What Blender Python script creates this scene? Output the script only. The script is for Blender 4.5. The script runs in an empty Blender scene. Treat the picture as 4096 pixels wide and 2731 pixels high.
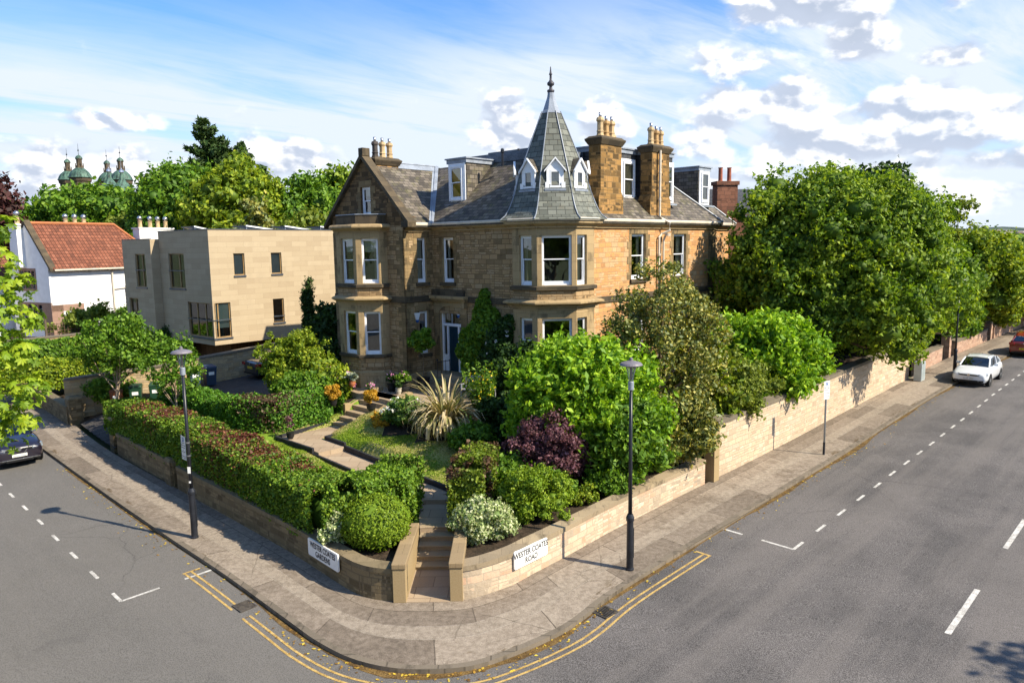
import bpy, math, random
import numpy as np
from mathutils import Vector, Matrix
R = math.radians
sc = bpy.context.scene
COL = sc.collection
# ------------------------------------------------------------------ camera, sky, sun, exposure
CAMH = 9.2
cam_d = bpy.data.cameras.new("camera"); cam = bpy.data.objects.new("camera", cam_d); COL.objects.link(cam)
cam_d.sensor_width = 36; cam_d.lens = 36*2950/4096; cam_d.clip_end = 9000; cam_d.clip_start = .2
PIT, ROLL = .1301, .0148
cp_, sp_, cr_, sr_ = math.cos(PIT), math.sin(PIT), math.cos(ROLL), math.sin(ROLL)
A = Matrix(((1,0,0),(0,-sp_,cp_),(0,-cp_,-sp_))) @ Matrix(((cr_,-sr_,0),(sr_,cr_,0),(0,0,1))) @ Matrix(((1,0,0),(0,-1,0),(0,0,-1)))
cam.matrix_world = Matrix.Translation((0,0,CAMH)) @ A.to_4x4()
sc.camera = cam
SUN = Vector((.69,-.31,.65)).normalized()          # towards the sun
sun_d = bpy.data.lights.new("sun", 'SUN'); sun_d.energy = 4.4; sun_d.angle = R(.53); sun_d.color = (1,.90,.72)
sun = bpy.data.objects.new("sun", sun_d); COL.objects.link(sun)
sun.rotation_euler = SUN.to_track_quat('Z','Y').to_euler()
sc.view_settings.view_transform = 'Standard'; sc.view_settings.look = 'None'
sc.view_settings.exposure = 1.0; sc.view_settings.gamma = 1
sc.cycles.max_bounces = 6; sc.cycles.diffuse_bounces = 3; sc.cycles.glossy_bounces = 3; sc.cycles.transparent_max_bounces = 12
sc.cycles.transmission_bounces = 4; sc.cycles.caustics_reflective = False; sc.cycles.caustics_refractive = False
sc.cycles.use_adaptive_sampling = True; sc.cycles.adaptive_threshold = .02

class NT:
    """small helper for node trees"""
    def __init__(s, nt): s.t = nt; nt.nodes.clear()
    def n(s, typ, _out=0, _p=None, **k):
        nd = s.t.nodes.new('ShaderNode'+typ)
        for a, v in (_p or {}).items(): setattr(nd, a, v)
        for a, v in k.items():
            i = nd.inputs[int(a[1:])] if a[0] == 'i' and a[1:].isdigit() else nd.inputs[a.replace('_',' ')]
            if hasattr(v, 'links'): s.t.links.new(v, i)
            else: i.default_value = v
        return nd if _out is None else nd.outputs[_out]
    def m(s, op, a, b=0., c=0., clamp=False):
        return s.n('Math', _p=dict(operation=op, use_clamp=clamp), i0=a, i1=b, i2=c)
    def vm(s, op, a, b=(0,0,0), out=0): return s.n('VectorMath', _out=out, _p=dict(operation=op), i0=a, i1=b)
    def mix(s, f, a, b, mode='MIX'):
        nd = s.t.nodes.new('ShaderNodeMix'); nd.data_type = 'RGBA'; nd.blend_type = mode
        for i, v in ((0,f),(6,a),(7,b)):
            if hasattr(v,'links'): s.t.links.new(v, nd.inputs[i])
            else: nd.inputs[i].default_value = v if i == 0 or len(v) == 4 else (*v,1)
        return nd.outputs[2]
    def noise(s, v, sc_=5., det=4., rough=.55, out=0, dist=0.):
        return s.n('TexNoise', _out=out, Vector=v, Scale=sc_, Detail=det, Roughness=rough, Distortion=dist)
    def ramp(s, f, st, interp='LINEAR'):
        nd = s.t.nodes.new('ShaderNodeValToRGB'); s.t.links.new(f, nd.inputs[0]); e = nd.color_ramp; e.interpolation = interp
        while len(e.elements) < len(st): e.elements.new(.5)
        for el, (p, c) in zip(e.elements, st):
            el.position = p; el.color = (c,c,c,1) if isinstance(c,(int,float)) else (*c,1)
        return nd.outputs[0]
    def step(s, x, lo, hi): return s.n('MapRange', Value=x, **{'From_Min':lo,'From_Max':hi}, _p=dict(clamp=True, interpolation_type='SMOOTHSTEP'))
    def xyz(s, v): nd = s.n('SeparateXYZ', _out=None, Vector=v); return nd.outputs
    def comb(s, x, y, z=0.): return s.n('CombineXYZ', X=x, Y=y, Z=z)

W = bpy.data.worlds.new("World"); sc.world = W; W.use_nodes = True
w = NT(W.node_tree)
sky = w.n('TexSky', _p=dict(sky_type='NISHITA', sun_disc=False, sun_elevation=R(40.6), sun_rotation=R(114), altitude=60, air_density=1., dust_density=.6, ozone_density=1.6))
D = w.n('TexCoord', _out=0)
dx, dy, dz = w.xyz(D)[:3]
az = w.m('ARCTAN2', dx, dy); el = w.m('ARCSINE', dz)
AE = w.comb(az, w.m('MULTIPLY', el, 1.5), 0.)
skyb = w.mix(1., sky, (.40,.74,1.08), 'MULTIPLY')
# thin high cloud: long wisps drawn out by the wind
pz = w.m('ADD', w.m('MAXIMUM', dz, 0.), .16)
P = w.comb(w.m('DIVIDE', dx, pz), w.m('DIVIDE', dy, pz), 0.)
rot = w.n('VectorRotate', _p=dict(rotation_type='Z_AXIS'), Vector=P, Angle=R(-38))
st = w.vm('MULTIPLY', rot, (.42,1.9,1.))

ci = w.noise(st, 1.5, 9, .62, dist=.7)
ci2 = w.noise(P, .55, 5, .55, dist=.4)
cif = w.step(w.m('ADD', w.m('MULTIPLY', ci, .60), w.m('MULTIPLY', ci2, .60)), .44, .72)
lowveil = w.step(el, .34, -.02)
blue = w.step(el, .31, .22)
corner = w.m('SUBTRACT', 1., w.m('MULTIPLY', w.m('MULTIPLY', w.step(az, .25, -.35), w.step(el, .15, .26)), .62))
veil = w.m('MULTIPLY', w.m('MULTIPLY', corner, w.m('ADD', w.m('MULTIPLY', cif, 1.0), w.m('MULTIPLY', lowveil, .85))), w.m('ADD', w.m('MULTIPLY', blue, .62), .38), clamp=True)
c0 = w.mix(veil, skyb, (3.9,4.35,4.95))
# heaped cloud: blobs of noise, lit from the right, grey beneath
BL = [(-.005,.150,.050,.045,.9),(.136,.150,.040,.040,.75),(-.475,.150,.075,.016,.8),(-.514,.100,.13,.034,.8),(-.294,.112,.065,.034,.9),(-.234,.09,.04,.018,.7),
      (.362,.272,.10,.030,.9),(.424,.235,.042,.042,.85),(.319,.173,.13,.026,.85),(.381,.118,.11,.032,.95),(.262,.14,.06,.038,.7),(.501,.149,.08,.04,.95),
      (.574,.131,.055,.036,.9),(-.56,.055,.16,.03,.85),(-.2,.07,.14,.028,.8),(.46,.05,.2,.028,.95),(.25,.06,.12,.028,.8),(.541,.085,.14,.020,.8),(.20,.112,.035,.02,.6),(-.58,.118,.05,.02,.6),(.523,.200,.05,.018,.65),(.1,.1,.06,.02,.5),(.44,.15,.2,.03,.72),(.3,.22,.08,.03,.6),(.5,.11,.12,.03,.75),(-.40,.075,.1,.02,.7),(.35,.08,.2,.02,.6),(.56,.26,.06,.02,.5)]
mask = None
for a0, e0, ra, re_, wt in BL:
    u = w.m('DIVIDE', w.m('SUBTRACT', az, a0), ra); v = w.m('DIVIDE', w.m('SUBTRACT', el, e0), re_)
    d2 = w.m('ADD', w.m('MULTIPLY', u, u), w.m('MULTIPLY', v, v))
    g = w.m('MULTIPLY', w.m('POWER', 2.718, w.m('MULTIPLY', d2, -.8)), wt)
    mask = g if mask is None else w.m('MAXIMUM', mask, g)
def dens(off):
    q = w.vm('ADD', AE, off)
    a = w.noise(q, 13., 8, .5, dist=.1); b = w.noise(q, 4.5, 2, .5)
    return w.m('ADD', w.m('MULTIPLY', a, .85), w.m('MULTIPLY', b, .25))
dn = dens((0,0,0)); dn2 = dens((.006,.014,0))
cov = w.m('ADD', dn, w.m('MULTIPLY', w.m('SUBTRACT', mask, .44), .46))
alpha = w.step(cov, .50, .65)
lit = w.step(w.m('SUBTRACT', dn, dn2), -.05, .045)
thick = w.step(cov, .62, .90)
ccol = w.mix(lit, (2.8,3.15,3.85), (5.8,5.8,5.85))
ccol = w.mix(w.m('MULTIPLY', thick, w.m('SUBTRACT', 1., w.m('MULTIPLY', lit, .8))), ccol, (2.5,2.85,3.5))
c1 = w.mix(w.m('MULTIPLY', alpha, .94), c0, ccol)
bg = w.n('Background', Color=c1, Strength=.108)
w.n('OutputWorld', _out=None, Surface=bg)

# ------------------------------------------------------------------ helpers
def zs(x, y):                                        # street level
    return .0031*x + .0238*min(max(y,-60),110)
def tag(o, label=None, cat=None, group=None, kind=None):
    for k, v in (('label',label),('category',cat),('group',group),('kind',kind)):
        if v: o[k] = v
    return o
def thing(name, label, cat, loc=(0,0,0), rz=0., group=None):
    o = bpy.data.objects.new(name, None); COL.objects.link(o); o.location = loc; o.rotation_euler = (0,0,rz); o.empty_display_size = .3
    return tag(o, label, cat, group)
def link(o, parent=None):
    COL.objects.link(o)
    if parent: o.parent = parent
    return o
class MB:
    def __init__(s): s.V=[]; s.F=[]; s.M=[]
    def poly(s, pts, m=0):
        b = len(s.V); s.V += [tuple(p) for p in pts]; s.F.append(tuple(range(b,b+len(pts)))); s.M.append(m)
    def box(s, x0,x1,y0,y1,z0,z1, m=0):
        s.hexa([(x0,y0,z0),(x1,y0,z0),(x1,y1,z0),(x0,y1,z0),(x0,y0,z1),(x1,y0,z1),(x1,y1,z1),(x0,y1,z1)], m)
    def hexa(s, p, m=0):
        b = len(s.V); s.V += [tuple(q) for q in p]
        for f in ((3,2,1,0),(4,5,6,7),(0,1,5,4),(1,2,6,5),(2,3,7,6),(3,0,4,7)): s.F.append(tuple(b+i for i in f)); s.M.append(m)
    def obox(s, P, t, n, u0,u1,d0,d1,z0,z1, m=0):      # P 2D, tangent t, outward normal n ; d measured outward
        def q(u,d,z): return (P[0]+t[0]*u+n[0]*d, P[1]+t[1]*u+n[1]*d, z)
        s.hexa([q(u0,d0,z0),q(u1,d0,z0),q(u1,d1,z0),q(u0,d1,z0),q(u0,d0,z1),q(u1,d0,z1),q(u1,d1,z1),q(u0,d1,z1)], m)
    def prism(s, pts, z0, z1, m=0):
        n = len(pts); s.poly([(p[0],p[1],z1) for p in pts], m); s.poly([(p[0],p[1],z0) for p in reversed(pts)], m)
        for i in range(n):
            a, b = pts[i], pts[(i+1)%n]; s.poly([(a[0],a[1],z0),(b[0],b[1],z0),(b[0],b[1],z1),(a[0],a[1],z1)], m)
    def lathe(s, prof, c=(0,0,0), n=16, m=0, a0=0., cap=True):
        b = len(s.V)
        for r, z in prof:
            for i in range(n):
                a = a0+2*math.pi*i/n; s.V.append((c[0]+r*math.cos(a), c[1]+r*math.sin(a), c[2]+z))
        for j in range(len(prof)-1):
            for i in range(n):
                k = (i+1)%n; s.F.append((b+j*n+i, b+j*n+k, b+(j+1)*n+k, b+(j+1)*n+i)); s.M.append(m)
        if cap:
            s.F.append(tuple(b+i for i in reversed(range(n)))); s.M.append(m)
            s.F.append(tuple(b+(len(prof)-1)*n+i for i in range(n))); s.M.append(m)
    def tube(s, path, rad, n=8, m=0):
        path = [Vector(p) for p in path]; L = len(path); b = len(s.V)
        if not hasattr(rad,'__len__'): rad = [rad]*L
        for i, p in enumerate(path):
            d = (path[min(i+1,L-1)]-path[max(i-1,0)]).normalized()
            u = d.cross(Vector((0,0,1))) if abs(d.z) < .95 else d.cross(Vector((0,1,0)))
            u.normalize(); v = d.cross(u)
            for k in range(n):
                a = 2*math.pi*k/n; s.V.append(tuple(p+(u*math.cos(a)+v*math.sin(a))*rad[i]))
        for i in range(L-1):
            for k in range(n):
                q = (k+1)%n; s.F.append((b+i*n+k, b+i*n+q, b+(i+1)*n+q, b+(i+1)*n+k)); s.M.append(m)
        s.F.append(tuple(b+k for k in range(n))); s.M.append(m); s.F.append(tuple(b+(L-1)*n+k for k in reversed(range(n)))); s.M.append(m)
    def build(s, name, mats, parent=None, smooth=False, bevel=0., uv=True, sub=0):
        me = bpy.data.meshes.new(name); me.from_pydata(s.V, [], s.F)
        if not isinstance(mats,(list,tuple)): mats = [mats]
        for mm in mats: me.materials.append(mm)
        me.polygons.foreach_set('material_index', s.M)
        if smooth: me.polygons.foreach_set('use_smooth', [True]*len(s.F))
        if uv:
            lay = me.uv_layers.new(name='UVMap'); me.update()
            dat = np.zeros((len(me.loops),2)); V = me.vertices
            for p in me.polygons:
                nn = p.normal
                if abs(nn.z) > .985: t = Vector((1,0,0)); bt = Vector((0,1,0))
                else: t = Vector((-nn.y,nn.x,0)).normalized(); bt = nn.cross(t)
                for li in p.loop_indices:
                    co = V[me.loops[li].vertex_index].co; dat[li] = (co.dot(t), co.dot(bt))
            lay.data.foreach_set('uv', dat.ravel())
        o = bpy.data.objects.new(name, me); link(o, parent)
        if bevel:
            b = o.modifiers.new('b','BEVEL'); b.width = bevel; b.segments = 2; b.limit_method = 'ANGLE'
        if sub:
            b = o.modifiers.new('s','SUBSURF'); b.levels = sub; b.render_levels = sub
        return o
def right_off(path, d, closed=False):                # offset a polyline to its right-hand (outer) side with mitres
    out = []; n = len(path)
    for i in range(n):
        a = Vector(path[i-1][:2]) if i > 0 else None; p = Vector(path[i][:2]); c = Vector(path[i+1][:2]) if i < n-1 else None
        d1 = (p-a).normalized() if a else None; d2 = (c-p).normalized() if c else None
        if d1 is None: d1 = d2
        if d2 is None: d2 = d1
        n1 = Vector((d1.y,-d1.x)); n2 = Vector((d2.y,-d2.x)); mm = n1+n2
        if mm.length < 1e-6: mm = n1
        mm.normalize(); k = d/max(.35, mm.dot(n1)); out.append((p.x+mm.x*k, p.y+mm.y*k))
    return out
def band(mb, path, prof, m=0):                       # sweep a (offset, z) profile along a plan polyline, outward on the right
    rings = [[(x,y,z) for (x,y) in right_off(path, o)] for o, z in prof]
    for j in range(len(prof)-1):
        for i in range(len(path)-1):
            mb.poly([rings[j][i], rings[j][i+1], rings[j+1][i+1], rings[j+1][i]], m)
def resample(path, step):
    out = [path[0]]
    for a, b in zip(path, path[1:]):
        L = math.dist(a, b); k = max(1, int(L/step))
        for i in range(1, k+1): out.append(tuple(a[j]+(b[j]-a[j])*i/k for j in range(len(a))))
    return out
def catmull(P, k=4):
    out = []
    for i in range(len(P)-1):
        p0, p1, p2, p3 = P[max(i-1,0)], P[i], P[i+1], P[min(i+2,len(P)-1)]
        for j in range(k):
            t = j/k
            out.append(tuple(.5*((2*b)+(-a+c)*t+(2*a-5*b+4*c-d)*t*t+(-a+3*b-3*c+d)*t**3) for a,b,c,d in zip(p0,p1,p2,p3)))
    out.append(tuple(P[-1])); return out
def text(s, size, loc, rot, m, parent=None, name='lettering', ext=.004, align='CENTER', sp=1.):
    cu = bpy.data.curves.new(name,'FONT'); cu.body = s; cu.size = size; cu.align_x = align; cu.align_y = 'CENTER'; cu.extrude = ext; cu.space_line = sp; cu.offset = size*.016 if size > .15 else 0.
    cu.materials.append(m); tmp = bpy.data.objects.new('tmp', cu); COL.objects.link(tmp); bpy.context.view_layer.update(); me = bpy.data.meshes.new_from_object(tmp.evaluated_get(bpy.context.evaluated_depsgraph_get())); bpy.data.objects.remove(tmp)
    o = bpy.data.objects.new(name, me); link(o, parent); o.location = loc; o.rotation_euler = rot; return o

# ------------------------------------------------------------------ materials
def newmat(name, rough=.7, spec=.3, metal=0.):
    m = bpy.data.materials.new(name); m.use_nodes = True; t = NT(m.node_tree)
    b = t.n('BsdfPrincipled', _out=None, Roughness=rough, Metallic=metal); b.inputs['Specular IOR Level'].default_value = spec
    t.n('OutputMaterial', _out=None, Surface=b.outputs[0]); t.b = b
    return m, t
def setc(t, c, inp='Base Color'):
    if hasattr(c,'links'): t.t.links.new(c, t.b.inputs[inp])
    else: t.b.inputs[inp].default_value = (*c,1) if isinstance(c,tuple) else c
def bump(t, h, strength=.3, dist=.02):
    b = t.n('Bump', Height=h, Strength=strength, Distance=dist); t.t.links.new(b, t.b.inputs['Normal'])
def plain(name, c, rough=.6, var=.12, sc_=3., metal=0., spec=.35, coat=0.):
    m, t = newmat(name, rough, spec, metal)
    o = t.n('TexCoord', _out=3); n = t.noise(o, sc_, 5)
    n2 = t.noise(o, sc_*9, 3)
    f = t.m('ADD', t.m('MULTIPLY', n, .65), t.m('MULTIPLY', n2, .35))
    setc(t, t.mix(t.step(f,.35,.65), tuple(v*(1-var) for v in c), tuple(min(1,v*(1+var)) for v in c)))
    if coat: t.b.inputs['Coat Weight'].default_value = coat; t.b.inputs['Coat Roughness'].default_value = .05
    return m
def brick(t, v, bw, rh, mo=.01, off=.5, c1=(0,0,0,1), c2=(1,1,1,1), sm=.1, sq=1., sf=2):
    nd = t.n('TexBrick', _out=None, _p=dict(offset=off, squash=sq, squash_frequency=sf), Vector=v, Color1=c1, Color2=c2, Mortar=(.5,.5,.5,1), Scale=1., **{'Mortar_Size':mo,'Mortar_Smooth':sm,'Brick_Width':bw,'Row_Height':rh,'Bias':0.})
    return nd.outputs[0], nd.outputs[1]
def rubble(name, cols, mortar, stain=.5, bw=.46, rh=.21, dark=(.035,.028,.02), rnd=.03, bst=.5, wet=None):
    m, t = newmat(name, .9, .15)
    uv = t.n('UVMap'); dis = t.vm('SCALE', t.vm('SUBTRACT', t.noise(uv, 1.7, 3, out=1), (.5,.5,.5)))
    dis.node.inputs['Scale'].default_value = rnd*2
    v = t.vm('ADD', uv, dis)
    ca, fa = brick(t, v, bw, rh, .014, .43, sq=.7, sf=3); cb, fb = brick(t, v, bw*.62, rh/2, .012, .5, sq=1.6, sf=2)
    cell = t.vm('FLOOR', t.vm('DIVIDE', v, (bw*2.6, rh*2, 1.)))
    wn = t.n('TexWhiteNoise', Vector=cell); sel = t.m('GREATER_THAN', wn, .52)
    rn = t.mix(sel, ca, cb); ff = t.mix(sel, fa, fb)
    rn = t.m('ADD', t.m('MULTIPLY', rn, .75), t.m('MULTIPLY', t.noise(uv, .9, 2), .28))
    base = t.ramp(rn, [(i/(len(cols)-1)*.9+.05, c) for i, c in enumerate(cols)])
    gr = t.noise(uv, 22., 4); base = t.mix(.35, base, t.mix(gr, (0,0,0), (1,1,1)), 'SOFT_LIGHT')
    base = t.mix(ff, base, mortar)
    so = t.noise(t.vm('MULTIPLY', uv, (1.3,.7,1.)), .8, 7, .68); sf_ = t.step(so, .50, .72)
    per = t.step(rn, .0, .3)
    base = t.mix(t.m('MULTIPLY', t.m('MULTIPLY', sf_, t.m('SUBTRACT', 1.15, per)), stain, clamp=True), base, dark)
    setc(t, base)
    bump(t, t.m('ADD', t.m('MULTIPLY', t.m('SUBTRACT', 1., ff), .6), t.m('MULTIPLY', t.noise(uv, 9., 4), .9)), bst, .035)
    return m
def ashlar(name, cols, bw=.75, rh=.34, stain=.6, dark=(.03,.025,.018), mo=.006, streak=1., rough=.85):
    m, t = newmat(name, rough, .2); uv = t.n('UVMap'); c, f = brick(t, uv, bw, rh, mo, .5)
    base = t.ramp(t.m('ADD', t.m('MULTIPLY', c, .6), t.m('MULTIPLY', t.noise(uv, 1.1, 3), .4)), [(i/(len(cols)-1), k) for i, k in enumerate(cols)])
    base = t.mix(t.m('MULTIPLY', f, .6), base, tuple(k*.45 for k in cols[0]))
    so = t.noise(t.vm('MULTIPLY', uv, (2.2,.8*streak,1.)), 1.1, 7, .7)
    blk = t.step(c, .72, .95)
    f2 = t.m('MULTIPLY', t.m('ADD', t.step(so, .52, .70), t.m('MULTIPLY', t.m('MULTIPLY', blk, t.step(so,.40,.56)), .8), clamp=True), stain)
    base = t.mix(f2, base, dark); base = t.mix(.3, base, t.noise(uv, 26., 3), 'SOFT_LIGHT')
    setc(t, base); bump(t, t.m('ADD', t.m('MULTIPLY', t.m('SUBTRACT', 1., f), .5), t.m('MULTIPLY', t.noise(uv, 14, 3), .4)), .3, .015)
    return m
def slate(name, cols, bw=.27, rh=.16, moss=.3, mossc=(.16,.15,.05)):
    m, t = newmat(name, .62, .35); uv = t.n('UVMap'); c, f = brick(t, uv, bw, rh, .012, .5)
    n = t.noise(uv, .8, 5, .6)
    base = t.ramp(t.m('ADD', t.m('MULTIPLY', c, .7), t.m('MULTIPLY', n, .3)), [(i/(len(cols)-1), k) for i, k in enumerate(cols)])
    base = t.mix(t.m('MULTIPLY', t.step(t.noise(uv, 2.2, 8, .72), .50, .66), moss), base, mossc)
    base = t.mix(t.m('MULTIPLY', f, .85), base, (.012,.012,.012)); setc(t, base)
    y = t.xyz(uv)[1]; saw = t.m('FRACT', t.m('DIVIDE', y, rh))
    bump(t, t.m('ADD', t.m('SUBTRACT', t.m('MULTIPLY', c, .3), saw), t.m('MULTIPLY', f, -.6)), .55, .025)
    return m
def surface(name, c1, c2, sc_=2., rough=.9, fine=60., fstr=.35, bstr=.15, extra=None, co='obj'):
    m, t = newmat(name, rough, .2); o = t.n('TexCoord', _out=3) if co == 'obj' else t.n('UVMap')
    base = t.mix(t.step(t.noise(o, sc_, 7, .6), .35, .65), c1, c2)
    fn = t.noise(o, fine, 2); base = t.mix(fstr, base, t.mix(t.step(fn,.3,.7),(0,0,0),(1,1,1)), 'SOFT_LIGHT')
    if extra: base = extra(t, o, base)
    setc(t, base); bump(t, fn, bstr, .01); return m

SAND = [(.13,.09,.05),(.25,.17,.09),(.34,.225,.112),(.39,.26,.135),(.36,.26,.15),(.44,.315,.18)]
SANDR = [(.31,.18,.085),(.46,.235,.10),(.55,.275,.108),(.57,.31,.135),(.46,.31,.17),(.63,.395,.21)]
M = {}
M['rub_l'] = rubble('rubble_stone_shaded', SAND, (.17,.11,.055), .75)  # villa stone darkened: shade of the unlit sides is put into the colour
M['rub_r'] = rubble('rubble_stone_sunlit', SANDR, (.34,.22,.12), .28)  # the same stone with warm sunlight put into the colour
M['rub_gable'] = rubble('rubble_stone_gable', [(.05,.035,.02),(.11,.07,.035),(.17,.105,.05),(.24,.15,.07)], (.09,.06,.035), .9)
M['ash'] = ashlar('dressed_sandstone', [(.30,.215,.11),(.37,.265,.14),(.43,.31,.17)], stain=.55)
M['ash_dark'] = ashlar('sooty_sandstone', [(.045,.038,.03),(.09,.07,.045),(.15,.11,.065)], stain=.7)
M['quoin'] = ashlar('quoin_sandstone', [(.08,.06,.035),(.24,.165,.08),(.33,.235,.12)], bw=.6, rh=.30, stain=.8)
M['chim'] = rubble('chimney_stone', [(.045,.032,.018),(.15,.09,.035),(.32,.18,.06),(.38,.21,.08)], (.20,.13,.06), .95, bw=.42, rh=.24)
M['pot'] = plain('chimney_pot_clay', (.46,.33,.18), .8, .25, 4); M['pot_d'] = plain('chimney_pot_sooty', (.06,.05,.045), .8, .3, 4); M['pot_r'] = plain('chimney_pot_red', (.30,.09,.05), .8, .25, 4)
M['steel'] = plain('flue_steel', (.5,.5,.52), .3, .15, 5, metal=.9)
M['sl_main'] = slate('slate_brown_grey', [(.035,.03,.024),(.08,.066,.05),(.145,.12,.092),(.21,.18,.145)], .30, .19, moss=.45)
M['sl_spire'] = slate('slate_green_grey', [(.05,.055,.045),(.105,.112,.092),(.155,.162,.135),(.215,.22,.18)], .34, .235, .3, (.16,.13,.07))
M['sl_dark'] = slate('slate_dark', [(.03,.032,.036),(.05,.052,.058),(.07,.072,.078)], .34, .25, .1)
M['lead'] = plain('lead_sheet', (.25,.28,.33), .5, .22, 2.2, spec=.5); M['lead_d'] = plain('lead_sheet_dark', (.10,.12,.15), .5, .4, 1.6)
M['white'] = plain('white_gloss_paint', (.80,.81,.84), .35, .05); M['cream'] = plain('cream_gutter_paint', (.62,.54,.43), .45, .12, 2.)
M['black'] = plain('black_metal_paint', (.018,.02,.026), .35, .3); M['black_pl'] = plain('black_plastic', (.015,.015,.016), .45, .3)
M['door'] = plain('dark_teal_door', (.010,.035,.055), .3, .1); M['curtain'] = plain('cream_curtain', (.50,.47,.38), .9, .1); M['blind'] = plain('blind_fabric', (.52,.50,.44), .9, .05)
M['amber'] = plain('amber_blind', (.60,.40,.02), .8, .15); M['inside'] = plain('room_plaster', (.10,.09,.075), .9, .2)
def glassmat(name, tint=(.8,.85,.82), f0=.13, mx=.9):
    m = bpy.data.materials.new(name); m.use_nodes = True; t = NT(m.node_tree)
    lw = t.n('LayerWeight', Blend=.35); f = t.m('ADD', t.m('MULTIPLY', lw, mx-f0), f0)
    nz = t.n('Bump', Height=t.noise(t.n('TexCoord', _out=3), 1.3, 2), Strength=.05, Distance=.05)
    s = t.n('MixShader', i0=f, i1=t.n('BsdfTransparent', Color=(*tint,1)), i2=t.n('BsdfGlossy', Color=(.9,.93,.95,1), Roughness=.01, Normal=nz))
    t.n('OutputMaterial', _out=None, Surface=s); return m
M['glass'] = glassmat('window_glass'); M['glass_d'] = glassmat('tinted_car_glass', (.14,.17,.19), .10, .7); M['lampglass'] = glassmat('lamp_glass', (.85,.88,.86), .15)
def leafmat(name, cols, transl=.35, rough=.45, patch=None, pscale=.5, pth=(.52,.62), gloss=.25, patch2=None):
    """cols: three leaf tones mixed leaf by leaf; patch: a second set taken where a large noise is high"""
    up = lambda cs: tuple(tuple(min(.9, v*1.18) for v in c) for c in cs)
    cols = up(cols); patch = up(patch) if patch else None
    m = bpy.data.materials.new(name); m.use_nodes = True; t = NT(m.node_tree)
    at = t.n('Attribute', _out=2, _p=dict(attribute_name='tint')); o = t.n('TexCoord', _out=3)
    c = t.ramp(at, [(0.,cols[0]),(.5,cols[1]),(1.,cols[2])])
    if patch:
        c2 = t.ramp(at, [(0.,patch[0]),(.5,patch[1]),(1.,patch[2])])
        f = t.step(t.m('ADD', t.noise(o, pscale, 2, .5), t.m('MULTIPLY', t.m('SUBTRACT', at, .5), .10)), pth[0], pth[1]); c = t.mix(f, c, c2)
    if patch2:
        pa = t.n('Attribute', _out=2, _p=dict(attribute_name='patch')); c3 = t.ramp(at, [(0.,patch2[0]),(.5,patch2[1]),(1.,patch2[2])]); c = t.mix(t.step(pa, .42, .58), c, c3)
    d = t.n('BsdfDiffuse', Color=c); tr = t.n('BsdfTranslucent', Color=t.mix(1., c, (1.25,1.2,.55), 'MULTIPLY'))
    s = t.n('MixShader', i0=transl, i1=d, i2=tr)
    g = t.n('BsdfGlossy', Color=(.9,.95,.8,1), Roughness=.6)
    s = t.n('MixShader', i0=gloss*.10, i1=s, i2=g)
    t.n('OutputMaterial', _out=None, Surface=s); return m
G1 = ((.030,.075,.008),(.070,.150,.012),(.150,.230,.020))
M['l_hedge'] = leafmat('hedge_leaves', ((.035,.085,.006),(.085,.165,.010),(.19,.27,.018)), .3, patch2=((.06,.018,.012),(.14,.035,.028),(.27,.10,.05)))
M['l_upper'] = leafmat('beech_hedge_leaves', ((.03,.09,.006),(.065,.17,.010),(.13,.25,.015)), .25, patch2=((.04,.02,.012),(.10,.045,.03),(.20,.14,.09)))
M['l_tree'] = leafmat('tree_leaves', ((.045,.10,.006),(.11,.20,.012),(.23,.32,.03)), .42, patch=((.07,.12,.006),(.16,.25,.012),(.30,.38,.03)), pscale=.35, pth=(.42,.66))
M['l_bright'] = leafmat('bright_laurel_leaves', ((.07,.17,.006),(.17,.32,.010),(.34,.48,.025)), .35)
M['l_entr'] = leafmat('entrance_hedge_leaves', ((.05,.10,.006),(.10,.20,.012),(.20,.30,.02)), .3)
M['l_gate'] = leafmat('gate_hedge_leaves', ((.06,.10,.006),(.12,.18,.010),(.22,.27,.018)), .3, patch=((.04,.02,.012),(.09,.04,.025),(.17,.10,.06)), pscale=1.1, pth=(.50,.56))
M['l_yellow'] = leafmat('yellow_green_leaves', ((.07,.12,.006),(.16,.24,.010),(.32,.36,.02)), .35)
M['l_lime'] = leafmat('lime_chestnut_leaves', ((.08,.15,.005),(.17,.27,.008),(.30,.38,.015)), .4)
M['l_holly'] = leafmat('holly_leaves', ((.05,.075,.01),(.13,.155,.02),(.40,.34,.06)), .25, .3, gloss=.55)
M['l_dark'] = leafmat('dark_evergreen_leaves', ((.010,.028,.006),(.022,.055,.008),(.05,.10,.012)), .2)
M['l_purple'] = leafmat('purple_leaves', ((.045,.015,.022),(.105,.036,.048),(.24,.11,.14)), .25)
M['l_purple_d'] = leafmat('copper_beech_leaves', ((.025,.008,.010),(.055,.018,.020),(.10,.035,.035)), .25)
M['l_box'] = leafmat('golden_box_leaves', ((.09,.16,.006),(.16,.25,.010),(.27,.35,.02)), .3)
M['l_varieg'] = leafmat('variegated_leaves', ((.08,.15,.03),(.30,.36,.14),(.62,.62,.40)), .25)
M['l_grey'] = leafmat('grey_leaves', ((.10,.13,.09),(.20,.24,.18),(.36,.38,.30)), .25)
M['l_orange'] = leafmat('orange_leaves', ((.28,.15,.01),(.46,.26,.015),(.60,.38,.04)), .35)
M['l_white'] = leafmat('white_flower_leaves', ((.04,.10,.02),(.10,.19,.03),(.22,.30,.06)), .3)
M['petal_p'] = leafmat('pink_petals', ((.55,.18,.38),(.72,.30,.52),(.85,.50,.68)), .3); M['petal_w'] = leafmat('white_petals', ((.6,.55,.55),(.75,.72,.70),(.85,.82,.8)), .3); M['petal_y'] = leafmat('yellow_petals', ((.6,.38,.01),(.75,.5,.02),(.8,.6,.03)), .3)
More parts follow.
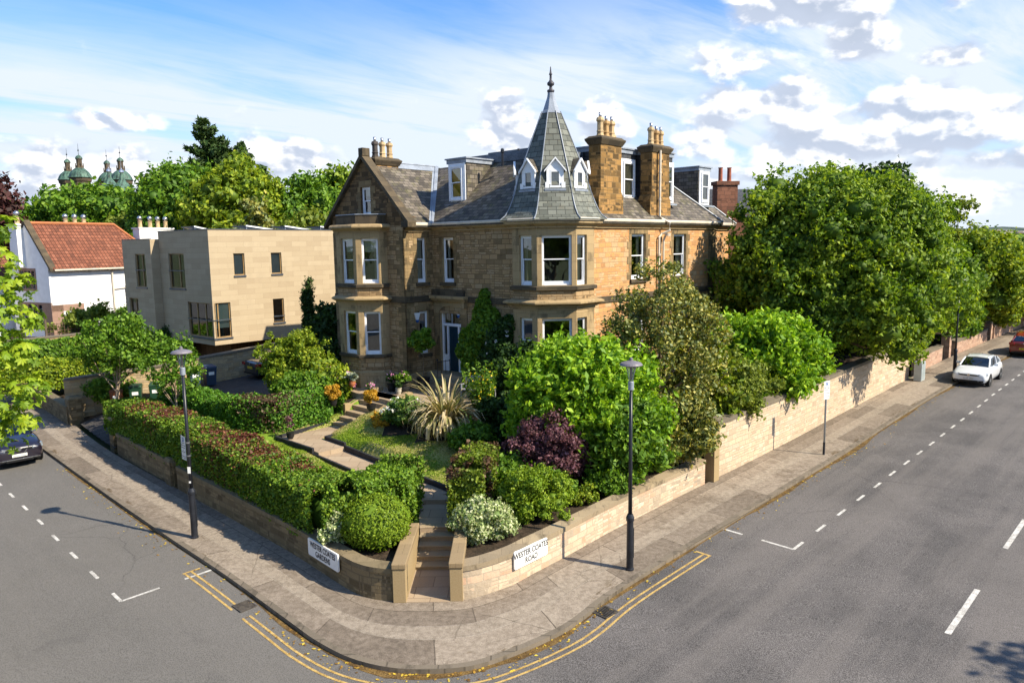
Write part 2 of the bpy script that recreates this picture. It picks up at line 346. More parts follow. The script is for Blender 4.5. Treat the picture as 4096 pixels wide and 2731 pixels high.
M['l_conifer'] = leafmat('conifer_needles', ((.012,.030,.008),(.028,.060,.012),(.06,.10,.02)), .15)
M['l_mid'] = leafmat('mid_green_leaves', ((.04,.10,.006),(.09,.19,.010),(.18,.29,.02)), .35)
M['l_olive'] = leafmat('olive_birch_leaves', ((.07,.11,.01),(.15,.20,.02),(.28,.32,.05)), .38)
M['flax'] = leafmat('flax_leaves', ((.10,.13,.03),(.32,.26,.12),(.62,.50,.32)), .2)
M['bark'] = plain('bark', (.12,.09,.06), .9, .35, 6); M['bark_p'] = plain('pale_bark', (.34,.25,.17), .9, .25, 6)
# ------------------------------------------------------------------ foliage
def leaf_mesh(name, P, N, size, mat, rng, aspect=1.7, parent=None, flat=.55, tint=None, core=None):
    """P centres, N outward directions; every leaf a small pointed blade"""
    n = len(P); Rr = rng.normal(size=(n,3)); Rr /= np.linalg.norm(Rr,axis=1)[:,None]
    nn = N*flat + Rr*(1-flat); nn /= np.linalg.norm(nn,axis=1)[:,None]
    t = rng.normal(size=(n,3)); t -= nn*np.sum(t*nn,axis=1)[:,None]; t /= np.linalg.norm(t,axis=1)[:,None]; b = np.cross(nn,t)
    s = (size*(.45+1.1*rng.random(n)))[:,None]; L = t*s*.5*aspect; Wd = b*s*.5
    V = np.empty((n,4,3)); V[:,0] = P-L; V[:,1] = P+Wd+nn*s*.08; V[:,2] = P+L; V[:,3] = P-Wd+nn*s*.08
    V = V.reshape(-1,3); F = np.arange(n*4); nv = 4*n; extra_v = []; extra_f = []
    if core: extra_v, extra_f = core
    me = bpy.data.meshes.new(name); ev = np.array(extra_v).reshape(-1,3); tot = nv+len(ev)
    me.vertices.add(tot); me.vertices.foreach_set('co', np.vstack([V,ev]).ravel())
    lf = [i+nv for f in extra_f for i in f]; ls = np.arange(n)*4; cs = np.cumsum([0]+[len(f) for f in extra_f])[:-1]+nv if extra_f else np.zeros(0)
    me.loops.add(nv+len(lf)); me.loops.foreach_set('vertex_index', np.concatenate([F, np.array(lf,dtype=int)]).astype(np.int32))
    me.polygons.add(n+len(extra_f)); me.polygons.foreach_set('loop_start', np.concatenate([ls,cs]).astype(np.int32))
    me.update(calc_edges=True)
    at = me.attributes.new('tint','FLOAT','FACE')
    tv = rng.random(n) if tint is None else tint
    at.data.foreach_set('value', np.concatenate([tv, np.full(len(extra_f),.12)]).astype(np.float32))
    me.materials.append(mat); me.validate(); o = bpy.data.objects.new(name, me); return link(o, parent)
def ico_core(lumps, k=.72, seed=0):
    rng = np.random.default_rng(seed); V=[]; F=[]; n=8; mrows=5
    for c, r in lumps:
        b = len(V)
        for j in range(mrows+1):
            th = math.pi*j/mrows
            for i in range(n):
                ph = 2*math.pi*i/n; q = k*(.85+.3*rng.random())
                V.append((c[0]+r[0]*q*math.sin(th)*math.cos(ph), c[1]+r[1]*q*math.sin(th)*math.sin(ph), c[2]+r[2]*q*math.cos(th)))
        for j in range(mrows):
            for i in range(n): F.append((b+j*n+i, b+j*n+(i+1)%n, b+(j+1)*n+(i+1)%n, b+(j+1)*n+i))
    return V, F
def lump_leaves(lumps, count, rng, shell=.16, up=.0, bottom=.55, tuft=0.):
    """leaf centres scattered through the outer shells of a heap of ellipsoid clumps, those buried in a neighbour removed"""
    C_ = np.array([l[0] for l in lumps], float); Rd = np.array([l[1] for l in lumps], float)
    ar = (Rd[:,0]*Rd[:,1]+Rd[:,0]*Rd[:,2]+Rd[:,1]*Rd[:,2]); pr = ar/ar.sum()
    k = int(count*1.7); idx = rng.choice(len(lumps), k, p=pr)
    d = rng.normal(size=(k,3)); d[:,2] += up; d /= np.linalg.norm(d,axis=1)[:,None]
    keep = (d[:,2] > -bottom) | (rng.random(k) < .3); d = d[keep]; idx = idx[keep]
    rr = 1-np.abs(rng.normal(size=len(d)))*shell + rng.normal(size=len(d))*.05
    P = C_[idx]+d*Rd[idx]*rr[:,None]
    inside = np.zeros(len(P), bool)
    for j in range(len(lumps)):
        q = ((P-C_[j])/Rd[j]); m = (np.sum(q*q,axis=1) < .50) & (idx != j); inside |= m
    P = P[~inside]; N = d[~inside]
    if len(P) > count: P = P[:count]; N = N[:count]
    if tuft:                                           # gather the leaves into little sprays that stick out unevenly
        k = 9; m = max(1,len(P)//k); c = P[:m]; nc = N[:m]; up_ = nc*.8+np.array((0,0,.45)); L_ = tuft*(.3+1.5*rng.random(m)**1.6)
        t_ = np.repeat(np.arange(m),k); j = np.tile(np.linspace(-.3,1,k),m)
        P2 = c[t_]+up_[t_]*(j*L_[t_])[:,None]+rng.normal(size=(m*k,3))*(tuft*.38*(1.15-.7*j))[:,None]; return P2, nc[t_]
    return P, N
def make_lumps(c, rad, n, rng, size=(.28,.45), top=1., flat=.8, fill=.86):
    """clumps spread over an ellipsoidal crown"""
    L = []; g = math.pi*(3-math.sqrt(5))
    for i in range(n):
        z = 1-(i+.5)/n*1.75; rr = math.sqrt(max(0,1-z*z)); a = g*i+rng.random()*.7
        k = fill*(.74+.36*rng.random())
        s = (size[0]*.75+(size[1]-size[0]*.75)*rng.random()**1.3)*min(rad)
        L.append(((c[0]+rad[0]*rr*math.cos(a)*k, c[1]+rad[1]*rr*math.sin(a)*k, c[2]+rad[2]*z*k), (s,s,s*flat)))
    if n > 12:                                           # shoots and boughs that break the outline
        for i in range(n//4):
            z = rng.uniform(-.5,.95); rr = math.sqrt(max(0,1-z*z)); a = rng.random()*6.283; s = size[0]*min(rad)*rng.uniform(.5,.9)
            L.append(((c[0]+rad[0]*rr*math.cos(a)*1.0, c[1]+rad[1]*rr*math.sin(a)*1.0, c[2]+rad[2]*z*1.0), (s,s,s*.9)))
    for i in range(max(2,n//5)):
        L.append(((c[0]+rad[0]*rng.uniform(-.4,.4), c[1]+rad[1]*rng.uniform(-.4,.4), c[2]+rad[2]*rng.uniform(-.4,.5)), (min(rad)*.5,)*3))
    return L
def limbs(mb, base, top, lumps, r0, rng, k=9, trunk_to=.55):
    b = Vector(base); t = Vector(top); mid = b.lerp(t, trunk_to)+Vector((rng.uniform(-.1,.1),rng.uniform(-.1,.1),0))
    mb.tube([b, b.lerp(mid,.5)+Vector((rng.uniform(-.06,.06),rng.uniform(-.06,.06),0)), mid, t], [r0,r0*.8,r0*.6,r0*.15], 8)
    for i in rng.choice(len(lumps), min(k,len(lumps)), replace=False):
        c = Vector(lumps[i][0]); s = b.lerp(t, rng.uniform(.25,trunk_to)); m_ = s.lerp(c,.55)+Vector((0,0,-.08*(c-s).length))
        mb.tube([s, m_, c], [r0*.35, r0*.22, r0*.06], 5)
def tree(name, label, cat, base, h, c, rad, nl, leaves, lsize, mat, seed, r0=.18, group=None, barkm=None, size=(.28,.45), core=.72, flat=.8, shell=.16, fl=.5, aspect=1.6, crownname='crown', k=9, fill=.86):
    """base world point; c crown centre relative to base; own origin at the base"""
    rng = np.random.default_rng(seed); root = thing(name, label, cat, base, 0, group)
    L = make_lumps(c, rad, nl, rng, size, flat=flat, fill=fill)
    mb = MB(); limbs(mb, (0,0,-.3), (c[0],c[1],c[2]+rad[2]*.5), L, r0, rng, k)
    mb.build('trunk', barkm or M['bark'], root, smooth=True, uv=False)
    P, N = lump_leaves(L, leaves, rng, shell=shell, tuft=lsize*2.3)
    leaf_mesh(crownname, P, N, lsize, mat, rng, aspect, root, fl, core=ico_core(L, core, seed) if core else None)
    return root
def bush(name, label, cat, base, rad, nl, leaves, lsize, mat, seed, group=None, core=.78, size=(.35,.55), fl=.5, aspect=1.6, shell=.12, stem=True, part='foliage', zc=.85):
    rng = np.random.default_rng(seed); root = thing(name, label, cat, base, 0, group)
    L = make_lumps((0,0,rad[2]*zc), rad, nl, rng, size, fill=.72) if nl > 1 else [((0,0,rad[2]*zc), rad)]
    P, N = lump_leaves(L, leaves, rng, shell=shell, tuft=lsize*(2.0 if shell>.06 else .5)); ok = P[:,2] > -.05; P = P[ok]; N = N[ok]
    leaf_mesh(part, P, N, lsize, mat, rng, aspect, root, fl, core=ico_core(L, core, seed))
    if stem:
        mb = MB()
        for i in range(5): q = L[i*2%len(L)][0]; mb.tube([(0,0,-.15),(q[0]*.4,q[1]*.4,q[2]*.5),q],[.03,.02,.008],5)
        mb.build('stem', M['bark'], root, uv=False)
    return root
def hedge(name, label, path, wd, z0f, z1f, leaves, lsize, mat, seed, round_=.25, jit=.09, patches=None):
    """clipped hedge along a plan path (world coords), own origin at its first point"""
    rng = np.random.default_rng(seed); o = Vector((path[0][0], path[0][1], z0f(*path[0]))); root = thing(name, label, 'hedge', o)
    seg = [(Vector(a),Vector(b)) for a,b in zip(path,path[1:])]; Ls = np.array([(b-a).length for a,b in seg]); tot = Ls.sum(); P=[]; N=[]
    hmean = 1.3
    n = leaves; cs = np.concatenate([[0],np.cumsum(Ls)]); s = rng.random(n)*(tot+wd)-wd/2
    for i in range(n):
        si = min(max(s[i],0),tot-1e-6); j = int(np.searchsorted(cs, si, side='right')-1); j = min(j,len(seg)-1); a,b = seg[j]; d = (b-a).normalized(); nr = Vector((-d.y,d.x))
        p = a+d*(si-cs[j]); over = s[i]-si
        z0 = z0f(p.x,p.y); z1 = z1f(p.x,p.y)+.07*math.sin(s[i]*2.1+seed)+.05*math.sin(s[i]*5.3); h = z1-z0; per = rng.random()*(wd+2*h)
        if abs(over) > 0:                                    # end faces
            q = rng.uniform(-.5,.5)*wd; z = z0+h*rng.random(); pp = p+nr*q+d*(math.copysign(wd/2,over)*.9+rng.normal()*.04); v = (d.x*math.copysign(1,over), d.y*math.copysign(1,over), .15)
        elif per < wd:
            q = per-wd/2; z = z1-round_*max(0,(abs(q)/(wd/2))**3)*.6; pp = p+nr*q; v = (nr.x*q*.6, nr.y*q*.6, 1.)
        else:
            sgn = 1 if per < wd+h else -1; z = z0+h*((per-wd)%h)/h; t_ = (z-z0)/h; q = (wd/2-round_*max(0,t_-.8)*1.5)*sgn; pp = p+nr*q; v = (nr.x*sgn, nr.y*sgn, .25)
        lump = .5+.5*math.sin(pp.x*3.1+seed)*math.sin(pp.y*2.7)*math.sin(z*3.3)
        off = rng.normal()*jit*.55+(lump-.5)*.14
        vv = Vector(v).normalized(); P.append((pp.x+vv.x*off-o.x, pp.y+vv.y*off-o.y, z+vv.z*off-o.z)); N.append(vv[:])
    for v_ in [b for a,b in seg[:-1]]:                   # round off the bends
        for _ in range(int(leaves*.09)):
            a_ = rng.random()*6.283; z0 = z0f(v_.x,v_.y); z1 = z1f(v_.x,v_.y); top_ = rng.random() < .3; rr_ = wd/2*(math.sqrt(rng.random()) if top_ else 1)+rng.normal()*.04; z = z1+rng.normal()*.04 if top_ else z0+(z1-z0)*rng.random()
            P.append((v_.x+math.cos(a_)*rr_-o.x, v_.y+math.sin(a_)*rr_-o.y, z-o.z)); N.append((0,0,1.) if top_ else (math.cos(a_),math.sin(a_),.1))
    V=[]; F=[]
    for a,b in seg:
        d = (b-a).normalized(); nr = Vector((-d.y,d.x))*(wd/2-.36); k = len(V); e0 = .2 if (a-seg[0][0]).length < 1e-6 else .3; e1 = .2 if (b-seg[-1][1]).length < 1e-6 else .3
        for p in (a+d*(e0-wd/2+.1 if e0>.15 else e0), b-d*(e1-wd/2+.1 if e1>.15 else e1)):
            z0=z0f(p.x,p.y)-o.z; z1 = z1f(p.x,p.y)-.36-o.z
            for sg,z in ((-1,z0),(1,z0),(.75,z1),(-.75,z1)): V.append((p.x+nr.x*sg-o.x,p.y+nr.y*sg-o.y,z))
        F += [(k,k+1,k+5,k+4),(k+1,k+2,k+6,k+5),(k+2,k+3,k+7,k+6),(k+3,k,k+4,k+7),(k,k+3,k+2,k+1),(k+4,k+5,k+6,k+7)]
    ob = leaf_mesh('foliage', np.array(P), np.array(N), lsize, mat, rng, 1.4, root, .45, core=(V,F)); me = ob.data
    if patches:                                          # where the copper leaved plants stand in the row
        W_ = np.array(P)+np.array(o); f = np.zeros(len(W_))
        for px, py, r_ in patches: f = np.maximum(f, np.exp(-(((W_[:,0]-px)**2+(W_[:,1]-py)**2)/(r_*r_))*.7))
        f = f*.62+rng.normal(size=len(f))*.20+.10*np.sin(W_[:,0]*5+W_[:,2]*6)*np.sin(W_[:,1]*5.5)+.18*(W_[:,2]-W_[:,2].mean()); a_ = me.attributes.new('patch','FLOAT','FACE'); full = np.zeros(len(me.polygons),dtype=np.float32); full[:len(f)] = f; a_.data.foreach_set('value', full)
    return root
rngG = np.random.default_rng(7)

# ------------------------------------------------------------------ ground, road, pavement
PAIR = [((-60,70.4),(-57.8,72.5)),((-45,55.5),(-42.7,57.7)),((-30,40.6),(-27.8,42.3)),((-19.68,30.39),(-18.4,31.8)),((-13.97,24.77),(-12.1,25.65)),((-10.35,21.28),(-8.6,22.3)),((-7.82,18.88),(-6.2,19.95)),((-5.46,16.52),(-4.6,18.25)),
 ((-4.43,15.51),(-3.9,17.6)),((-3.42,14.78),(-3.3,17.33)),((-2.3,14.42),(-2.6,17.24)),((-1.07,14.47),(-1.45,17.27)),((-.15,14.92),(-.8,17.5)),((.89,15.68),(-.05,18.05)),((1.52,16.32),(.5,18.65)),((2.58,17.64),(1.4,19.6)),
 ((5.3,20.45),(3.74,22.16)),((10.25,25.55),(8.9,27.4)),((13.36,28.74),(12.0,30.6)),((18.44,34.17),(17.2,36.1)),((24.2,40.1),(22.5,41.6)),((32.5,48.2),(30.5,49.9)),((60,74.5),(58,76))]
KERB = catmull([p[0] for p in PAIR], 6); INNER = catmull([p[1] for p in PAIR], 6)
def mossy(t, o, base):
    return t.mix(t.m('MULTIPLY', t.step(t.noise(o,.35,6,.7), .55,.75), .45), base, (.055,.05,.042))
M['ground'] = surface('rough_ground', (.05,.07,.02), (.09,.10,.04), .3)
M['asphalt_r'] = surface('asphalt_right', (.062,.059,.062), (.092,.086,.086), .22, .85, 130, .7, .5)
def tyre(t, o, base):
    r = t.n('VectorRotate', _p=dict(rotation_type='Z_AXIS'), Vector=o, Angle=R(-46)); r2 = t.n('VectorRotate', _p=dict(rotation_type='Z_AXIS'), Vector=o, Angle=R(44.3))
    x = t.xyz(o)[0]; s = t.step(x, -3.5, .5)
    a = t.noise(t.vm('MULTIPLY', r2, (.05,.75,1)), 1.3, 5, .6); b = t.noise(t.vm('MULTIPLY', r, (.05,.75,1)), 1.3, 5, .6)
    f = t.mix(s, a, b); base = t.mix(t.m('MULTIPLY', t.step(f,.42,.62), .5), base, (.135,.121,.112))
    base = t.mix(t.m('MULTIPLY', t.step(x, 3., -6.), .7), base, (.118,.110,.098))
    spots = t.step(t.noise(o, .9, 3, .6), .62,.70); base = t.mix(t.m('MULTIPLY', spots, .2), base, (.066,.062,.059))
    ck = t.n('TexVoronoi', _p=dict(feature='DISTANCE_TO_EDGE'), Vector=t.vm('ADD', o, t.vm('MULTIPLY', t.noise(o,1.5,4,out=1), (.5,.5,0))), Scale=.16); base = t.mix(t.m('MULTIPLY', t.step(ck,.006,.001), t.m('MULTIPLY', t.step(t.noise(o,.12,2),.52,.62), .28)), base, (.03,.028,.027))
    ag = t.n('TexVoronoi', Vector=o, Scale=38.); base = t.mix(.35, base, t.mix(t.step(ag,.15,.55), (0,0,0), (1,1,1)), 'SOFT_LIGHT')
    return base
M['asphalt'] = surface('asphalt', (.070,.065,.063), (.104,.095,.091), .35, .85, 55, .75, .6, tyre)
mb = MB(); far = 4000
def gz_(x,y): return zs(x,y)-.12
xs = [-far,-600,-150,-60,60,150,600,far]; ys = [-far,-60,0,110,400,1500,far]
vi = {}
for i,x in enumerate(xs):
    for j,y in enumerate(ys): vi[i,j] = len(mb.V); mb.V.append((x,y,.0031*min(max(x,-60),60)+.0238*min(max(y,-60),110)-.12))
for i in range(len(xs)-1):
    for j in range(len(ys)-1): mb.F.append((vi[i,j],vi[i+1,j],vi[i+1,j+1],vi[i,j+1])); mb.M.append(0)
tag(mb.build('ground', M['ground'], uv=False), kind='structure')
mb = MB(); box = [(60,-50),(-70,-50),(-70,70.4)]
rp = [p for p in KERB]; pts = rp + [(95,74.5),(95,-50),(-95,-50),(-95,70.4)]
for i in range(len(rp)-1):                            # fan out from the kerb, all on the street plane
    a, b = rp[i], rp[i+1]
    mb.poly([(a[0],a[1],zs(*a)),(b[0],b[1],zs(*b)),(b[0]*1.0,-50,zs(b[0],-50)),(a[0],-50,zs(a[0],-50))])
mb.poly([(60,74.5,zs(60,74.5)),(60,-50,zs(60,-50)),(95,-50,zs(95,-50)),(95,110,zs(95,110))][::1]); mb.poly([(-60,70.4,zs(-60,70.4)),(-95,105,zs(-95,105)),(-95,-50,zs(-95,-50)),(-60,-50,zs(-60,-50))])
tag(mb.build('road', M['asphalt'], uv=False), kind='structure')
# pavement, laid in strips so that the flags follow the kerb
m, t = newmat('pavement_flags', .9, .2); uv = t.n('UVMap'); o = t.n('TexCoord', _out=3)
ux, uy, _ = t.xyz(uv)[:3]
wob = t.vm('ADD', uv, t.vm('SCALE', t.noise(o, .8, 3, out=1), (0,0,0)))
c, f = brick(t, t.vm('ADD', uv, t.vm('MULTIPLY', t.vm('SUBTRACT', t.noise(o,1.2,2,out=1), (.5,.5,.5)), (.05,.05,0))), 2.7, 1.27, .016, .37)
cc = t.ramp(t.m('ADD', t.m('MULTIPLY', c, .55), t.m('MULTIPLY', t.noise(o,.7,3), .45)), [(0,(.11,.088,.068)),(.35,(.18,.145,.112)),(.65,(.245,.20,.155)),(1,(.31,.258,.20))])
cc = t.mix(t.m('MULTIPLY', f, .75), cc, (.07,.055,.042))
mid = t.m('MULTIPLY', t.step(t.m('ABSOLUTE', t.m('SUBTRACT', uy, 1.52)), .30, .27), .75)             # lighter re-laid strip along the middle
cc = t.mix(mid, cc, t.mix(t.noise(o,3,4), (.22,.182,.142), (.34,.285,.222)))
edge = t.step(t.m('ABSOLUTE', t.m('SUBTRACT', t.m('ABSOLUTE', t.m('SUBTRACT', uy, 1.52)), .29)), .022, .008); cc = t.mix(t.m('MULTIPLY',edge,.5), cc, (.30,.26,.21))
st = t.step(t.noise(o,.55,7,.72), .55,.66); cc = t.mix(t.m('MULTIPLY', st, .45), cc, (.11,.082,.058))
ms = t.m('MULTIPLY', t.step(t.noise(t.vm('MULTIPLY',uv,(.35,1.,1.)),1.6,8,.75), .55,.64), t.step(uy, .9,.3)); cc = t.mix(t.m('MULTIPLY', ms, .8), cc, (.07,.042,.014))
cr = t.n('TexVoronoi', _p=dict(feature='DISTANCE_TO_EDGE'), Vector=t.vm('ADD', o, t.vm('SCALE', t.noise(o,2.,3,out=1),(0,0,0))), Scale=.55); cc = t.mix(t.m('MULTIPLY', t.m('MULTIPLY', t.step(cr,.010,.003), t.step(t.noise(o,.3,2),.52,.6)), .45), cc, (.07,.055,.04))
cc = t.mix(.3, cc, t.mix(t.step(t.noise(o,55,2),.3,.7),(0,0,0),(1,1,1)), 'SOFT_LIGHT'); cc = t.mix(.3, cc, t.mix(t.step(t.noise(o,7,5,.7),.3,.7),(0,0,0),(1,1,1)), 'SOFT_LIGHT')
setc(t, cc); bump(t, t.m('ADD', t.m('MULTIPLY', t.m('SUBTRACT',1.,f), .8), t.noise(o,30,3)), .3, .012); M['flags'] = m
for nd in t.t.nodes:
    if nd.bl_idname == 'ShaderNodeVectorMath' and nd.operation == 'SCALE': nd.inputs['Scale'].default_value = .12
mb = MB(); S = 0; me_uv = []
for i in range(len(KERB)-1):
    a,b,c_,d = KERB[i],KERB[i+1],INNER[i+1],INNER[i]; l = math.dist(((a[0]+d[0])/2,(a[1]+d[1])/2),((b[0]+c_[0])/2,(b[1]+c_[1])/2))
    w1, w2 = math.dist(a,d), math.dist(b,c_)
    k = 5
    for j in range(k):
        q0, q1 = j/k, (j+1)/k; L_ = lambda p,q,f_: (p[0]+(q[0]-p[0])*f_, p[1]+(q[1]-p[1])*f_)
        p = [L_(a,d,q0),L_(b,c_,q0),L_(b,c_,q1),L_(a,d,q1)]; mb.poly([(x,y,zs(x,y)+.1) for x,y in p]); me_uv += [(S,3.04*q0),(S+l,3.04*q0),(S+l,3.04*q1),(S,3.04*q1)]
    S += l
o = mb.build('pavement', M['flags'], uv=False); lay = o.data.uv_layers.new(name='UVMap'); lay.data.foreach_set('uv', np.array(me_uv).ravel()); tag(o, kind='structure')
M['kerb'] = ashlar('kerb_stone', [(.12,.10,.075),(.17,.14,.105),(.22,.18,.14)], bw=1.1, rh=.6, stain=.6, mo=.02)
mb = MB(); out = right_off(KERB, .0); 
KO = right_off(KERB, .0); KI = right_off(KERB, -.16)
for i in range(len(KERB)-1):
    a,b,c_,d = KO[i],KO[i+1],KI[i+1],KI[i]; z = lambda p,h: (p[0],p[1],zs(p[0],p[1])+h)
    mb.poly([z(a,-.1),z(b,-.1),z(b,.106),z(a,.106)]); mb.poly([z(a,.106),z(b,.106),z(c_,.106),z(d,.106)])
tag(mb.build('kerb', M['kerb']), kind='structure')
# gutter dirt: leaves and moss lying along the kerb
M['moss'] = surface('gutter_dirt', (.085,.05,.018), (.16,.10,.035), 3., .95, 40, .6, .6)
mb = MB(); KM = resample(KERB[30:], .5); r_ = random.Random(4)
KK = [p for p in resample(KERB, .35) if -18 < p[0] < 34]
k1 = right_off(KK, .005); wv = [.16+.13*math.sin(i*.37)+.12*math.sin(i*.11+1)+r_.random()*.10 for i in range(len(KK))]
def shifted(i, d): 
    a = Vector(KK[max(i-1,0)]); b = Vector(KK[min(i+1,len(KK)-1)]); dd = (b-a).normalized(); return (KK[i][0]+dd.y*d, KK[i][1]-dd.x*d)
for i in range(len(KK)-1):
    w0, w1 = (.45 if KK[i][0]>-6 else .2)*max(.05,wv[i])+.03, (.45 if KK[i+1][0]>-6 else .2)*max(.05,wv[i+1])+.03
    p = [k1[i],k1[i+1],shifted(i+1,w1),shifted(i,w0)]; mb.poly([(x,y,zs(x,y)+.006) for x,y in p])
tag(mb.build('gutter_dirt', M['moss'], uv=False), kind='stuff')
def litter(name, n, cols, size, spread):
    rng = np.random.default_rng(11); P=[]; 
    for _ in range(n):
        i = rng.integers(0,len(KK)); d = spread[0]+abs(rng.normal())*spread[1]; x,y = shifted(i,d); P.append((x+rng.normal()*.05,y+rng.normal()*.05,zs(x,y)+.012))
    N = np.tile((0,0,1.),(n,1)); tag(leaf_mesh(name, np.array(P), N, size, cols, rng, 1.5, None, .88), kind='stuff')
M['l_fallen'] = leafmat('fallen_leaves', ((.12,.06,.015),(.30,.17,.03),(.60,.45,.05)), .1)
litter('fallen_leaves', 800, M['l_fallen'], .045, (.02,.25))
# painted markings, 4 mm above the road
def wear(t, o, base): return t.mix(t.m('MULTIPLY', t.step(t.noise(o, 9, 6, .75), .58,.66), .8), base, (.09,.085,.08))
M['paint_w'] = surface('white_road_paint', (.38,.36,.33), (.58,.56,.52), 6, .8, 70, .7, .3, wear); M['paint_y'] = surface('yellow_road_paint', (.34,.22,.07), (.50,.34,.12), 5, .8, 70, .7, .3, wear)
DR = Vector((.695,.719)); DL = Vector((-.716,.698))   # along the right and the left road
def stripe(mb, p, d, L, wd, h=.006):
    p = Vector(p); d = Vector(d).normalized(); n = Vector((-d.y,d.x))*wd/2; q = [p-n,p+d*L-n,p+d*L+n,p+n]; mb.poly([(v.x,v.y,zs(v.x,v.y)+h) for v in q])
k = 9.2/7.9
RD = [(6.8,17.19),(7.79,18.23),(8.78,19.25),(9.8,20.3),(10.78,21.31),(11.76,22.34),(12.75,23.36),(13.74,24.38),(14.73,25.4),(15.72,26.44),(16.74,27.51),(17.71,28.51),(18.68,29.53),(19.67,30.58),(20.61,31.57),(21.6,32.62),(22.55,33.6)]
mb = MB()
for i,p in enumerate(RD): stripe(mb, (p[0]*k,p[1]*k), DR, .66, .085)
for i in range(17,40): q = Vector(RD[16])*k+DR*1.66*(i-16); stripe(mb, q, DR, .66, .085)
nR = Vector((-DR.y,DR.x)); c0_ = Vector(RD[0])*k
stripe(mb, c0_, nR, .95, .085); stripe(mb, c0_+nR*1.55, nR, .62, .085)
LD = [(-15.69,22.15),(-14.58,21.08),(-13.44,19.98),(-12.33,18.86),(-11.2,17.76),(-10.09,16.68),(-8.98,15.58)]
for p in LD: stripe(mb, (p[0]*k,p[1]*k), -DL, .62, .085)
for i in range(1,22): stripe(mb, Vector(LD[0])*k+DL*1.83*i, -DL, .62, .085)
cL = Vector(LD[6])*k-DL*.62; nL = Vector((DL.y,-DL.x)); stripe(mb, cL, nL, .95, .085); stripe(mb, cL+nL*1.6, nL, .75, .085)
tag(mb.build('bay_markings', M['paint_w'], uv=False), kind='structure')
mb = MB()
for i in range(-2,9): stripe(mb, Vector((8.29*k,13.33*k))+DR*(.05+i*5.95), DR, 2.75, .13)
tag(mb.build('centre_line', M['paint_w'], uv=False), kind='structure')
mb = MB()
YK = [p for p in resample(KERB,.3)]
i0 = min(range(len(YK)), key=lambda i: math.dist(YK[i],(-8.6,19.75))); i1 = min(range(len(YK)), key=lambda i: math.dist(YK[i],(5.0,20.2)))
YK = YK[i0:i1+1]; gap = (-6.75,-6.2)
for off in (.42,.60):
    a = right_off(YK, off); b = right_off(YK, off+.058)
    for i in range(len(YK)-1):
        if gap[0] < YK[i][0] < gap[1]: continue
        mb.poly([(x,y,zs(x,y)+.0065) for x,y in (a[i],b[i],b[i+1],a[i+1])])
for e in (0,len(YK)-1): 
    a = Vector(right_off(YK,.2)[e]); b = Vector(right_off(YK,.675)[e]); stripe(mb, a, b-a, (b-a).length, .075, .009)
tag(mb.build('double_yellow_lines', M['paint_y'], uv=False), kind='structure')
M['iron'] = plain('cast_iron', (.10,.085,.07), .6, .4, 8, metal=.4)
def drain(x, y, rz, label):
    r = thing('road_drain', label, 'drain', (x,y,zs(x,y)+.003), rz, 'road drains'); mb = MB()
    mb.box(-.24,.24,-.22,-.19,0,.02); mb.box(-.24,.24,.19,.22,0,.02); mb.box(-.24,-.21,-.19,.19,0,.02); mb.box(.21,.24,-.19,.19,0,.02)
    mb.build('frame', M['iron'], r); mb = MB()
    for i in range(7): mb.box(-.19+i*.06,-.165+i*.06,-.19,.19,.002,.018)
    mb.build('grating', M['iron'], r); mb = MB(); mb.box(-.21,.21,-.19,.19,-.0,.004); mb.build('sump', M['black'], r)
drain(-6.75,17.35,R(-44),'road drain grating breaking the double yellow lines in the street with the dark car'); drain(2.15,16.75,R(44),'road drain grating beside the kerb near the black lamp post on the wider road')

# ------------------------------------------------------------------ garden ground
CP = [(-3,18.3,1.22),(-1,18.3,1.22),(-5.5,20,1.3),(-9.5,24,1.4),(-14,28.5,1.5),(-24,39,1.3),(-35,50,1.6),(2,21,1.3),(5,24.2,1.4),(8,27.8,1.5),(9.5,29.3,2.4),(12,32,2.5),(16,36,2.6),(22,42,2.8),(30,50,2.8),(45,65,3),
 (-2.3,20.6,1.2),(-2.3,22.4,1.40),(-5,23.6,1.50),(-8.7,27,1.66),(-6,24.6,1.66),(-6.6,27,1.92),(-3.6,23,1.6),(-4.5,26.5,2.1),(-2.5,26,2.2),(0,24.5,1.9),(-2,28.3,2.62),(-9.3,28.8,1.85),(-8.3,30.3,2.0),(-6,31.4,2.7),(-5,29.4,2.55),(-5,33,2.78),(-3,30.2,2.78),(0,28.6,2.6),(3,28,2.4),(6,30,2.4),(-11,31.5,2.1),(-16,38,2.08),(-18.6,32.3,1.0),(-19.4,33.1,1.0),(-20.4,34.0,1.0),(-21.2,34.8,1.02),(-19.6,34.6,1.25),(-18.0,33.6,1.3),(-18.5,35.2,1.5),(-14,42,2.25),(-12.5,40,2.2),(-12,45,2.2),(-9,38,2.7),(-20,40,1.8),(0,45,2.8),(15,45,2.8),(-30,60,3.),(0,90,3.),(30,80,3.),(-60,90,3.2),(-20,55,3.)]
CPa = np.array(CP)
INNW = [p for p in resample(INNER, .5) if -30 < p[0] < -14]
PATHZ = [((-2.16,20.2),(-2.42,22.1),1.235,1.265),((-2.42,22.1),(-6.85,26.75),1.40,1.595),((-6.85,26.8),(-8.3,28.3),1.755,1.785),((-8.75,28.05),(-6.9,30.1),1.78,1.795),((-7.0,29.7),(-5.6,31.2),1.80,2.70)]
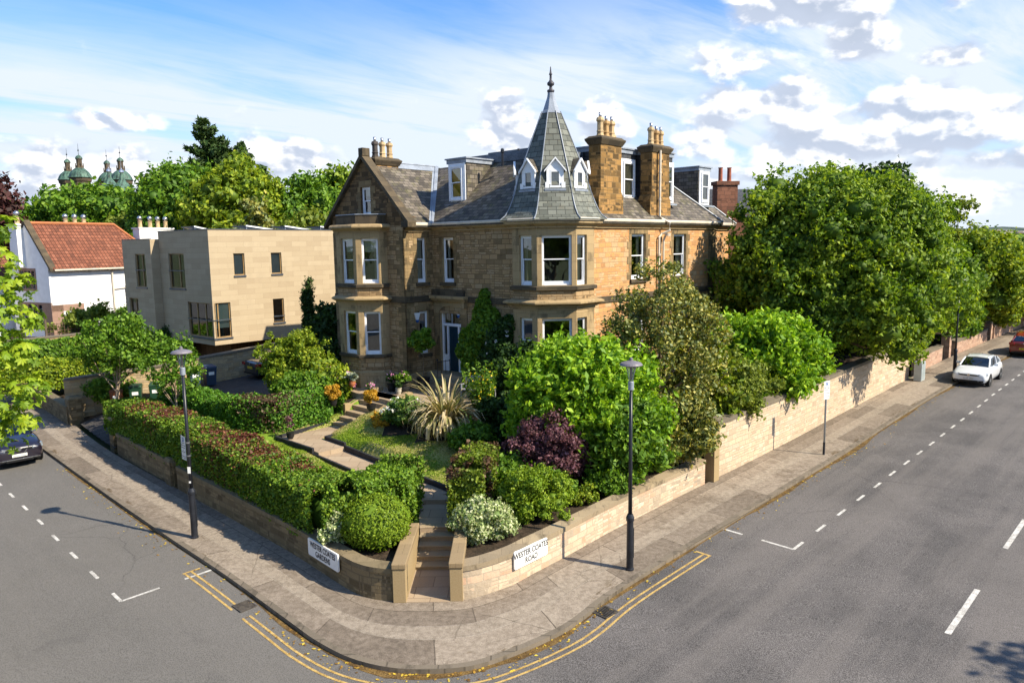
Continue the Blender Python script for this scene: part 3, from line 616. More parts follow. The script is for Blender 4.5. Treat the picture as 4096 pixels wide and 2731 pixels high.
def gh(x, y):
    d = (CPa[:,0]-x)**2+(CPa[:,1]-y)**2+.05; ww = 1/d**1.8; z = float((ww*CPa[:,2]).sum()/ww.sum())
    if x < -16.4 and y < 48:                               # level with the pavement at the drive entrance
        d_ = min((x-p[0])**2+(y-p[1])**2 for p in INNW)**.5; z = min(z, zs(x,y)+.07+.30*d_)
    if -11 < x < 0 and 19 < y < 33:
        for a, b, za, zb_ in PATHZ:                      # cut the path into the slope
            dx_, dy_ = b[0]-a[0], b[1]-a[1]; t_ = max(0,min(1,((x-a[0])*dx_+(y-a[1])*dy_)/(dx_*dx_+dy_*dy_))); r_ = math.hypot(x-a[0]-dx_*t_, y-a[1]-dy_*t_); pz_ = za+(zb_-za)*t_-.07
            k_ = max(0,min(1,(r_-.66)/.3)); z = min(z, pz_+(z-pz_)*k_) if z > pz_ else (z if r_ > .66 else min(z,pz_))
    return z
INN = [p for p in INNER]
def inside_garden(x, y):                               # behind the wall line
    for i in range(len(INN)-1):
        a, b = INN[i], INN[i+1]
        pass
    best = min(range(len(INN)-1), key=lambda i: (INN[i][0]-x)**2+(INN[i][1]-y)**2); a,b = INN[max(best-1,0)], INN[min(best+1,len(INN)-1)]
    return (b[0]-a[0])*(y-a[1])-(b[1]-a[1])*(x-a[0]) > .18*math.dist(a,b)
INS = right_off(resample(INN,.3), -.17)
def snap(x, y):                                        # keep ground vertices behind the wall face
    if inside_garden(x, y): return x, y
    return min(INS, key=lambda p: (p[0]-x)**2+(p[1]-y)**2)
def lawncol(t, o, base):
    dry = t.step(t.noise(o, .55, 4, .6), .45,.62); base = t.mix(t.m('MULTIPLY', dry, .85), base, (.36,.31,.12)); return base
M['lawn'] = surface('lawn_grass', (.10,.18,.012), (.17,.25,.02), 1.2, .95, 35, .6, .6, lawncol)
M['soil'] = surface('garden_soil', (.03,.022,.014), (.06,.042,.028), 3, .95, 30, .5, .6)
mb = MB(); gx = [-12+i*.4 for i in range(44)]; gy = [17.2+j*.4 for j in range(46)]
def region(xs_, ys_, test, skip=None):
    mb = MB(); idx = {}
    for i in range(len(xs_)-1):
        for j in range(len(ys_)-1):
            cx, cy = (xs_[i]+xs_[i+1])/2, (ys_[j]+ys_[j+1])/2
            if not test(cx, cy) or (skip and skip(cx,cy)): continue
            q = []
            for a,b in ((i,j),(i+1,j),(i+1,j+1),(i,j+1)):
                if (a,b) not in idx: sx, sy = snap(xs_[a],ys_[b]); idx[a,b] = len(mb.V); mb.V.append((sx,sy,gh(sx,sy)))
                q.append(idx[a,b])
            mb.F.append(tuple(q)); mb.M.append(0)
    return mb
# fine lawn near the house, coarse ground beyond
near = lambda x,y: -12.4 < x < 5.4 and 17 < y < 35.6
NEARX = [-12.4+i*.2 for i in range(90)]; NEARY = [17.2+j*.2 for j in range(93)]
def entrance(x,y): return -3.0 < x < -1.5 and y < 20.4
def hollow(x,y):                                       # where the path, steps and terrace have their own surfaces
    P_ = Vector((x,y))
    for a,b,wd in PATHSEG:
        a=Vector(a); b=Vector(b); d=b-a; tt=max(0,min(1,(P_-a).dot(d)/d.length_squared))
        if (P_-a-d*tt).length < wd: return True
    return False
PATHSEG = [((-2.3,20.),(-2.42,22.2),.58),((-2.45,22.4),(-6.85,26.75),.58),((-6.95,27.05),(-8.35,28.5),.62),((-8.2,28.6),(-6.75,30.2),.62)]
def isbed(x,y): return y < 20.3 or (x > -1.25 and y > 17) or y > 31.3 or (y > 27.2 and x > -5.0) or (y > 26.0 and x > -3.6) or (x > -1.7 and y > 25.0)
mbn = region(NEARX, NEARY, lambda x,y: inside_garden(x,y), lambda x,y: entrance(x,y) or isbed(x,y))
tag(region(NEARX, NEARY, lambda x,y: inside_garden(x,y) and isbed(x,y), lambda x,y: entrance(x,y)).build('garden_beds', M['soil'], smooth=True, uv=False), kind='structure')
tag(mbn.build('lawn', M['lawn'], smooth=True, uv=False), kind='structure')
FX = [-70,-62.4,-52.4,-42.4,-32.4,-27.4,-22.4,-17.4,-12.4]+[5.2+i*2 for i in range(0,28)]; FX = sorted(set([-70+i*2.4 for i in range(25)]+[-12.4,-12.4+89*.2]+[-12.4+89*.2+i*2 for i in range(30)]))
FY = sorted(set([17.2+92*.2]+[17.2+92*.2-i*1.2 for i in range(1,16)]+[17.2+92*.2+i*4 for i in range(22)]))
def notnear(x,y): return not (NEARX[0] < x < NEARX[-1] and NEARY[0] < y < NEARY[-1])
XS = sorted(set([round(v,3) for v in [-70+i*1.8 for i in range(32)]+[NEARX[0]]+[NEARX[0]+(NEARX[-1]-NEARX[0])*i/8 for i in range(9)]+[NEARX[-1]+i*1.4 for i in range(36)]])); YS = sorted(set([round(v,3) for v in [NEARY[0]+(NEARY[-1]-NEARY[0])*i/14 for i in range(15)]+[NEARY[-1]+i*1.6 for i in range(48)]]))
tag(region(XS, YS, lambda x,y: inside_garden(x,y) and notnear(x,y)).build('garden_ground', M['soil'], smooth=True, uv=False), kind='structure')
# real blades on the open lawn
rng = np.random.default_rng(3); P=[]
while len(P) < 60000:
    x, y = rng.uniform(-9.5,0.5), rng.uniform(21.5,31)
    if not hollow(x,y) and not isbed(x,y) and inside_garden(x,y) and inside_garden(x+.25,y-.25) and inside_garden(x-.25,y-.25): P.append((x,y,gh(x,y)+.02) if len(P)%1 == 0 else 0)
P = np.array(P); N = np.tile((.0,-.9,.45),(len(P),1)); N /= np.linalg.norm(N,axis=1)[:,None]
M['l_grass'] = leafmat('grass_blades', ((.10,.17,.01),(.17,.25,.018),(.26,.33,.03)), .35, patch=((.25,.22,.08),(.38,.33,.13),(.50,.43,.2)), pscale=.5, pth=(.47,.60), gloss=.1)
tag(leaf_mesh('grass', P, N, .018, M['l_grass'], rng, 3.2, None, .45), kind='stuff')
# ------------------------------------------------------------------ garden walls, steps, path
M['wall_l'] = rubble('garden_wall_shaded', [(.09,.065,.035),(.16,.12,.065),(.22,.165,.09),(.27,.20,.11)], (.15,.115,.07), .6, bw=.42, rh=.19)  # dark tones carry the shade on the walls of the left street
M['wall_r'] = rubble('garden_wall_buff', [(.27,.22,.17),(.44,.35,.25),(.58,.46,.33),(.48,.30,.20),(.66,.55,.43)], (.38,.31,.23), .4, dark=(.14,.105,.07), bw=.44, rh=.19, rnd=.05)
M['wall_t'] = rubble('tall_wall_buff', [(.34,.26,.18),(.48,.36,.25),(.58,.43,.29),(.47,.38,.28),(.66,.52,.38)], (.36,.29,.21), .4, bw=.5, rh=.2, dark=(.16,.12,.08))
M['wall_red'] = rubble('red_sandstone_wall', [(.28,.17,.12),(.40,.25,.18),(.48,.33,.24)], (.34,.25,.19), .35, bw=.5, rh=.2)
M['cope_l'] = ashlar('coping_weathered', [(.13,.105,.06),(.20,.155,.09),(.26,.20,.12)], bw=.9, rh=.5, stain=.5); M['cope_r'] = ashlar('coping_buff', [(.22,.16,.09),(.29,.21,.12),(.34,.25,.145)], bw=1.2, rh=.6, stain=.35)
M['cope_g'] = ashlar('coping_grey', [(.12,.10,.075),(.18,.15,.11),(.24,.20,.15)], bw=1., rh=.5, stain=.5)
M['cope_w'] = ashlar('coping_buff_weathered', [(.18,.145,.10),(.29,.225,.145),(.38,.30,.19)], bw=1.1, rh=.6, stain=.7)
M['dress'] = ashlar('pier_stone', [(.29,.21,.11),(.34,.25,.135),(.38,.28,.155)], bw=3, rh=3, stain=.12)
M['sand_pave'] = ashlar('sandstone_paving', [(.27,.195,.13),(.35,.265,.18),(.41,.32,.225)], bw=.85, rh=.6, stain=.12, mo=.012)
M['step'] = ashlar('step_stone', [(.26,.20,.12),(.34,.26,.165),(.40,.31,.20)], bw=5, rh=5, stain=.25)
M['sleeper'] = plain('black_sleeper', (.022,.022,.026), .7, .4, 5)
def wallrun(name, label, path, h, th, mat, copem, cope=.13, over=.03, extra=None, cat='wall', round_cope=False, base=None):
    """path world 2D, pavement side on the right; top follows the street"""
    o = path[0]; root = thing(name, label, cat, (o[0],o[1],zs(*o)+.1)); P = [(p[0]-o[0], p[1]-o[1]) for p in path]
    front = P; back = right_off(P, -th); mb = MB(); z = lambda p,h_: zs(p[0]+o[0],p[1]+o[1])-zs(*o)+h_
    def ring(off0, off1, h0, h1, m_, sl=0.):
        a = right_off(P, off0); b = right_off(P, off1)
        for i in range(len(P)-1):
            A0,A1,B0,B1 = a[i],a[i+1],b[i],b[i+1]
            m_.poly([(*A0,z(A0,h0)),(*A1,z(A1,h0)),(*A1,z(A1,h1)),(*A0,z(A0,h1))]); m_.poly([(*B1,z(B1,h0)),(*B0,z(B0,h0)),(*B0,z(B0,h1+sl)),(*B1,z(B1,h1+sl))]); m_.poly([(*A0,z(A0,h1)),(*A1,z(A1,h1)),(*B1,z(B1,h1+sl)),(*B0,z(B0,h1+sl))]); m_.poly([(*A1,z(A1,h0)),(*A0,z(A0,h0)),(*B0,z(B0,h0)),(*B1,z(B1,h0))])
        for i,f in ((0,1),(-1,-1)):
            q = [(*a[i],z(a[i],h0)),(*b[i],z(b[i],h0)),(*b[i],z(b[i],h1+sl)),(*a[i],z(a[i],h1))]; m_.poly(q if f<0 else q[::-1])
    ring(0,-th,-.3,h-cope,mb); mb.build('masonry', mat, root)
    mb = MB(); ring(over,-th-over,h-cope,h,mb,.03); mb.build('coping', copem, root, bevel=.02); return root
def sub(poly_, f): return [p for p in poly_ if f(p)]
I2 = resample(INNER, .6)
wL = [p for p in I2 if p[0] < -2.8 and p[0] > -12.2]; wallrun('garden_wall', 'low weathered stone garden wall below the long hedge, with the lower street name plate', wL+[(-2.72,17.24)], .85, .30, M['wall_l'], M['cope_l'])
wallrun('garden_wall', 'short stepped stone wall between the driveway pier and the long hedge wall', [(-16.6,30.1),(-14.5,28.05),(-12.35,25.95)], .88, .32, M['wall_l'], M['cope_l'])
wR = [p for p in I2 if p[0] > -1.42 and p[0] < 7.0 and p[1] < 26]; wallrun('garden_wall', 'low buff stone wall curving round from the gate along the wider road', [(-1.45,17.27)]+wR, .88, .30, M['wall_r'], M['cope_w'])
wT = [p for p in I2 if 7.0 < p[0] < 23.2]; wallrun('garden_wall', 'tall buff stone retaining wall under the laurel and the big tree', wT, 2.08, .4, M['wall_t'], M['cope_g'], .15)
for q_ in ((11.05,29.65),(12.0,30.6)):
    pass
wF = [p for p in I2 if 23.7 < p[0] < 28.5]; wallrun('garden_wall', 'low reddish wall between the grey cabinet and the red gate pier', wF, 1.0, .35, M['wall_red'], M['cope_g'])
wF = [p for p in I2 if 29.6 < p[0] < 36.0]; wallrun('garden_wall', 'low reddish wall beyond the red gate pier, behind the red car', wF, .95, .35, M['wall_red'], M['cope_g'])
wF = [p for p in I2 if 36.9 < p[0] < 52.0]; wallrun('garden_wall', 'farthest low wall at the right edge, past the iron railings', wF, 1.0, .35, M['wall_red'], M['cope_g'])
wallrun('garden_wall', 'stone wall beyond the driveway gateway behind the chestnut leaves', [(-31,44.3),(-26.5,40.0),(-21.6,35.0)], .9, .32, M['wall_l'], M['cope_l'])
def pier(x, y, rz, w_, d_, h, label, mat, cm, cap=.14, name='gate_pier', z=None):
    r = thing(name, label, 'gate pier', (x,y,(zs(x,y)+.1) if z is None else z), rz); mb = MB(); mb.box(-w_/2,w_/2,-d_/2,d_/2,-.2,h-cap); mb.build('shaft', mat, r)
    mb = MB(); a,b = w_/2+.03, d_/2+.03; mb.hexa([(-a,-b,h-cap),(a,-b,h-cap),(a,b,h-cap),(-a,b,h-cap),(-a*.8,-b*.8,h),(a*.8,-b*.8,h),(a*.8,b*.8,h),(-a*.8,b*.8,h)]); mb.build('cap', cm, r, bevel=.015); return r
pier(-12.45,26.3,R(-45),.5,.55,1.0,'squat stone end pier where the stepped wall meets the long hedge wall',M['wall_l'],M['cope_l'])
pier(-17.1,31.1,R(-45),.5,.5,1.35,'stone gate pier on the near side of the driveway entrance',M['wall_l'],M['cope_l'])
pier(-21.4,35.3,R(-45),.6,.6,1.35,'stone gate pier on the far side of the driveway, beside the chestnut leaves',M['wall_l'],M['cope_l'])
pier(28.9,48.6,R(45),.45,.5,1.5,'dark red stone gate pier on the far right pavement',M['wall_red'],M['cope_g'])
pier(36.5,56.1,R(45),.5,.5,1.3,'pale capped pier beside the far iron railings',M['wall_red'],M['cope_g'])
pier(7.08,25.62,R(46),.36,.42,2.0,'dressed stone end pier of the tall retaining wall',M['dress'],M['cope_g'],.1,'wall_pier')
# entrance: two side walls with broad copings flanking the steps
z0 = zs(-2.3,17.3)+.1
def flank(label, x0, x1, y0, y1, fx0, fx1):
    r = thing('entrance_wall', label, 'wall', ((x0+x1)/2,y0,z0)); c = (x0+x1)/2; mb = MB(); mb.box(x0-c,x1-c,.004,y1-y0,-.2,.86); mb.build('masonry', M['dress'], r, bevel=.01)
    mb = MB(); mb.box(x0-c-.02,x1-c+.02,-.025,y1-y0,.862,1.0); mb.build('coping', M['cope_r'], r, bevel=.02); return r
flank('dressed stone wall flanking the entrance steps on the round bush side', -3.02,-2.70,17.19,19.9,0,0)
flank('dressed stone wall flanking the entrance steps below the variegated shrub', -1.62,-1.30,17.22,20.3,0,0)
def poly_slab(mb, pts, z, th): mb.prism(pts, z-th, z)
ent = thing('entrance_steps', 'lower flight of stone steps between the two street name walls', 'steps', (-2.16,18.9,z0))
mb = MB()
for i in range(5):
    zt = .15*(i+1)-.02; y = .10+i*.325
    mb.box(-.54,.54,y,y+.60,zt-.16 if i else -.1,zt-.045)
mb.build('riser', M['step'], ent); mb = MB()
for i in range(5): zt = .15*(i+1)-.02; y = .10+i*.325; mb.box(-.542,.542,y-.03,y+.34,zt-.045,zt)
mb.build('tread', M['step'], ent, bevel=.01)
mb = MB(); mb.box(-2.7,-1.62,17.2,19.05,z0-.2,z0+.012); tag(mb.build('entrance_paving', M['sand_pave']), kind='structure')
zt0 = z0+.73
def strip(mb, a, b, wd, za, zb, th=.25):
    a=Vector(a); b=Vector(b); d=(b-a).normalized(); n=Vector((-d.y,d.x))*wd/2
    p=[a-n,b-n,b+n,a+n]; zz=[za,zb,zb,za]
    mb.hexa([(q.x,q.y,z-th) for q,z in zip(p,zz)]+[(q.x,q.y,z) for q,z in zip(p,zz)])
mb = MB(); strip(mb, (-2.16,20.3),(-2.42,22.1),1.12,zt0-.005,zt0+.03); strip(mb,(-2.45,22.05),(-2.45,22.5),1.12,zt0+.17,zt0+.17,.3); strip(mb, (-2.45,22.35),(-6.85,26.8),1.12,zt0+.172,zt0+.36)
strip(mb,(-6.75,26.7),(-7.0,26.95),1.13,zt0+.52,zt0+.52,.3); strip(mb,(-6.9,26.85),(-8.25,28.2),1.12,zt0+.524,zt0+.55); strip(mb,(-8.75,28.05),(-6.95,30.05),1.2,zt0+.546,zt0+.56,.3)
tag(mb.build('garden_path', M['sand_pave']), kind='structure')
def sleeper(label, a, b, za, zb):
    a=Vector(a); b=Vector(b); d=b-a; r = thing('edging_board', label, 'edging', (a.x,a.y,za), math.atan2(d.y,d.x), 'black edging boards of the garden path')
    mb = MB(); L=d.length; mb.hexa([(0,-.045,-.1),(L,-.045,-.1+zb-za),(L,.045,-.1+zb-za),(0,.045,-.1),(0,-.045,.12),(L,-.045,.12+zb-za),(L,.045,.12+zb-za),(0,.045,.12)]); mb.build('board', M['sleeper'], r, bevel=.008); return r
sleeper('long black edging board on the lawn side of the garden path', (-2.1,22.8),(-6.35,27.1),zt0+.22,zt0+.45)
sleeper('short black edging board where the path bends at the lawn corner', (-6.35,27.12),(-7.35,28.1),zt0+.55,zt0+.56); sleeper('black edging board beside the foot of the upper steps', (-7.35,28.1),(-6.3,29.3),zt0+.56,zt0+.58)
sleeper('black edging board of the path along the long hedge', (-2.9,22.0),(-7.4,26.5),zt0+.12,zt0+.33); sleeper('black edging board below the potted twiggy plant', (-7.4,26.5),(-9.35,28.35),zt0+.52,zt0+.52)
sleeper('black edging board with path lights below the clipped beech hedge', (-9.35,28.35),(-7.75,30.5),zt0+.52,zt0+.6)
sleeper('black edging board under the lawn behind the entrance steps', (-1.6,20.6),(-1.75,22.75),zt0+.05,zt0+.15)
# upper flight
up = thing('garden_steps', 'upper flight of six stone steps climbing to the terrace', 'steps', (-6.95,29.75,zt0+.5), R(-43)); zb = 2.85-(zt0+.5)
mb = MB()
for i in range(6):
    zt = zb*(i+1)/6; mb.box(-.9,.85,i*.34,i*.34+.7,-.1 if i==0 else zt-.22,zt)
mb.build('tread', M['step'], up, bevel=.012)
def stepwall(label, x0, pt=None):
    r = thing('step_wall', label, 'wall', (-6.95,29.75,zt0+.5), R(-43)); mb = MB()
    mb.hexa([(x0,.95,-.2),(x0+.28,.95,-.2),(x0+.28,2.35,-.2),(x0,2.35,-.2),(x0,.95,.78),(x0+.28,.95,.78),(x0+.28,2.35,1.28),(x0,2.35,1.28)]); mb.build('masonry', M['dress'], r, bevel=.02)
    mb = MB(); mb.box(x0-.03,x0+.31,.65,.95,-.2,.84); mb.box(x0-.02,x0+.30,2.35,2.7,.4,1.30); mb.build('pillar', M['dress'], r, bevel=.02)
stepwall('sloping stone wall left of the upper steps, carrying a terracotta pot',-1.2); stepwall('sloping stone wall right of the upper steps, carrying a round orange shrub',.86)
mb = MB(); mb.prism([(-6.9,31.9),(-5.35,30.35),(-4.6,29.3),(-1.2,27.9),(1.5,29.3),(-8.8,37.5),(-8.6,33.8),(-7.4,32.6)], 2.5, 2.85); tag(mb.build('terrace', M['sand_pave']), kind='structure')
M['setts'] = ashlar('driveway_setts', [(.05,.046,.045),(.075,.068,.064),(.10,.09,.082)], bw=.22, rh=.12, stain=.3, mo=.012)
DPOLY = [(-21.8,34.1),(-17.2,30.5),(-12.6,32.6),(-9.4,33.6),(-9.2,38),(-11.2,44.4),(-17.2,37.7)]
def inpoly(x,y,P):
    c=False; j=len(P)-1
    for i in range(len(P)):
        if (P[i][1]>y)!=(P[j][1]>y) and x < (P[j][0]-P[i][0])*(y-P[i][1])/(P[j][1]-P[i][1])+P[i][0]: c=not c
        j=i
    return c
mb = region([-22+i*.25 for i in range(54)], [30.5+i*.25 for i in range(58)], lambda x,y: inpoly(x,y,DPOLY)); mb.V = [(x,y,z+.05) for x,y,z in mb.V]
tag(mb.build('driveway', M['setts']), kind='structure')
# boundary wall behind the drive
def mound(name, label, pts, z0, z1a, z1b, th, mat, cm):
    o = pts[0]; a=Vector(pts[0]); b=Vector(pts[1]); d=b-a; r = thing(name, label, 'wall', (a.x,a.y,z0), math.atan2(d.y,d.x)); L=d.length; mb = MB()
    mb.hexa([(0,0,-.5),(L,0,-.5),(L,th,-.5),(0,th,-.5),(0,0,z1a-z0),(L,0,z1b-z0),(L,th,z1b-z0),(0,th,z1a-z0)]); mb.build('masonry', mat, r)
    mb = MB(); mb.hexa([(0,-.04,z1a-z0),(L,-.04,z1b-z0),(L,th+.04,z1b-z0),(0,th+.04,z1a-z0),(0,-.04,z1a-z0+.1),(L,-.04,z1b-z0+.1),(L,th+.04,z1b-z0+.1),(0,th+.04,z1a-z0+.1)]); mb.build('coping', cm, r); return r
M['wall_d'] = rubble('driveway_wall_rubble', [(.30,.19,.09),(.42,.29,.15),(.50,.37,.21),(.33,.25,.15),(.52,.41,.27)], (.34,.26,.17), .35, bw=.5, rh=.26, rnd=.12, bst=.8)
mound('boundary_wall','tall rubble stone wall behind the black saloon on the driveway',[(-17.35,37.7),(-11.6,44.6)],2.0,3.35,3.85,.45,M['wall_d'],M['cope_g'])
mound('boundary_wall','lower rubble stone wall behind the wheelie bins',[(-22.0,35.6),(-17.4,37.65)],1.5,2.9,3.3,.4,M['wall_d'],M['cope_g'])
mound('boundary_wall','long coped garden wall running past the trellis of the white house',[(-34.5,41.5),(-21.5,51.5)],1.9,3.6,4.2,.4,M['wall_d'],M['cope_g'])
# street name plates
M['plate'] = plain('enamel_plate_white', (.80,.80,.78), .35, .05, 3); M['ink'] = plain('black_lettering', (.02,.02,.025), .5, .1); M['blue'] = plain('blue_sign', (.02,.10,.38), .5, .1)
def nameplate(label, p, q, zc, l1, l2, mat_p):
    p=Vector(p); q=Vector(q); d=(q-p).normalized(); n=Vector((d.y,-d.x)); c=(p+q)/2+n*.045; ang=math.atan2(d.y,d.x); r=thing('street_name_plate',label,'street sign',(c.x,c.y,zc),ang,'street name plates')
    L=(q-p).length; mb=MB(); h=.24
    pts=[]; rr=.05
    for cx,cz,a0 in ((L/2-rr,-h+rr,-90),(L/2-rr,h-rr,0),(-L/2+rr,h-rr,90),(-L/2+rr,-h+rr,180)):
        for k_ in range(5): a=R(a0+k_*22.5); pts.append((cx+rr*math.cos(a),cz+rr*math.sin(a)))
    n_=len(pts); mb.poly([(x,-.012,z) for x,z in pts]); mb.poly([(x,.03,z) for x,z in reversed(pts)])
    for i in range(n_): a,b=pts[i],pts[(i+1)%n_]; mb.poly([(a[0],-.012,a[1]),(a[0],.03,a[1]),(b[0],.03,b[1]),(b[0],-.012,b[1])])
    mb.build('plate', mat_p, r)
    for s,z in ((l1,.10),(l2,-.11)):
        t_=text(s,.215,(0,-.014,z),(R(90),0,0),M['ink'],r,'lettering'); t_.scale=(.82,1,1)
    return r
nameplate('white plate lettered WESTER COATES GARDENS on the low wall under the round bush',(-5.62,19.33),(-4.52,18.12),zs(-5,19)+.1+.60,'WESTER COATES','GARDENS',M['plate'])
nameplate('white plate lettered WESTER COATES ROAD on the curving wall of the wider road',(-.06,18.02),(.83,19.0),zs(.4,18.5)+.1+.63,'WESTER COATES','ROAD',M['plate'])
# ------------------------------------------------------------------ lamps and parking signs
def lamp(label, x, y, h, zoff=0.):
    r = thing('street_lamp', label, 'street lamp', (x,y,zs(x,y)+.1), 0, 'black street lamps'); mb = MB()
    mb.lathe([(.11,0),(.11,.05),(.095,.06),(.09,1.35),(.11,1.37),(.11,1.45),(.07,1.55)],n=14); mb.build('base_column', M['black'], r, smooth=False)
    mb = MB(); mb.lathe([(.055,1.5),(.05,3),(.042,h-.75)],n=12); mb.build('pole', M['black'], r, smooth=True)
    mb = MB(); mb.lathe([(.06,h-.78),(.075,h-.76),(.075,h-.56),(.06,h-.54)],n=12); mb.build('collar', M['lead'], r)
    mb = MB(); mb.lathe([(.055,h-.54),(.09,h-.35),(.15,h-.12)],n=16,cap=False); mb.build('bowl', M['lampglass'], r, smooth=True)
    mb = MB(); mb.lathe([(.28,h-.13),(.30,h-.11),(.26,h-.06),(.14,h-.02),(.05,h),(.04,h+.06),(.02,h+.08)],n=24); mb.lathe([(.035,h-.5),(.035,h-.15)],n=8); mb.build('cap', M['cap'], r, smooth=False)
    mb = MB(); mb.box(.086,.1,-.04,.04,.35,1.15); mb.build('access_door', M['black'], r); return r
M['cap'] = plain('lamp_cap_grey_purple', (.17,.155,.175), .45, .15)
lamp('black street lamp on the narrow pavement, carrying a parking plate and stickers',-9.67,21.35,5.75)
lamp('black street lamp on the pavement in front of the big laurel',3.06,18.76,5.65)
lamp('far street lamp half hidden by the big tree beside the white car',26.15,43.0,5.7)
def pplate(parent, z, rz, off):
    mb = MB(); mb.box(-.15,.15,-.005,.005,-.36,.36); p = mb.build('plate', M['plate'], parent); p.location=(off[0],off[1],z); p.rotation_euler=(0,0,rz)
    mb = MB(); mb.box(-.05,.05,-.009,-.006,.20,.32); mb.build('parking_symbol', M['blue'], p)
    text('P',.12,(0,-.011,.26),(R(90),0,0),M['plate'],p)
    for s,zz,sz in (('Mon - Fri',.155,.052),('8:30am - 5:30pm',.085,.040),('Permit holders',.015,.042),('or',-.055,.045),('Pay at machine',-.115,.042),('\u2190',-.175,.06),('Maximum stay',-.245,.042),('Mon - Fri 8:30am',-.30,.036)):
        text(s,sz,(0,-.008,zz),(R(90),0,0),M['ink'],p,ext=.001)
L1 = bpy.data.objects['street_lamp']
pp = thing('parking_sign','white parking plate fixed to the lamp post above the long hedge wall','sign',(-9.67,21.35,zs(-9.67,21.35)+.1)); pplate(pp,2.75,R(-44+0),(-.20,.13))
mb = MB(); mb.lathe([(.062,-.02),(.062,.02)],(0,0,2.95),12); mb.build('bracket', M['steel'], pp); mb = MB(); mb.lathe([(.062,-.02),(.062,.02)],(0,0,2.55),12); mb.build('bracket', M['steel'], pp)
ps = thing('parking_sign','white parking sign on a slim grey post by the tall wall','sign',(12.25,28.3,zs(12.25,28.3)+.1)); mb = MB(); mb.lathe([(.038,0),(.038,2.15),(.038,2.95)],n=10); mb.build('post', plain('galvanised_post',(.33,.36,.38),.4,.15,metal=.5), ps, smooth=True)
mb = MB(); mb.lathe([(.045,0),(.045,.5)],n=10); mb.build('post_sleeve', M['black'], ps); pplate(ps,2.6,R(46-20),(0,-.05)); ps.children[-1].scale=(1,1,1)
for z,c_,nm in ((1.95,(.75,.70,.68),'sticker'),(1.6,(.8,.8,.8),'sticker')): pass
stk = MB(); stk.obox((0,0),(1,0),(0,-1),-.045,.045,.058,.062,2.02,2.22); stk.obox((0,0),(1,0),(0,-1),-.03,.03,.058,.062,1.72,1.78); stk.build('sticker', M['plate'], L1)
# utility cabinet, railings
r = thing('utility_cabinet','pale grey utility cabinet at the end of the tall wall','cabinet',(23.3,41.6,zs(23.3,41.6)+.1),R(45)); mb = MB(); mb.box(-.35,.35,-.2,.2,0,1.1); mb.build('body', plain('grey_cabinet_paint',(.34,.38,.38),.5,.1), r, bevel=.02); mb = MB(); mb.box(-.33,-.01,-.212,-.2,.08,1.0); mb.box(.01,.33,-.212,-.2,.08,1.0); mb.build('door', plain('grey_door_paint',(.30,.34,.34),.5,.1), r)
r = thing('railings','black iron railings with loops on the far right wall','railing',(35.6,54.9,zs(35.6,54.9)+.1),R(45)); mb = MB()
for i in range(5): mb.tube([(i*.22,0,0),(i*.22,0,1.9)],.018,6)
mb.tube([(0,0,1.75),(.9,0,1.75)],.02,6); mb.tube([(0,0,.3),(.9,0,.3)],.02,6); mb.build('bars', M['black'], r)
# ------------------------------------------------------------------ the corner house
H = thing('stone_villa', 'two storey sandstone villa with corner turret, slate roof and tall chimney stacks', 'house', (1.82,28.96,0), R(47.6))
PW = [(-1.67,12.6),(-1.67,11.43),(-2.09,11.43),(-2.84,10.68),(-2.84,9.2),(-2.09,8.45),(-1.67,8.45),(-1.67,7.3),(0,7.3),(0,2.05),(-.35,2.05),(-.35,.75),(.75,-.35),(1.95,-.35),(1.95,0),(13.06,0),(13.06,1.3),(17.2,1.3),(17.2,8)]
def seg(i):
    a=Vector(PW[i]); b=Vector(PW[i+1]); t=(b-a).normalized(); return a, t, Vector((t.y,-t.x)), (b-a).length
def wall(mb, P, t, L, n, z0, z1, ops, depth=.22, m=0, rm=None):
    us = sorted({0.,L}|{u for o in ops for u in o[:2]}); vs = sorted({z0,z1}|{v for o in ops for v in o[2:4] if z0 < v < z1})
    q = lambda u,z,d=0: (P[0]+t[0]*u-n[0]*d, P[1]+t[1]*u-n[1]*d, z)
    for a,b in zip(us,us[1:]):
        for c,d in zip(vs,vs[1:]):
            um,vm = (a+b)/2,(c+d)/2
            if any(o[0]<um<o[1] and o[2]<vm<o[3] for o in ops): continue
            mb.poly([q(a,c),q(b,c),q(b,d),q(a,d)], m)
    for u0,u1,v0,v1 in [o[:4] for o in ops]:
        a,b = max(v0,z0),min(v1,z1)
        if a >= b: continue
        rmm = m if rm is None else rm
        mb.poly([q(u0,a),q(u0,b),q(u0,b,depth),q(u0,a,depth)],rmm); mb.poly([q(u1,b),q(u1,a),q(u1,a,depth),q(u1,b,depth)],rmm)
        if v1 <= z1: mb.poly([q(u0,v1),q(u1,v1),q(u1,v1,depth),q(u0,v1,depth)],rmm)
        if v0 >= z0: mb.poly([q(u0,v0),q(u0,v0,depth),q(u1,v0,depth),q(u1,v0)],rmm)
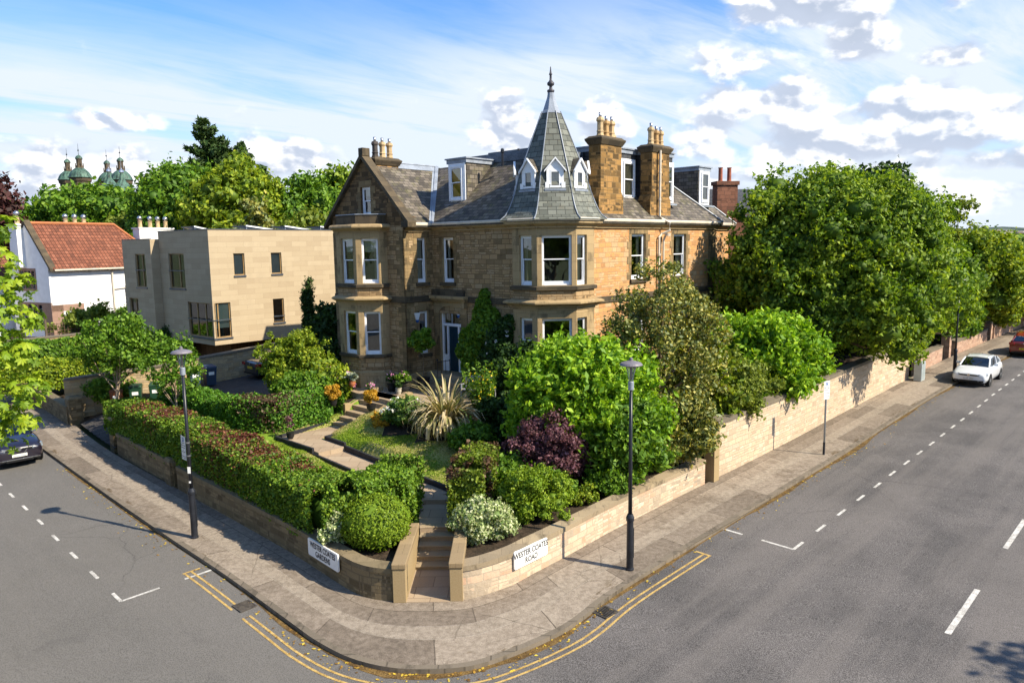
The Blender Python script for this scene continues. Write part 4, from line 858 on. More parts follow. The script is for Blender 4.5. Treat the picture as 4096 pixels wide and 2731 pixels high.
def sash(P, t, n, u0,u1,z0,z1, dep=.13, curt=None, parent=None, sill=False, label=None, mid=.52, open_=0.):
    mb = MB(); f=.065; ob = lambda a,b,c,d,e0,e1: mb.obox(P,t,n,a,b,-e1,-e0,c,d)
    ob(u0,u0+f,z0,z1,dep-.02,dep+.07); ob(u1-f,u1,z0,z1,dep-.02,dep+.07); ob(u0+f,u1-f,z1-f,z1,dep-.02,dep+.07); ob(u0+f,u1-f,z0,z0+.06,dep-.03,dep+.08)
    zm = z0+(z1-z0)*mid; s=.04
    ob(u0+f,u0+f+s,z0+.06,zm,dep+.035,dep+.065); ob(u1-f-s,u1-f,z0+.06,zm,dep+.035,dep+.065); ob(u0+f+s,u1-f-s,z0+.06,z0+.17,dep+.035,dep+.065)
    ob(u0+f,u1-f,zm-.02,zm+.025,dep+.0,dep+.065); ob(u0+f,u0+f+s*.7,zm+.025,z1-f,dep,dep+.03); ob(u1-f-s*.7,u1-f,zm+.025,z1-f,dep,dep+.03); ob(u0+f+s*.7,u1-f-s*.7,z1-f-.045,z1-f,dep,dep+.03)
    w_ = mb.build('window', M['white'], parent or H, bevel=.004)
    if label: w_['label'] = label
    for a,b,c,d,e in ((u0+f+s,u1-f-s,z0+.17,zm-.02,dep+.05),(u0+f+.028,u1-f-.028,zm+.025,z1-f-.045,dep+.015)):
        mb = MB(); q=lambda u,z: (P[0]+t[0]*u-n[0]*e, P[1]+t[1]*u-n[1]*e, z); mb.poly([q(a,c),q(b,c),q(b,d),q(a,d)]); mb.build('pane', M['glass'], w_)
    def cloth(a,b,c,d,e,mat,name,fold=.03,k=14):
        mb = MB()
        for i in range(k):
            x0,x1=a+(b-a)*i/k,a+(b-a)*(i+1)/k; e0,e1=e+fold*math.sin(i*1.9),e+fold*math.sin((i+1)*1.9)
            q=lambda u,z,ee: (P[0]+t[0]*u-n[0]*ee, P[1]+t[1]*u-n[1]*ee, z); mb.poly([q(x0,c,e0),q(x1,c,e1),q(x1,d,e1),q(x0,d,e0)])
        mb.build(name, mat, w_, smooth=True)
    W_=u1-u0
    if curt == 'both': cloth(u0+.02,u0+W_*.24,z0,z1,dep+.2,M['curtain'],'curtain'); cloth(u1-W_*.24,u1-.02,z0,z1,dep+.2,M['curtain'],'curtain')
    if curt == 'full': cloth(u0,u1,z0,z1,dep+.2,M['curtain'],'curtain',.04,26)
    if curt == 'right': cloth(u1-W_*.35,u1,z0,z1,dep+.2,M['curtain'],'curtain')
    if curt == 'left': cloth(u0,u0+W_*.35,z0,z1,dep+.2,M['curtain'],'curtain')
    if curt in ('blind','blindright'): cloth(u0+.05,u1-.05,z1-(z1-z0)*.3,z1,dep+.14,M['blind'],'blind',.004,4)
    if curt == 'blindright': cloth(u1-W_*.3,u1,z0,z1,dep+.24,M['curtain'],'curtain')
    if curt == 'whole': cloth(u0+.05,u1-.05,z0+.05,z1,dep+.14,M['blind'],'blind',.004,4)
    if curt == 'amber': cloth(u0+.05,u1-.05,z0+.05,z1,dep+.14,M['amber'],'blind',.01,6)
    return w_
# openings per wall segment: (u0,u1,z0,z1,curtain)
def U(i, pt):                                          # distance of a point along segment i
    a,t,n,L = seg(i); return (Vector(pt)-a).dot(t)
OPS = {
 3:[(.36,1.26,7.58,9.58,'blind'),(.36,1.26,4.36,6.32,None)],
 4:[(.24,.98,7.58,9.58,'blindright'),(.24,.98,4.36,6.32,None)],
 2:[(.1,.8,7.58,9.58,None)],
 7:[(.76,1.30,7.57,9.57,'whole'),(.78,1.32,4.33,6.28,'left')],
 8:[(.66,1.40,7.57,9.57,'both')],
 10:[(.36,1.02,7.58,9.56,'both'),(.36,1.02,4.36,6.27,None)],
 11:[(.19,1.38,7.58,9.56,None),(.19,1.38,4.36,6.27,None)],
 12:[(.06,.70,7.58,9.56,'full'),(.06,.70,4.36,6.27,'right')],
 14:[(3.25,4.40,7.60,9.60,'both'),(6.88,8.06,7.60,9.60,'right'),(3.25,4.40,4.3,6.3,'full'),(6.88,8.06,4.3,6.3,None)],
 16:[(1.2,2.2,7.6,9.6,None),(1.2,2.2,4.3,6.3,None)],
}
DOOR = (7.30-6.93,7.30-5.50,3.5,6.17)
mbr = MB(); mba = MB(); mbo = MB(); mbt = MB()
bays = {1,2,3,4,5,9,10,11,12,13}
for i in range(len(PW)-1):
    if i == 6: mba.build('bay_wall', M['ash'], H); mba = MB()
    a,t,n,L = seg(i); ops = [o[:4] for o in OPS.get(i,[])]
    if i == 8: ops.append(DOOR)
    if i in bays:
        wall(mba,a,t,L,n,1.8,3.6,[]); wall(mbr,a,t,L,n,3.6,4.25,[]); wall(mba,a,t,L,n,4.25,6.78,ops); wall(mbr,a,t,L,n,6.98,7.42,[]); wall(mba,a,t,L,n,7.42,10.12,ops)
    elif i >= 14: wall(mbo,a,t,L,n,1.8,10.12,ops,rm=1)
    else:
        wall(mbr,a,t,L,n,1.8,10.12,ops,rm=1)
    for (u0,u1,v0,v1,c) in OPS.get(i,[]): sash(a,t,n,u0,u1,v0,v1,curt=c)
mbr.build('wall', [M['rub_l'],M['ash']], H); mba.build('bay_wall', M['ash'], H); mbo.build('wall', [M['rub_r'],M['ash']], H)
# far sides of the house, never seen by the camera but closing the shape
mb = MB(); mb.poly([(17.2,8,1.8),(13.06,12.6,1.8),(13.06,12.6,10.1),(17.2,8,10.1)]); mb.poly([(13.06,12.6,1.8),(-1.67,12.6,1.8),(-1.67,12.6,10.1),(13.06,12.6,10.1)])
mb.build('wall', M['rub_l'], H)
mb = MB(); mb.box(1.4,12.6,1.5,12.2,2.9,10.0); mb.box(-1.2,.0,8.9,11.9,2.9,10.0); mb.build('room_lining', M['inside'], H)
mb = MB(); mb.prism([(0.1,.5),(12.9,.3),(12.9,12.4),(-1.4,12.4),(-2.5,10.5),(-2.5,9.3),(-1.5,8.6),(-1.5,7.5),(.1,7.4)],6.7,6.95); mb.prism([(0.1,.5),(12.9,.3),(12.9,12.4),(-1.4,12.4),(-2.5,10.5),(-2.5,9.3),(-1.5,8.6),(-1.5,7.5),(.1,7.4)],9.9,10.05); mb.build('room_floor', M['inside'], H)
# plinths, bands and cornices
SIDE = PW[:17]; mb = MB()
def bnd(name, mt, path, prof, bev=0.):
    mb = MB(); band(mb, path, prof); mb.build(name, M[mt], H, bevel=bev)
bnd('plinth','ash',PW[1:7],[(.0,3.62),(.07,3.56),(.07,1.8)]); bnd('plinth','ash',PW[9:15],[(.0,3.62),(.07,3.56),(.07,1.8)]); bnd('plinth','ash',PW[14:17],[(.0,3.5),(.05,3.46),(.05,1.8)]); bnd('plinth','ash',PW[6:10],[(.0,3.5),(.05,3.46),(.05,1.8)])
for rg in (slice(1,7),slice(9,15)):
    bnd('sill_band','ash_dark',PW[rg],[(.0,7.56),(.09,7.53),(.09,7.40),(.0,7.38)],.012); bnd('sill_band','ash_dark',PW[rg],[(.0,4.36),(.08,4.33),(.08,4.22),(.0,4.20)],.012)
for rg in (slice(0,2),slice(6,10),slice(14,17)): bnd('string_course','ash_dark',PW[rg],[(.0,6.98),(.06,6.96),(.06,6.72),(.0,6.70)])
for i,lst in OPS.items():
    if i in (7,8,14,16):
        a,t,n,L = seg(i)
        for (u0,u1,v0,v1,c) in lst: mb = MB(); mb.obox(a,t,n,u0-.12,u1+.12,-.1,.10,v0-.16,v0-.003); mb.build('window_sill', M['ash_dark'], H, bevel=.012)
for rng_ in ((1,7),(9,15)): bnd('bay_cornice','ash',PW[rng_[0]:rng_[1]], [(.0,7.02),(.20,6.98),(.30,6.92),(.30,6.86),(.24,6.84),(.10,6.74),(.10,6.70),(.03,6.68),(.03,6.60),(.0,6.60)])
bnd('bay_cornice','ash',PW[1:7], [(.0,10.22),(.22,10.19),(.28,10.12),(.28,10.05),(.10,9.93),(.04,9.90),(.04,9.84),(.0,9.84)])
bnd('eaves_cornice','ash',PW[7:18], [(.24,10.10),(.24,10.02),(.20,9.98),(.08,9.90),(.08,9.84),(.0,9.84)])
mb = MB(); P_ = right_off(PW[1:7], -.05); mb.prism([(p[0],p[1]) for p in P_]+[(-1.6,8.6),(-1.6,11.3)][:0], 10.2, 10.62); mb.build('parapet', M['ash_dark'], H, bevel=.02)
mb = MB(); mb.prism([(p[0],p[1]) for p in right_off(PW[1:7], -.02)], 10.622, 10.66); mb.build('bay_lead_roof', M['lead'], H)
mb = MB(); g_ = [(.20,10.12),(.30,10.12),(.31,10.20),(.28,10.235),(.24,10.235),(.20,10.235)]
band(mb, PW[7:10]+PW[11:13]+PW[14:16] if False else [(-1.35,7.3),(0,7.3),(0,2.2),(-.35,1.9),(-.35,.75),(.75,-.35),(1.8,-.35),(2.1,0),(13.06,0)], g_); band(mb, [(13.06,0),(13.06,1.3),(17.2,1.3)], g_)
mb.build('gutter', M['cream'], H)
# quoins and window surrounds, a few millimetres proud of the rubble
mb = MB()
def _q():
    global mb
    mb.build('quoins', M['quoin'], H, bevel=.006); mb = MB()
def quoin(i, end, z0, z1, w1=.50, w2=.30, h=.31, skip=None):
    a,t,n,L = seg(i); z=z0; k=0
    while z < z1-.05:
        w_ = w1 if k%2 else w2; zt=min(z+h,z1)
        if not (skip and any(s0-.02 < (z+zt)/2 < s1+.02 for s0,s1 in skip)):
            if end == 0: mb.obox(a,t,n,-.012,w_,-.05,.012,z+.006,zt-.006)
            else: mb.obox(a,t,n,L-w_,L+.012,-.05,.012,z+.006,zt-.006)
        z=zt; k+=1
    globals()['_q'](); 
quoin(6,1,2.8,6.7); quoin(6,1,6.98,9.9); quoin(7,0,2.8,6.7,.3,.5); quoin(7,0,6.98,9.9,.3,.5); quoin(0,0,2.8,9.9); quoin(14,1,3.5,6.7,.75,.75); quoin(14,1,6.98,9.9,.75,.75,.6); quoin(15,0,3.5,9.9,.3,.5)
for i in (7,8,14,16):
    a,t,n,L = seg(i)
    for (u0,u1,v0,v1,c) in OPS[i]:
        mb = MB(); mb.obox(a,t,n,max(u0-.2,.0),min(u1+.2,L),-.03,.014,v1+.004,v1+.30); z=v0; k=0
        while z < v1-.05:
            zt=min(z+.335,v1); ww=(.34,.2)[k%2]; w2=(.2,.36)[k%2]
            mb.obox(a,t,n,max(u0-ww,0.),u0-.002,-.03,.014,z+.006,zt-.006); mb.obox(a,t,n,u1+.002,min(u1+w2,L-.0),-.03,.014,z+.006,zt-.006); z=zt; k+=1
        mb.build('window_surround', M['quoin'], H, bevel=.006)
a,t,n,L = seg(8); mb = MB()
mb.obox(a,t,n,.02,DOOR[0]-.002,-.03,.035,3.5,6.2); mb.build('door_jamb', M['quoin'], H, bevel=.006); mb = MB(); mb.obox(a,t,n,DOOR[1]+.002,2.2,-.03,.035,3.5,6.2)
mb.build('door_jamb', M['quoin'], H, bevel=.006)
# doorway
mb = MB(); x0,x1 = DOOR[0],DOOR[1]; xc=(x0+x1)/2; hw=(x1-x0)/2
q=lambda u,z,d: (a[0]+t[0]*u+n[0]*d, a[1]+t[1]*u+n[1]*d, z)
N_=12; arc=[(xc-hw*math.cos(math.pi*i/N_), 6.17+.34*math.sin(math.pi*i/N_)) for i in range(N_+1)]
top=6.72; pts=[q(u,z,.05) for u,z in arc]
for i in range(N_): mb.poly([q(arc[i][0],arc[i][1],.05),q(arc[i+1][0],arc[i+1][1],.05),q(arc[i+1][0],top,.05),q(arc[i][0],top,.05)]); mb.poly([q(arc[i][0],arc[i][1],.05),q(arc[i][0],arc[i][1],-.3),q(arc[i+1][0],arc[i+1][1],-.3),q(arc[i+1][0],arc[i+1][1],.05)])
mb.poly([q(.02,6.17,.05),q(x0,6.17,.05),q(x0,top,.05),q(.02,top,.05)]); mb.poly([q(x1,6.17,.05),q(2.2,6.17,.05),q(2.2,top,.05),q(x1,top,.05)])
mb.obox(a,t,n,-.0,2.32,0,.34,6.84,6.98); mb.obox(a,t,n,.0,2.28,0,.24,6.74,6.84); mb.obox(a,t,n,2.0,2.2,0,.2,6.45,6.74); mb.build('door_surround', M['ash'], H, bevel=.01)
mb = MB(); mb.obox(a,t,n,.0,2.1,.0,.14,6.98,7.24); mb.build('door_canopy', M['ash_dark'], H, bevel=.015)
mb = MB(); mb.obox(a,t,n,x0,x0+.10,-.26,-.14,3.5,6.17); mb.obox(a,t,n,x1-.10,x1,-.26,-.14,3.5,6.17); mb.obox(a,t,n,x0+.1,x1-.1,-.26,-.12,5.58,5.70); mb.obox(a,t,n,x0+.30,x0+.40,-.25,-.15,3.5,5.58); mb.obox(a,t,n,x1-.40,x1-.30,-.25,-.15,3.5,5.58); mb.obox(a,t,n,x0+.1,x0+.3,-.25,-.16,3.5,4.25); mb.obox(a,t,n,x1-.3,x1-.1,-.25,-.16,3.5,4.25)
for i in range(N_):
    s=.88; f=lambda p: (xc+(p[0]-xc)*s, 6.17+(p[1]-6.17)*.8); b0,b1=f(arc[i]),f(arc[i+1]); mb.poly([q(arc[i][0],arc[i][1],-.16),q(arc[i+1][0],arc[i+1][1],-.16),q(b1[0],b1[1],-.16),q(b0[0],b0[1],-.16)])
mb.build('door_frame', M['white'], H, bevel=.005)
mb = MB(); mb.poly([q(x0+.1,5.7,-.2)]+[q(xc+(p[0]-xc)*.9,6.17+(p[1]-6.17)*.8,-.2) for p in arc]+[q(x1-.1,5.7,-.2)]); mb.poly([q(x0+.1,4.25,-.2),q(x0+.3,4.25,-.2),q(x0+.3,5.58,-.2),q(x0+.1,5.58,-.2)]); mb.poly([q(x1-.3,4.25,-.2),q(x1-.1,4.25,-.2),q(x1-.1,5.58,-.2),q(x1-.3,5.58,-.2)]); mb.build('fanlight', M['glass'], H)
mb = MB(); mb.obox(a,t,n,x0+.4,x1-.4,-.27,-.21,3.5,5.58)
for c_,d_ in ((3.65,4.35),(4.5,5.45)): mb.obox(a,t,n,x0+.47,xc-.03,-.21,-.2,c_,d_); mb.obox(a,t,n,xc+.03,x1-.47,-.21,-.2,c_,d_)
dr = mb.build('door', M['door'], H, bevel=.006); mb = MB(); mb.lathe([(.03,-.0),(.035,.03)],(*q(x1-.5,4.4,-.19)[:2],4.4),8); mb.build('handle', M['steel'], dr)
mb = MB()
for i,(d_,zt) in enumerate(((1.25,3.07),(.95,3.28),(.6,3.5))): mb.box(-d_,.0 if i else .0,4.95-.15*(2-i),7.22,2.6,zt)
mb.build('door_step', M['step'], H, bevel=.012)
# gable
gx=-1.67; mb=MB(); A_=lambda y,z: (gx,y,z); yc=9.94; ez=lambda y: 13.27-abs(y-yc)*.985
y0,y1=9.53,10.27
mb.poly([A_(7.3,10.12),A_(7.3,ez(7.3)),A_(y0,ez(y0)),A_(y0,10.12)]); mb.poly([A_(y1,10.12),A_(y1,ez(y1)),A_(12.6,ez(12.6)),A_(12.6,10.12)]); mb.poly([A_(y0,10.12),A_(y0,10.62),A_(y1,10.62),A_(y1,10.12)]); mb.poly([A_(y0,11.92),A_(y0,ez(y0)),A_(yc,13.27),A_(y1,ez(y1)),A_(y1,11.92)])
for (ya,za,yb,zb_) in ((y0,10.62,y0,11.92),(y1,11.92,y1,10.62),(y0,11.92,y1,11.92),(y1,10.62,y0,10.62)): mb.poly([(gx,ya,za),(gx,yb,zb_),(gx+.2,yb,zb_),(gx+.2,ya,za)])
mb.poly([(gx,7.3,10.1),(0,7.3,10.1),(0,7.3,10.2),(gx,7.3,10.7)])
mb.build('gable', M['rub_gable'], H); sash((gx,10.27),(0,-1),(-1,0),0,.74,10.62,11.92,curt='blind')
mb=MB(); t_,n_=(0,-1),(-1,0)
for z,k in [(10.62+.33*i,i) for i in range(4)]: mb.obox((gx,10.27),t_,n_,-(.34,.2)[k%2],-.004,-.03,.014,z,min(z+.32,11.92)); mb.obox((gx,10.27),t_,n_,.744,.744+(.2,.36)[k%2],-.03,.014,z,min(z+.32,11.92))
mb.obox((gx,10.27),t_,n_,-.1,.84,-.03,.014,11.93,12.2)
for k in range(4): z=10.2+.001; 
mb.build('window_surround', M['quoin'], H, bevel=.006)
def slab(mb, pts, th, m=0):                            # sloping slab, thickened straight down
    b=[(x,y,z-th) for x,y,z in pts]; n=len(pts); mb.poly(pts,m); mb.poly(b[::-1],m)
    for i in range(n): j=(i+1)%n; mb.poly([b[i],b[j],pts[j],pts[i]],m)
mb=MB()
for s in (1,-1):
    ye=yc+s*3.16; slab(mb,[(-1.85,ye,13.42-3.16*.985),(-1.40,ye,13.42-3.16*.985),(-1.40,yc,13.42),(-1.85,yc,13.42)][::s],.22)
mb.box(-1.84,-1.42,yc-.16,yc+.16,13.3,13.66); mb.obox((-1.85,0),(1,0),(0,-1),0,.45,-7.15,-6.72,10.05,10.33) if False else mb.box(-1.86,-1.38,6.74,7.2,10.02,10.30); mb.build('coping', M['ash_dark'], H, bevel=.02)
# roofs
mb=MB()
Q=10.17
slab(mb,[(-1.42,7.0,Q),(-.28,7.0,Q),(2.72,9.94,13.08),(-1.42,9.94,13.08)],.12); slab(mb,[(-1.42,9.94,13.08),(3.2,9.94,13.08),(3.2,12.9,Q),(-1.42,12.9,Q)],.12)
slab(mb,[(-.28,2.0,Q),(1.2,1.2,Q+1.46),(2.62,2.62,13.0),(2.72,9.94,13.03),(-.28,7.0,Q)],.12)
slab(mb,[(1.2,1.2,Q+1.46),(2.0,-.28,Q),(13.34,-.28,Q),(10.44,2.62,13.0),(2.62,2.62,13.0)],.12); slab(mb,[(13.34,-.28,Q),(13.34,12.6,Q),(10.44,12.6,13.0),(10.44,2.62,13.0)],.12)
slab(mb,[(13.0,.95,11.2),(13.0,1.0,Q),(17.5,1.0,Q),(16.6,2.0,11.15),(13.0,2.0,11.15)],.1) if False else None
mb.build('roof', M['sl_main'], H)
mb=MB(); slab(mb,[(12.2,1.0,Q),(17.5,1.0,Q),(16.6,1.95,11.15),(12.2,1.95,11.15)],.1); slab(mb,[(17.5,1.0,Q),(17.5,8,Q),(16.6,8,11.15),(16.6,1.95,11.15)],.1); mb.build('side_roof', M['sl_main'], H)
mb=MB(); mb.prism([(12.3,1.92),(16.65,1.92),(16.65,8),(12.3,8)],11.0,11.2); mb.prism([(2.7,2.7),(10.36,2.7),(10.36,12.6),(2.7,12.6)],12.7,13.02); mb.build('flat_roof', M['lead'], H)
mb=MB(); mb.tube([(-.27,6.98,Q+.03),(2.72,9.93,13.12)],.06,6)
slab(mb,[(-.34,6.94,Q+.035),(-.20,6.86,Q+.035),(2.80,9.82,13.14),(2.66,9.94,13.14)],.03); slab(mb,[(-.42,7.0,Q+.03),(-.30,7.0,Q+.03),(2.70,9.98,13.14),(2.58,9.99,13.14)],.03)
mb.poly([(-1.4,9.68,12.86),(2.75,9.68,12.86),(2.75,9.94,13.12),(-1.4,9.94,13.12)]); mb.poly([(-1.4,9.94,13.12),(2.75,9.94,13.12),(2.75,10.2,12.86),(-1.4,10.2,12.86)]); mb.tube([(-1.4,9.94,13.13),(2.75,9.94,13.13)],.05,6)
mb.build('lead_valley', M['lead'], H); mb = MB(); mb.tube([(13.34,-.28,Q+.05),(10.44,2.62,13.05)],.05,6); mb.build('lead_hip', M['lead'], H); mb = MB(); mb.tube([(13.0,1.93,11.2),(16.6,1.95,11.18)],.06,6); mb.tube([(16.6,1.95,11.18),(17.5,1.0,Q+.04)],.05,6)
mb.build('lead_ridge', M['lead'], H); mb = MB(); slab(mb,[(-.30,1.6,Q+.04),(-.30,2.35,Q+.04),(1.0,1.6,11.45),(1.0,1.25,11.45)],.03)
mb.build('lead_flashing', M['lead'], H)
mb=MB(); mb.box(2.55,2.95,3.2,7.6,12.95,13.24); mb.box(2.95,6.5,3.2,9.,13.0,13.42); mb.box(4.5,6.4,5,8,13.4,13.75); mb.build('plant_upstand', M['lead_d'], H)
# turret
T=Vector((1.47,1.47)); mb=MB()
RZ=[(2.34,10.17),(2.12,10.34),(1.97,10.55),(1.85,10.8),(1.75,11.05),(1.61,11.45),(1.475,11.92),(1.21,12.55),(.80,13.56),(.40,14.52)]
mb.lathe(RZ,(T.x,T.y,0),8,0,R(22.5)); mb.build('turret_roof', M['sl_spire'], H)
mb=MB()
for k_ in range(8): an=R(22.5+45*k_); mb.tube([(T.x+(r_+.01)*math.cos(an),T.y+(r_+.01)*math.sin(an),z+.02) for r_,z in RZ],.022,6)
mb.lathe([(.44,14.46),(.34,14.62),(.16,15.12),(.13,15.3)],(T.x,T.y,0),8,0,R(22.5)); mb.build('lead_hip', M['lead'], H)
mb=MB(); mb.lathe([(.10,15.25),(.15,15.34),(.15,15.40),(.07,15.44),(.06,15.55),(.14,15.60),(.15,15.68),(.09,15.74),(.05,15.80),(.045,15.98),(.075,16.02),(.05,16.06),(.03,16.16),(.02,16.30),(.0,16.34)],(T.x,T.y,0),12); mb.build('finial', plain('finial_iron',(.05,.048,.06),.5,.3), H, smooth=True)
# little turret dormers
for ang in (225,180,270,135,315):
    an=R(ang); nn=Vector((math.cos(an),math.sin(an))); tt=Vector((-nn.y,nn.x)); ap=1.475*.924+.10; P0=T+nn*ap
    mb=MB(); hw=.34; z0_,z1_,za=11.44,12.10,12.52
    f=lambda u,d,z: (P0.x+tt.x*u+nn.x*d, P0.y+tt.y*u+nn.y*d, z)
    mb.poly([f(-hw,0,z0_),f(-.17,0,z0_),f(-.17,0,z1_),f(-hw,0,z1_)]); mb.poly([f(.17,0,z0_),f(hw,0,z0_),f(hw,0,z1_),f(.17,0,z1_)]); mb.poly([f(-hw,0,z1_),f(-.17,0,z1_),f(.17,0,z1_),f(hw,0,z1_),f(0,0,za)])
    mb.poly([f(-hw,0,z0_),f(-hw,0,z1_),f(-hw,-.7,z1_),f(-hw,-.7,z0_)]); mb.poly([f(hw,0,z0_),f(hw,-.7,z0_),f(hw,-.7,z1_),f(hw,0,z1_)])
    mb.obox(P0,tt,nn,-.40,-.24,-.06,.04,z0_-.06,z0_+.18); mb.obox(P0,tt,nn,.24,.40,-.06,.04,z0_-.06,z0_+.18); mb.obox(P0,tt,nn,-.22,.22,-.02,.05,z0_-.03,z0_+.05)
    mb.obox(P0,tt,nn,-.19,-.15,-.05,.01,z0_+.05,z1_-.08); mb.obox(P0,tt,nn,.15,.19,-.05,.01,z0_+.05,z1_-.08); mb.obox(P0,tt,nn,-.19,.19,-.05,.01,z1_-.08,z1_)
    for s in (1,-1):
        slab(mb,[f(0,.10,za+.07),f(0,.02,za+.07),f(s*(hw+.10),.02,z1_-.03),f(s*(hw+.10),.10,z1_-.03)][::s],.07)
    d=mb.build('turret_dormer', M['white'], H); mb=MB()
    for s in (1,-1): slab(mb,[f(0,.02,za+.06),f(0,-.75,za+.06),f(s*(hw+.08),-.75,z1_-.03),f(s*(hw+.08),.02,z1_-.03)][::s],.04)
    mb.build('dormer_roof', M['sl_main'], d); mb=MB(); mb.poly([f(-.17,-.03,z0_+.03),f(.17,-.03,z0_+.03),f(.17,-.03,z1_),f(-.17,-.03,z1_)]); mb.build('pane', M['glass'], d)
    mb=MB(); mb.obox(P0,tt,nn,-.42,.42,-.02,.10,z0_-.16,z0_-.07); mb.build('lead_apron', M['lead'], d); mb=MB(); mb.obox(P0,tt,nn,-.3,.3,-.66,-.6,z0_,z1_); mb.build('dormer_lining', M['inside'], d)
# flat-topped dormers
def dormer(x0,x1,y0,y1,z0,z1,face,win,curt,cheek,lab=None,fas=.24,fm='lead'):
    mb=MB(); mb.box(x0,x1,y0,y1,z0,z1-fas); d=mb.build('dormer', M[cheek], H)
    if lab: d['label']=lab
    mb=MB(); mb.box(x0-.06,x1+.06,y0-.06,y1+.06,z1-fas+.002,z1-.06); mb.box(x0-.12,x1+.12,y0-.12,y1+.12,z1-.06,z1); mb.build('lead_fascia', M[fm], d)
    P,t,n,L = ((x0,y1),(0,-1),(-1,0),y1-y0) if face=='x' else ((x0,y0),(1,0),(0,-1),x1-x0)
    u0,u1,za,zb_=win; mb=MB(); mb.obox(P,t,n,u0-.16,u0,-.01,.05,za-.12,zb_+.12); mb.obox(P,t,n,u1,u1+.16,-.01,.05,za-.12,zb_+.12); mb.obox(P,t,n,u0,u1,-.01,.05,zb_,zb_+.12); mb.obox(P,t,n,u0,u1,-.01,.08,za-.12,za); mb.build('dormer_frame', M['white'], d, bevel=.008)
    mb=MB(); mb.obox(P,t,n,u0,u1,.001,.004,za,zb_); mb.build('lining', M['amber'] if curt=='amber' else M['inside2'], d)
    w_=sash(P,t,n,u0,u1,za,zb_,dep=-.10,curt=None,parent=d)
    mb=MB(); mb.obox(P,t,n,-.15,L+.15,-.05,.28,z0-.02,z0+.02) if False else mb.obox(P,t,n,-.12,L+.12,.0,.22,za-.24,za-.16); mb.build('lead_apron', M['lead'], d); return d
M['inside2']=plain('dormer_blind_beige',(.40,.33,.21),.9,.1)
dormer(.85,3.0,5.84,7.0,10.6,13.1,'x',(.20,.96,11.22,12.74),'amber','sl_main','slate cheeked dormer on the entrance side with an amber blind')
dormer(4.3,7.0,.95,3.2,10.6,13.45,'y',(1.55,2.42,11.2,12.86),None,'sl_dark','long dark dormer between the two tall stacks')
dormer(7.1,9.4,.45,3.2,10.6,13.45,'y',(1.45,2.2,11.2,12.86),None,'sl_dark','dark dormer half hidden behind the second tall stack')
dormer(12.9,14.1,.95,3.3,10.4,13.12,'y',(.22,.98,11.26,12.82),None,'sl_main','slate hung dormer at the far end of the roof')
mb=MB(); mb.box(2.6,4.3,1.95,3.2,12.7,13.2); mb.build('plant_upstand', M['lead_d'], H)
# chimneys
M['pot2']=plain('chimney_pot_ochre',(.42,.26,.11),.8,.2,4)
def pots(par, lst, z, h=.72):
    for x,y,mt,hh in lst:
        mb=MB(); mb.lathe([(.16,0),(.165,.06),(.14,.10),(.135,.18),(.155,.22),(.13,.26),(.125,hh-.2),(.15,hh-.15),(.17,hh-.12),(.16,hh-.06),(.14,hh)],(x,y,z),8); p=mb.build('chimney_pot', M[mt], par)
        mb=MB(); mb.lathe([(.065,hh-.02),(.065,hh+.2)],(x,y,z),10); mb.build('flue_liner', M['steel'], p, smooth=True)
def stack(x0,x1,y0,y1,zb_,zs_,zt,potl,lab,d=.14,mat='chim'):
    mb=MB(); 
    if zs_: mb.box(x0-d,x1+d,y0,y1+.05,zb_,zs_); b=[(x0-d,y0,zs_),(x1+d,y0,zs_),(x1+d,y1+.05,zs_),(x0-d,y1+.05,zs_)]; mb.hexa(b+[(x0,y0+.01,zs_+.28),(x1,y0+.01,zs_+.28),(x1,y1,zs_+.28),(x0,y1,zs_+.28)])
    mb.box(x0,x1,y0+.01,y1,(zs_ or zb_)+(.28 if zs_ else 0),zt-.36); c=mb.build('chimney', M[mat], H, bevel=.012); c['label']=lab
    mb=MB(); mb.hexa([(x0-.02,y0-.02,zt-.36),(x1+.02,y0-.02,zt-.36),(x1+.02,y1+.02,zt-.36),(x0-.02,y1+.02,zt-.36),(x0-.13,y0-.13,zt-.16),(x1+.13,y0-.13,zt-.16),(x1+.13,y1+.13,zt-.16),(x0-.13,y1+.13,zt-.16)]); mb.box(x0-.13,x1+.13,y0-.13,y1+.13,zt-.159,zt-.09); mb.hexa([(x0-.10,y0-.1,zt-.09),(x1+.10,y0-.1,zt-.09),(x1+.1,y1+.1,zt-.09),(x0-.1,y1+.1,zt-.09),(x0,y0,zt),(x1,y0,zt),(x1,y1,zt),(x0,y1,zt)]); mb.build('chimney_cap', M['ash_dark'], c, bevel=.01)
    pots(c, potl, zt-.01); return c
stack(2.9,4.42,.0,.62,9.9,11.12,13.62,[(3.28,.31,'pot',.78),(3.70,.31,'pot2',.68),(4.10,.31,'pot',.70)],'broad sandstone stack next to the turret')
stack(6.86,8.38,.0,.62,9.9,11.12,13.62,[(7.22,.31,'pot',.78),(7.66,.31,'pot2',.68),(8.06,.31,'pot',.68)],'sandstone stack with a cream pipe running up it')
stack(-1.2,.15,9.68,10.2,12.4,None,13.30,[(-1.0,9.94,'pot_d',.72),(-.58,9.94,'pot',.72),(-.16,9.94,'pot',.72)],'low stack on the gable ridge with one sooty pot')
stack(10.8,12.6,5.5,6.1,12.4,None,14.35,[(11.1,5.8,'pot',.8),(11.7,5.8,'pot',.8),(12.2,5.8,'pot',.8)],'distant stack on the far side of the flat roof')
mb=MB(); mb.box(2.74,4.58,-.10,.0,10.16,10.32); mb.box(6.70,8.54,-.10,.0,10.16,10.32); mb.box(2.72,4.6,.0,.06,10.1,10.3); mb.build('stack_apron', M['lead'], H)
